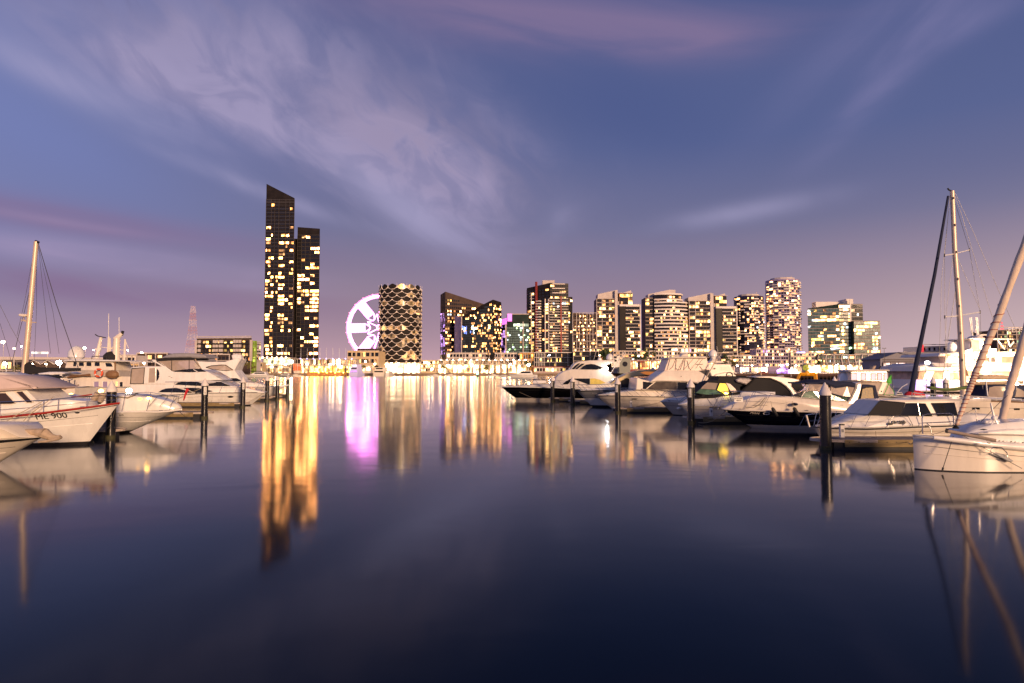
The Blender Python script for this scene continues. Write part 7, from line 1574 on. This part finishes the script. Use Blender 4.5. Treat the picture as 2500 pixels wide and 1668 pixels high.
b.tube('anchor_frame', [(1440, 150, -.5), (1490, 360, -.5), (1680, 715, -.7)], .035, GEL); b.tube('anchor_frame', [(1490, 400, -.5), (1420, 510, -.5), (1375, 640, -.6)], .03, GEL); b.tube('anchor_frame', [(1530, 430, -.4), (1545, 560, -.5), (1530, 670, -.6)], .03, GEL2)
m_ = MB(GEL); m_.ball(b.p(1488, 368, -.5), .09); m_.build('frame_joint', b.T, smooth=True)
b.tube('stanchion', [(1215, 220, .3), (1245, 500, .3)], .016, CHROME); b.tube('lifeline', [(1215, 222, .3), (900, 395, -.2)], .006, WIRE); b.tube('lifeline', [(1240, 420, .3), (900, 440, -.2)], .006, WIRE)
b.shell('folding_anchor', [(1450, 905), (1530, 880), (1640, 900), (1780, 1000), (1740, 1020), (1560, 950)], 1.12, 1.1, GELG, r=.02)
m_ = MB(CHROME); m_.tube([b.p(1450, 900, -1.2), b.p(1435, 840, -1.2), b.p(1480, 795, -1.2), b.p(1600, 800, -1.2), b.p(1680, 880, -1.2), b.p(1690, 940, -1.2)], .014, 6); m_.build('anchor_hoop', b.T)
for k_ in range(10): x = 1380 + k_ * 58; b.tube('deck_fitting', [(x, 695 + k_ * 4, -.95), (x + 22, 690 + k_ * 4, -.95)], .018, [RUB, CHROME, GEL][k_ % 3])
b.panel('deck_logo', [(1385, 720), (1445, 722), (1440, 750), (1395, 745)], GELG, fit=b.hf)

# sailing yacht behind with tall mast
b = Boat('sailing_yacht', 'cream sailing yacht with tall tan mast, two spreaders and navy furled jib on the right', 'sailing boat', ZD, 42.3, 3.4, 2000); b.sc = 5.2275
b.hull([(1280, 478), (1500, 490), (1700, 498), (2090, 515), (2900, 540)], (1420, 900), 3400, [GEL2], boot=ANTI, rub=TEAK, rubr=.04, flare=.25)
b.shell('coachroof', [(1550, 500), (1650, 470), (1760, 468), (2300, 480), (2700, 490), (2700, 520)], 1.1, .9, GEL, taper=(1800, 1550, .4))
b.Z = ZE
for x0, x1, y in ((1170, 1280, 228), (1785, 1868, 236)): b.panel('portlight', [(x0, y - 14), (x1, y - 14), (x1, y + 14), (x0, y + 14)], GLASS, fit=b.hf)
b.Z = ZD
b.rail([(1290, 405), (1500, 432), (1700, 440), (2100, 460), (2500, 480)], [1300, 1500, 1720, 1920, 2100, 2300], lean=0, m=GEL, r=.022)
b.Z = ZH
ALm = MB(ALU); ALm.tube([b.p(715, 2250), b.p(700, 1900), b.p(668, 1300), b.p(622, 700), b.p(597, 110)], .20, 12, r1=.135); mo = ALm.build('mast', b.T, smooth=True)
for i in range(14): y = 180 + i * 136; x = 600 + (y - 110) * .055; m_ = MB(RUB); m_.obox(b.p(x + 6, y, -.16), (.07, .04, .16)); m_.build('mast_slot', mo) if i % 2 == 0 else None
b.tube('mast_head', [(550, 82), (565, 100), (600, 112), (622, 125)], .05, RUB)
m_ = MB(CANN); m_.tube([b.p(556, 160), b.p(420, 950), b.p(245, 1800), b.p(183, 2130)], .07, 10, r1=.17); m_.build('furled_jib', b.T, smooth=True)
for nm, pts in (('spreader', [(520, 757, -1), (610, 745, 0), (770, 702, 1.2)]), ('spreader', [(522, 1378, -1.4), (650, 1368, 0), (878, 1328, 1.6)])): b.tube(nm, pts, .035, GEL)
for x, y, o in ((520, 757, -1), (770, 702, 1.2), (522, 1378, -1.4), (878, 1328, 1.6)): b.tube('spreader_tip', [(x, y - 16, o), (x, y + 16, o)], .04, RUB)
for pts in ([(575, 150, 0), (520, 755, -1), (522, 1378, -1.4), (560, 2050, -1.5)], [(612, 180, 0), (770, 702, 1.2), (878, 1328, 1.6), (905, 2100, 1.6)], [(575, 170), (490, 1000), (465, 1900)], [(625, 130), (800, 500), (1080, 1150), (1300, 1650)], [(620, 150), (690, 340), (960, 1250), (1040, 1500)], [(650, 780), (870, 1290)], [(600, 800), (540, 1300), (520, 1900)]): b.tube('shroud', pts, .012, WIRE)
b.tube('topping_lift', [(630, 1110), (560, 1560), (500, 2000)], .018, WIRE)
b.Z = ZG
b.shell('mast_steps', [(1265, 970), (1290, 1000), (1348, 1165), (1290, 1165)], .1, .08, TEAK, r=.02)
T = thing('hammock', 'green and white striped hammock slung beside the tall tan mast', 'hammock', b.p(1080, 1380, -1.9)); 
m_ = MB(GREENF); pts = [b.p(x, y, -1.9) for x, y in ((700, 1340), (790, 1356), (950, 1378), (1120, 1372), (1250, 1350), (1380, 1318))]
for dy, mm in ((-.10, mat('hammock_green', (.10, .15, .05), .8)), (0, mat('hammock_white', (.55, .52, .42), .8)), (.10, MATS['hammock_green'])):
    m_ = MB(mm); m_.tube([p_ + Vector((0, dy, -.05 + abs(dy) * .4)) for p_ in pts], .09, 6); m_.build('sling', T, smooth=True)
m_ = MB(ROPE); m_.tube([pts[0], b.p(620, 1320, -1.9)], .015, 5); m_.build('cord', T)

# small boat with green flag and white arch
b = Boat('motor_yacht', 'white cruiser with swept arch and clear side curtains flying a green flag', 'boat', ZD, 47.5, 3.2, 1000); b.sc = 5.2275
b.hull([(560, 470), (860, 458), (1250, 488), (1420, 490)], (700, 900), 1420, [GEL2], boot=ANTI)
b.shell('cabin', [(840, 460), (860, 425), (1000, 430), (1060, 445), (1250, 470), (1250, 500), (860, 490)], 1.3, 1.1, GEL2)
b.shell('canopy_top', [(590, 275), (640, 262), (760, 258), (905, 266), (912, 276), (860, 292), (740, 296), (640, 290)], 1.4, 1.3, CANT, r=.06)
b.panel('side_curtain', [(650, 296), (890, 285), (848, 400), (840, 440), (700, 440)], VINYL)
b.shell('arch', [(905, 268), (965, 272), (985, 300), (930, 400), (925, 440), (850, 440), (848, 400), (880, 330)], 1.4, 1.2, GEL2)
b.panel('clear_curtain', [(992, 300), (1060, 400), (1062, 440), (930, 440)], VINYL, trim=GREENF, tr=.03)
b.panel('vent', [(900 + 9 * math.cos(a), 396 + 9 * math.sin(a)) for a in [i * .8 for i in range(8)]], RUB)
T = thing('flag', 'bright green drooping flag on a pole behind the camper canvas', 'flag', b.p(1030, 450, 0)); m_ = MB(GREENF); a_ = [b.p(x, y, 0) for x, y in ((1025, 182), (1036, 240), (1028, 298), (965, 296), (970, 262), (1000, 225))]
m_.add([(p_.x, p_.y + .06 * (i % 2), p_.z) for i, p_ in enumerate(a_)] + [(p_.x, p_.y + .1 + .06 * (i % 2), p_.z) for i, p_ in enumerate(a_)], [tuple(range(6)), tuple(range(6, 12))[::-1]] + [(i, (i + 1) % 6, 6 + (i + 1) % 6, 6 + i) for i in range(6)]); m_.build('cloth', T); m_ = MB(POLED); m_.tube([b.p(1036, 170, 0), b.p(1045, 470, 0)], .02, 6); m_.build('staff', T)
T = thing('dinghy', 'small dinghy under a bright red cover at the foot of the navy furled jib', 'dinghy', b.p(1320, 450, 3)); m_ = MB(REDF); m_.ball(b.p(1322, 448, 3), .8, .45, .42, 14); m_.build('cover', T, smooth=True); m_ = MB(GEL); m_.ball(b.p(1322, 458, 3), .85, .5, .22, 14); m_.build('hull', T, smooth=True)
b2 = Boat('motor_launch', 'tiny open runabout with white screen frame beyond the clear arch curtain', 'boat', ZD, 60, 2, 1130); b2.sc = 5.2275
b2.hull([(1060, 445), (1130, 448), (1200, 450), (1260, 450)], (1085, 560), 1260, [GEL], boot=ANTI); b2.shell('cuddy', [(1075, 446), (1095, 415), (1130, 408), (1165, 412), (1185, 446)], .7, .6, GEL); b2.panel('window', [(1095, 430), (1105, 418), (1160, 420), (1168, 432)], GLASS); b2.tube('rail', [(1100, 410, -.8), (1160, 340, -.8), (1230, 300, -.8)], .03, GEL)

# pale wheelhouse boat
b = Boat('workboat', 'cream boat with long row of lilac windows and round satellite dome', 'boat', ZD, 92, 4.6, 750); b.sc = 5.2275
b.hull([(300, 300), (500, 285), (800, 285), (1020, 285)], (380, 430), 1020, [GEL2], boot=ANTI)
b.shell('cabin', [(500, 285), (508, 150), (530, 140), (970, 135), (985, 285)], 2.0, 1.8, GEL2); LQ = mat('lilac_curtain_window', (.5, .42, .62), .4, var=.2, emit=.25, ecol=(.7, .55, 1))
for x0, x1 in ((512, 590), (638, 700), (765, 830), (848, 905), (930, 978)): b.panel('window', [(x0, 165), (x1, 165), (x1, 250), (x0, 252)], LQ, trim=GEL2, tr=.08)
b.shell('roof', [(480, 142), (500, 125), (600, 115), (1000, 118), (1012, 135), (700, 140)], 2.2, 2.1, GEL2); dome(b, 448, 222, .95, 'satellite_dome'); b.tube('mast', [(615, 120), (612, -10)], .14, GEL2); b.tube('mast_yard', [(565, 20), (660, 20)], .06, GEL2)
b.shell('life_raft', [(780, 112), (800, 75), (835, 65), (820, 110)], .5, .4, CANT); b.tube('davit', [(870, 112), (880, 85), (895, 80)], .1, RUB)

# glowing superyacht
b = Boat('superyacht', 'multi deck white superyacht glaring with deck lights and purple lit stern', 'superyacht', ZS, 108, 12, 1600); b.sc = 8.393
SY = mat('superyacht_white', (.78, .72, .68), .4, var=.05)
b.hull([(3600, 1300), (3000, 1380), (1800, 1440), (900, 1450), (150, 1455)], (3500, 1560), 150, [SY], boot=ANTI, bootz=.3, rub=GEL, flare=.15, deck=TEAK)
b.shell('stern_deck_overhang', [(190, 1062), (195, 960), (480, 900), (500, 960), (2600, 960), (2600, 1062)], 5.8, 5.7, SY, r=.2)
b.shell('bulwark', [(470, 960), (480, 890), (560, 905), (900, 905), (1830, 895), (2600, 895), (2600, 965), (560, 975)], 5.95, 5.9, mat('superyacht_pink', (.70, .50, .46), .5), r=.15)
b.shell('main_saloon', [(720, 905), (730, 760), (2600, 760), (2600, 905)], 4.2, 4.2, SY)
for x0, x1 in ((1135, 1235), (1250, 1330), (1350, 1410), (1425, 1640), (1660, 1770)): b.panel('window', [(x0, 765), (x1, 765), (x1, 880), (x0, 880)], litmat('yacht_saloon', (1, .62, .42), 1.1, 2.0, .8), trim=GEL, tr=.12)
b.panel('deck_light_wall', [(1850, 770), (2590, 770), (2590, 890), (1850, 890)], L_SHOPW)
b.shell('upper_deck', [(605, 755), (640, 700), (900, 690), (1100, 660), (2600, 660), (2600, 758)], 5.6, 5.4, SY, r=.2)
b.panel('soffit_light', [(710, 712), (1040, 708), (1040, 745), (705, 748)], L_SHOP); b.shell('bridge', [(1255, 662), (1270, 420), (1340, 400), (1520, 410), (1540, 560), (1500, 662)], 2.6, 2.4, SY); b.panel('bridge_glow', [(1275, 640), (1285, 430), (1500, 425), (1520, 640)], L_SHOPW)
b.panel('bridge_window', [(1255, 470), (1275, 460), (1275, 580), (1255, 580)], GLASS)
b.panel('upper_glow', [(1120, 655), (1200, 620), (1780, 600), (1790, 655)], L_SHOPW, fit=lambda x, y, e: b.p(x, y, -4.0))
b.shell('sun_deck_roof', [(1255, 395), (1260, 380), (1400, 372), (2150, 390), (2155, 410), (1500, 418)], 3.6, 3.4, SY, r=.1); b.shell('radar_pod', [(1390, 372), (1400, 340), (1460, 320), (1510, 345), (1530, 380)], 1.4, 1.0, SY); b.tube('radar_bar', [(1430, 322, -1), (1585, 318, -1)], .14, SY)
for x0, x1 in ((1285, 1235), (1300, 1270), (1410, 1360), (1425, 1390)): b.tube('antenna', [(x0, 350, 1), (x1, -40, 1)], .09, GEL)
m_ = MB(SY); m_.tube([b.p(1385, 340), b.p(1365, 120)], .14, 6); m_.build('mast', b.T); b.tube('mast_yard', [(1335, 265), (1420, 262)], .1, GEL); b.tube('mast_yard', [(1345, 210), (1415, 208)], .12, GEL)
for x0, y0, x1, y1 in ((1815, 430, 1950, 610), (1640, 430, 1650, 610), (2020, 420, 2060, 560), (2060, 560, 2140, 460)): b.tube('deck_brace', [(x0, y0, -3.4), (x1, y1, -3.4)], .12, GEL)
b.shell('lower_deck', [(170, 1230), (200, 1062), (2600, 1062), (2600, 1230)], 5.0, 5.0, mat('yacht_aft_panel', (.45, .28, .2), .5, var=.4, vs=1)); b.panel('stairway_light', [(290, 1225), (340, 1068), (510, 1068), (440, 1225)], L_SHOPW); b.panel('doorway_light', [(700, 1225), (720, 1068), (900, 1068), (900, 1225)], L_SHOPW); b.panel('doorway_light', [(925, 1225), (925, 1075), (1010, 1075), (1010, 1225)], L_SHOP); b.panel('side_glow', [(1250, 1228), (1330, 1068), (1700, 1068), (1430, 1228)], L_SHOPW); b.panel('side_glow', [(2200, 1228), (2200, 1068), (2590, 1068), (2590, 1228)], L_SHOPW)
b.shell('transom', [(115, 1500), (140, 1232), (720, 1230), (900, 1235), (2600, 1235), (2600, 1500)], 5.3, 5.2, SY)
VI = mat('violet_lit_transom', (.3, .25, .7), .4, emit=1.3, ecol=(.30, .22, 1)); b.panel('violet_transom', [(118, 1498), (142, 1240), (690, 1238), (690, 1498)], VI, eps=.05); b.panel('stern_light', [(190, 1295), (215, 1268), (420, 1268), (440, 1295), (420, 1322), (215, 1320)], mat('stern_white_light', (1, 1, 1), .4, emit=6, ecol=(.85, .85, 1)), eps=.1)
b.text('SOUTHERN', 315, 1435, 16, INK, fit=b.fit, name='boat_name')
b.tube('tender_boom', [(740, 880, -6.1), (800, 765, -6.1), (900, 765, -6.1)], .16, GEL); m_ = MB(GEL); m_.ball(b.p(870, 570, -3), .75, .75, .9, 12); m_.build('satellite_dome', b.T, smooth=True); b.tube('dome_post', [(870, 600, -3), (870, 665, -3)], .2, GEL)
lamp('glaring blue white floodlight beside the navy furled jib', *ZS(350, 890), 101, 6, LAMPX, base=.4)
for i_, (lx, ly, pw_) in enumerate([(1350, 560, 1.6), (1900, 640, 2.2), (1500, 720, 1.2), (2200, 800, 2.6), (900, 700, .8), (1300, 1140, 1.6), (1900, 1140, 2.2), (2400, 1100, 2.6), (700, 1130, .8), (2400, 500, 1.5)]):
    q = b.p(lx, ly, -9.5); ld = bpy.data.lights.new('deck_floodlight', 'POINT'); ld.energy = (160 if lx < 1250 else 420 if lx < 1700 else 900) * pw_; ld.color = (1, .66, .4); ld.shadow_soft_size = .4; lo = bpy.data.objects.new('deck_floodlight', ld); COL.objects.link(lo); lo.parent = b.T; lo.location = q - ORG[b.T.name]
b2 = Boat('tender', 'pale tender boat slung on the side of the glowing superyacht', 'tender', ZS, 102.5, 2.0, 700); b2.sc = 8.393; b2.shell('hull', [(465, 905), (485, 885), (640, 895), (900, 898), (905, 930), (870, 985), (560, 985), (500, 950)], .9, 1.0, SY, r=.15)

# cruiser with dark blue canopy at the right edge
b = Boat('motor_yacht', 'cruiser with dark blue curved canopy and clear windows at the right edge', 'boat', ZG, 50, 3.6, 2300); b.sc = 6.532
b.hull([(1450, 1530), (1700, 1525), (2200, 1530), (3200, 1540)], (1600, 2000), 3200, [GEL2], boot=ANTI, rub=CANN)
b.shell('canopy', [(1600, 1530), (1650, 1320), (1760, 1305), (2050, 1300), (2221, 1310), (2600, 1340), (2700, 1540)], 1.6, 1.2, CANN, r=.15)
b.panel('clear_window', [(1650, 1500), (1668, 1350), (1750, 1328), (2050, 1330), (2080, 1340), (2020, 1500)], VINYL); b.panel('clear_window', [(2080, 1500), (2110, 1355), (2180, 1380), (2350, 1500)], VINYL)
b.tube('windscreen_post', [(1612, 1240, -1.6), (1640, 1480, -1.6)], .05, GEL); b.shell('rolled_boom_cover', [(1500, 1165), (1560, 1145), (1900, 1150), (2010, 1170), (1980, 1215), (1500, 1225)], .35, .3, CANT, r=.1)
lantern('small warm lantern above the dark blue canopy', b, 2098, 1285, -1.9, .16, LAMPW)
b.shell('spar_bundle', [(1290, 1300), (1300, 1268), (2100, 1240), (2221, 1245), (2221, 1290), (1400, 1308)], .3, .3, CANT, r=.08)

# ------------------------------------------------------------ small far boats
def small_boat(name, label, cat, px0, px1, Y, d, mh, cab=True, mastpx=None, boom=None, up=1.0):
    L_ = XP(px1, Y) - XP(px0, Y); bx = px1 if d > 0 else px0; sx = px0 if d > 0 else px1; ph = F / Y
    wl = HZ + CAMH * ph; Zf = lambda x, y: (x, y); b = Boat(name, label, cat, Zf, Y, abs(L_) * .28, (px0 + px1) / 2); b.sc = 1
    fb = abs(L_) * .085 * ph * up; b.hull([(bx, wl - fb * 1.3), ((bx * 2 + sx) / 3, wl - fb * 1.1), (sx, wl - fb)], (bx - d * fb * 1.0, wl), sx, [mh], boot=ANTI)
    if cab:
        l_ = (px1 - px0); X_ = lambda u: bx - d * l_ * u
        b.shell('cabin', [(X_(.25), wl - fb * 1.1), (X_(.42), wl - fb * 2.0), (X_(.5), wl - fb * 2.3), (X_(.8), wl - fb * 2.35), (X_(.86), wl - fb)], abs(L_) * .1, abs(L_) * .085, mh if mh in (GEL, GEL2) else GEL)
        b.panel('window', [(X_(.42), wl - fb * 1.5), (X_(.47), wl - fb * 2.05), (X_(.76), wl - fb * 2.1), (X_(.78), wl - fb * 1.55)], GLASS)
    if mastpx: b.tube('mast', [(mastpx, wl - fb), (mastpx, wl - fb - (px1 - px0) * 1.15)], abs(L_) * .008, ALU); b.tube('stay', [(mastpx, wl - fb - (px1 - px0) * 1.12), (bx, wl - fb)], .03, WIRE)
    if boom: b.tube('boom_cover', [(mastpx, wl - fb * 2.6), (boom, wl - fb * 2.5)], abs(L_) * .018, CANB)
    return b
small_boat('sailing_yacht', 'far white sailing boat with dark boom cover left of the first arcade', 'sailing boat', 590, 662, 400, -1, GEL, mastpx=612, boom=640)
small_boat('motor_launch', 'far low dark boat moored below the green lit arcade', 'boat', 672, 712, 470, -1, GELG, mastpx=701)
small_boat('motor_launch', 'far small boat left of the green marker by the long arcade', 'boat', 1040, 1060, 480, 1, GEL)
b = small_boat('motor_yacht', 'far white yacht with long sleek hull beyond the black hulled cruiser', 'boat', 1240, 1312, 380, -1, GEL, up=1.25)
b = small_boat('motor_yacht', 'far small white cruiser right of the sleek far yacht', 'boat', 1215, 1240, 470, -1, GEL)
def ferry(label, px0, px1, Y, tiers, m, glow):
    T = thing('ferry', label, 'ferry', (XP((px0 + px1) / 2, Y), Y, 0)); x0, x1 = XP(px0, Y), XP(px1, Y); w = x1 - x0; z = 0.0
    hb = MB(m); hb.prism([(x0 + w * .08, Y), (x1 - w * .08, Y), (x1, Y + 3), (x1, Y + 24), (x0, Y + 24), (x0, Y + 3)], -.3, 2.2); hb.build('hull', T); z = 2.21
    for i, (ins, h) in enumerate(tiers):
        a = MB(m); a.prism([(x0 + w * ins, Y + 1 + i * 2), (x1 - w * ins, Y + 1 + i * 2), (x1 - w * ins, Y + 20), (x0 + w * ins, Y + 20)], z, z + h); a.box(x0 + w * (ins - .03), x1 - w * (ins - .03), Y + .6 + i * 2, Y + 20.5, z + h + .002, z + h + .25); dk = a.build('deck_house', T)
        g = MB(glow[i % len(glow)]); g.box(x0 + w * (ins + .08), x1 - w * (ins + .08), Y + .9 + i * 2, Y + .98 + i * 2, z + h * .4, z + h * .85); g.build('window_band', dk); z += h + .26
    a = MB(POLE); a.tube([(x0 + w / 2, Y + 6, z), (x0 + w / 2, Y + 6, z + 3)], .12, 5); a.build('mast', T)
ferry('lilac lit stacked ferry moored stern on left of the round tower base', 850, 874, 540, [(.08, 2.4), (.14, 2.2), (.22, 2.0)], mat('ferry_lilac_glow', (.5, .45, .62), .5, emit=.2, ecol=(.6, .5, 1)), [L_P, GLASS, L_C])  # lilac light put into the ferry body as tint and faint glow
ferry('dark windowed white ferry moored bow on before the round tower base', 909, 939, 545, [(.06, 2.3), (.14, 2.2)], GEL2, [GLASS, GLASS])
ferry('small white launch squeezed beside the dark windowed ferry', 940, 950, 545, [(.1, 1.8)], GEL, [L_SHOP])
# ------------------------------------------------------------ mooring ropes from bows to pontoons, dock boxes, power pedestals
def rope(label, p0, p1, sag=.25, r=.016):
    p0, p1 = Vector(p0), Vector(p1); T = thing('mooring_rope', label, 'rope', p0, 'mooring ropes tying the boats up'); m_ = MB(ROPE); pts = []
    for i in range(11): t = i / 10; q = p0.lerp(p1, t); q.z -= sag * math.sin(math.pi * t); pts.append(q)
    m_.tube(pts, r, 5); m_.build('line', T, smooth=True)
def XY(px, py, Y): return P(px, py, Y)
rope('pale rope from the white railed bow down to the nearest left pile', XY(283, 990, 32.4), XY(262, 1046, 35.0))
rope('rope from the low flared bow to the pontoon behind the white notice pile', XY(435, 1003, 38.9), XY(470, 1019, 50.2), .15)
rope('rope from the aft cabin cruiser bow to its pontoon', XY(640, 962, 69.4), XY(585, 990, 65.9), .1)
rope('rope from the black bow to the pile nearest it', XY(1246, 946, 82.5), XY(1340, 983, 79), .2)
rope('long rope from the cream cruiser bow to the third pile pontoon', XY(1462, 968, 61.4), XY(1512, 1000, 57.3), .2)
rope('rope from the navy cruiser bow to the pile with the long notice', XY(1775, 1000, 41.8), XY(1705, 1032, 45.2), .3)
rope('rope from the lettered cabin boat bow to the large nearest pile pontoon', XY(1995, 1045, 33.8), XY(2035, 1074, 30.6), .15)
rope('thin rope from the catamaran bow back to the lettered boat pontoon', XY(2238, 1064, 24.3), XY(2215, 1078, 30.4), .2)
for L, px, Y in (('white power pedestal on the pontoon behind the left white notice pile', 408, 51.2), ('white power pedestal on the pontoon of the aft cabin cruiser', 505, 66.5), ('white power pedestal on the nearest right pontoon, behind the large pile', 2052, 31.2), ('white power pedestal on the pontoon of the pile with the long notice', 1735, 46.4), ('white power pedestal on the pontoon of the third right pile', 1540, 57.9)):
    x = XP(px, Y); T = thing('power_pedestal', L, 'power pedestal', (x, Y, .46), 'power pedestals on the pontoons'); m_ = MB(PSIGN); m_.box(x - .09, x + .09, Y - .08, Y + .08, .46, 1.02); m_.build('body', T); m_ = MB(CANB); m_.box(x - .1, x + .1, Y - .09, Y + .09, 1.021, 1.07); m_.build('cap', T); m_ = MB(GELG); m_.box(x - .05, x + .05, Y - .1, Y - .082, .7, .85); m_.build('socket', T)
# flagpoles and yacht masts crowding the far marina
random.seed(77)
def far_yacht(label, px, Y, hpx, d=1):
    x = XP(px, Y); T = thing('sailing_yacht', label, 'sailing boat', (x, Y, 0), 'small far sailing yachts along the distant quays'); L_ = 9.0
    m_ = MB(GEL); m_.add([(x - d * L_ / 2, Y - 1.2, 1.0), (x + d * L_ * .3, Y - 1.3, 1.0), (x + d * L_ / 2, Y, 1.2), (x + d * L_ * .3, Y + 1.3, 1.0), (x - d * L_ / 2, Y + 1.2, 1.0), (x - d * L_ * .45, Y - .8, -.2), (x + d * L_ * .25, Y - .8, -.2), (x + d * L_ * .42, Y, -.2), (x + d * L_ * .25, Y + .8, -.2), (x - d * L_ * .45, Y + .8, -.2)], [(0, 1, 6, 5), (1, 2, 7, 6), (2, 3, 8, 7), (3, 4, 9, 8), (4, 0, 5, 9), (0, 4, 3, 2, 1), (5, 6, 7, 8, 9)]); m_.build('hull', T)
    m_ = MB(GEL2); m_.prism([(x - 1.6, Y - .7), (x + 1.6, Y - .6), (x + 1.6, Y + .6), (x - 1.6, Y + .7)], 1.02, 1.5); m_.build('coachroof', T)
    m_ = MB(ALU); m_.tube([(x, Y, 1.0), (x, Y, ZP(HZ - hpx, Y))], .12, 6, r1=.07); m_.build('mast', T)
    m_ = MB(WIRE); m_.tube([(x, Y, ZP(HZ - hpx, Y)), (x + d * L_ / 2, Y, 1.2)], .03, 4); m_.build('forestay', T)
    m_ = MB(CANN); m_.tube([(x, Y, 2.2), (x - d * 3.6, Y, 2.2)], .2, 6); m_.build('boom_cover', T)
for i, (px, Y, h, L) in enumerate([(556, 330, 52, 'far yacht mast just right of the grey apartment panels'), (571, 350, 44, 'far yacht left of the lime stair tower'), (622, 430, 60, 'far tall masted yacht below the lime stair tower'), (648, 480, 40, 'far yacht at the foot of the tallest tower'), (690, 480, 54, 'far yacht before the green lit arcade end'), (722, 500, 44, 'far yacht before the orange kiosk'), (1063, 520, 30, 'far yacht right of the round tower base'), (1100, 530, 26, 'far yacht before the arcade tree'), (1205, 530, 30, 'far yacht before the right part of the long arcade'), (1655, 300, 46, 'far yacht mast above the cruiser with the dome'), (1735, 280, 40, 'far yacht mast above the black canvas cruiser'), (1858, 260, 34, 'far yacht mast below the pavilion')]):
    far_yacht(L, px, Y, h, 1 if i % 2 else -1)
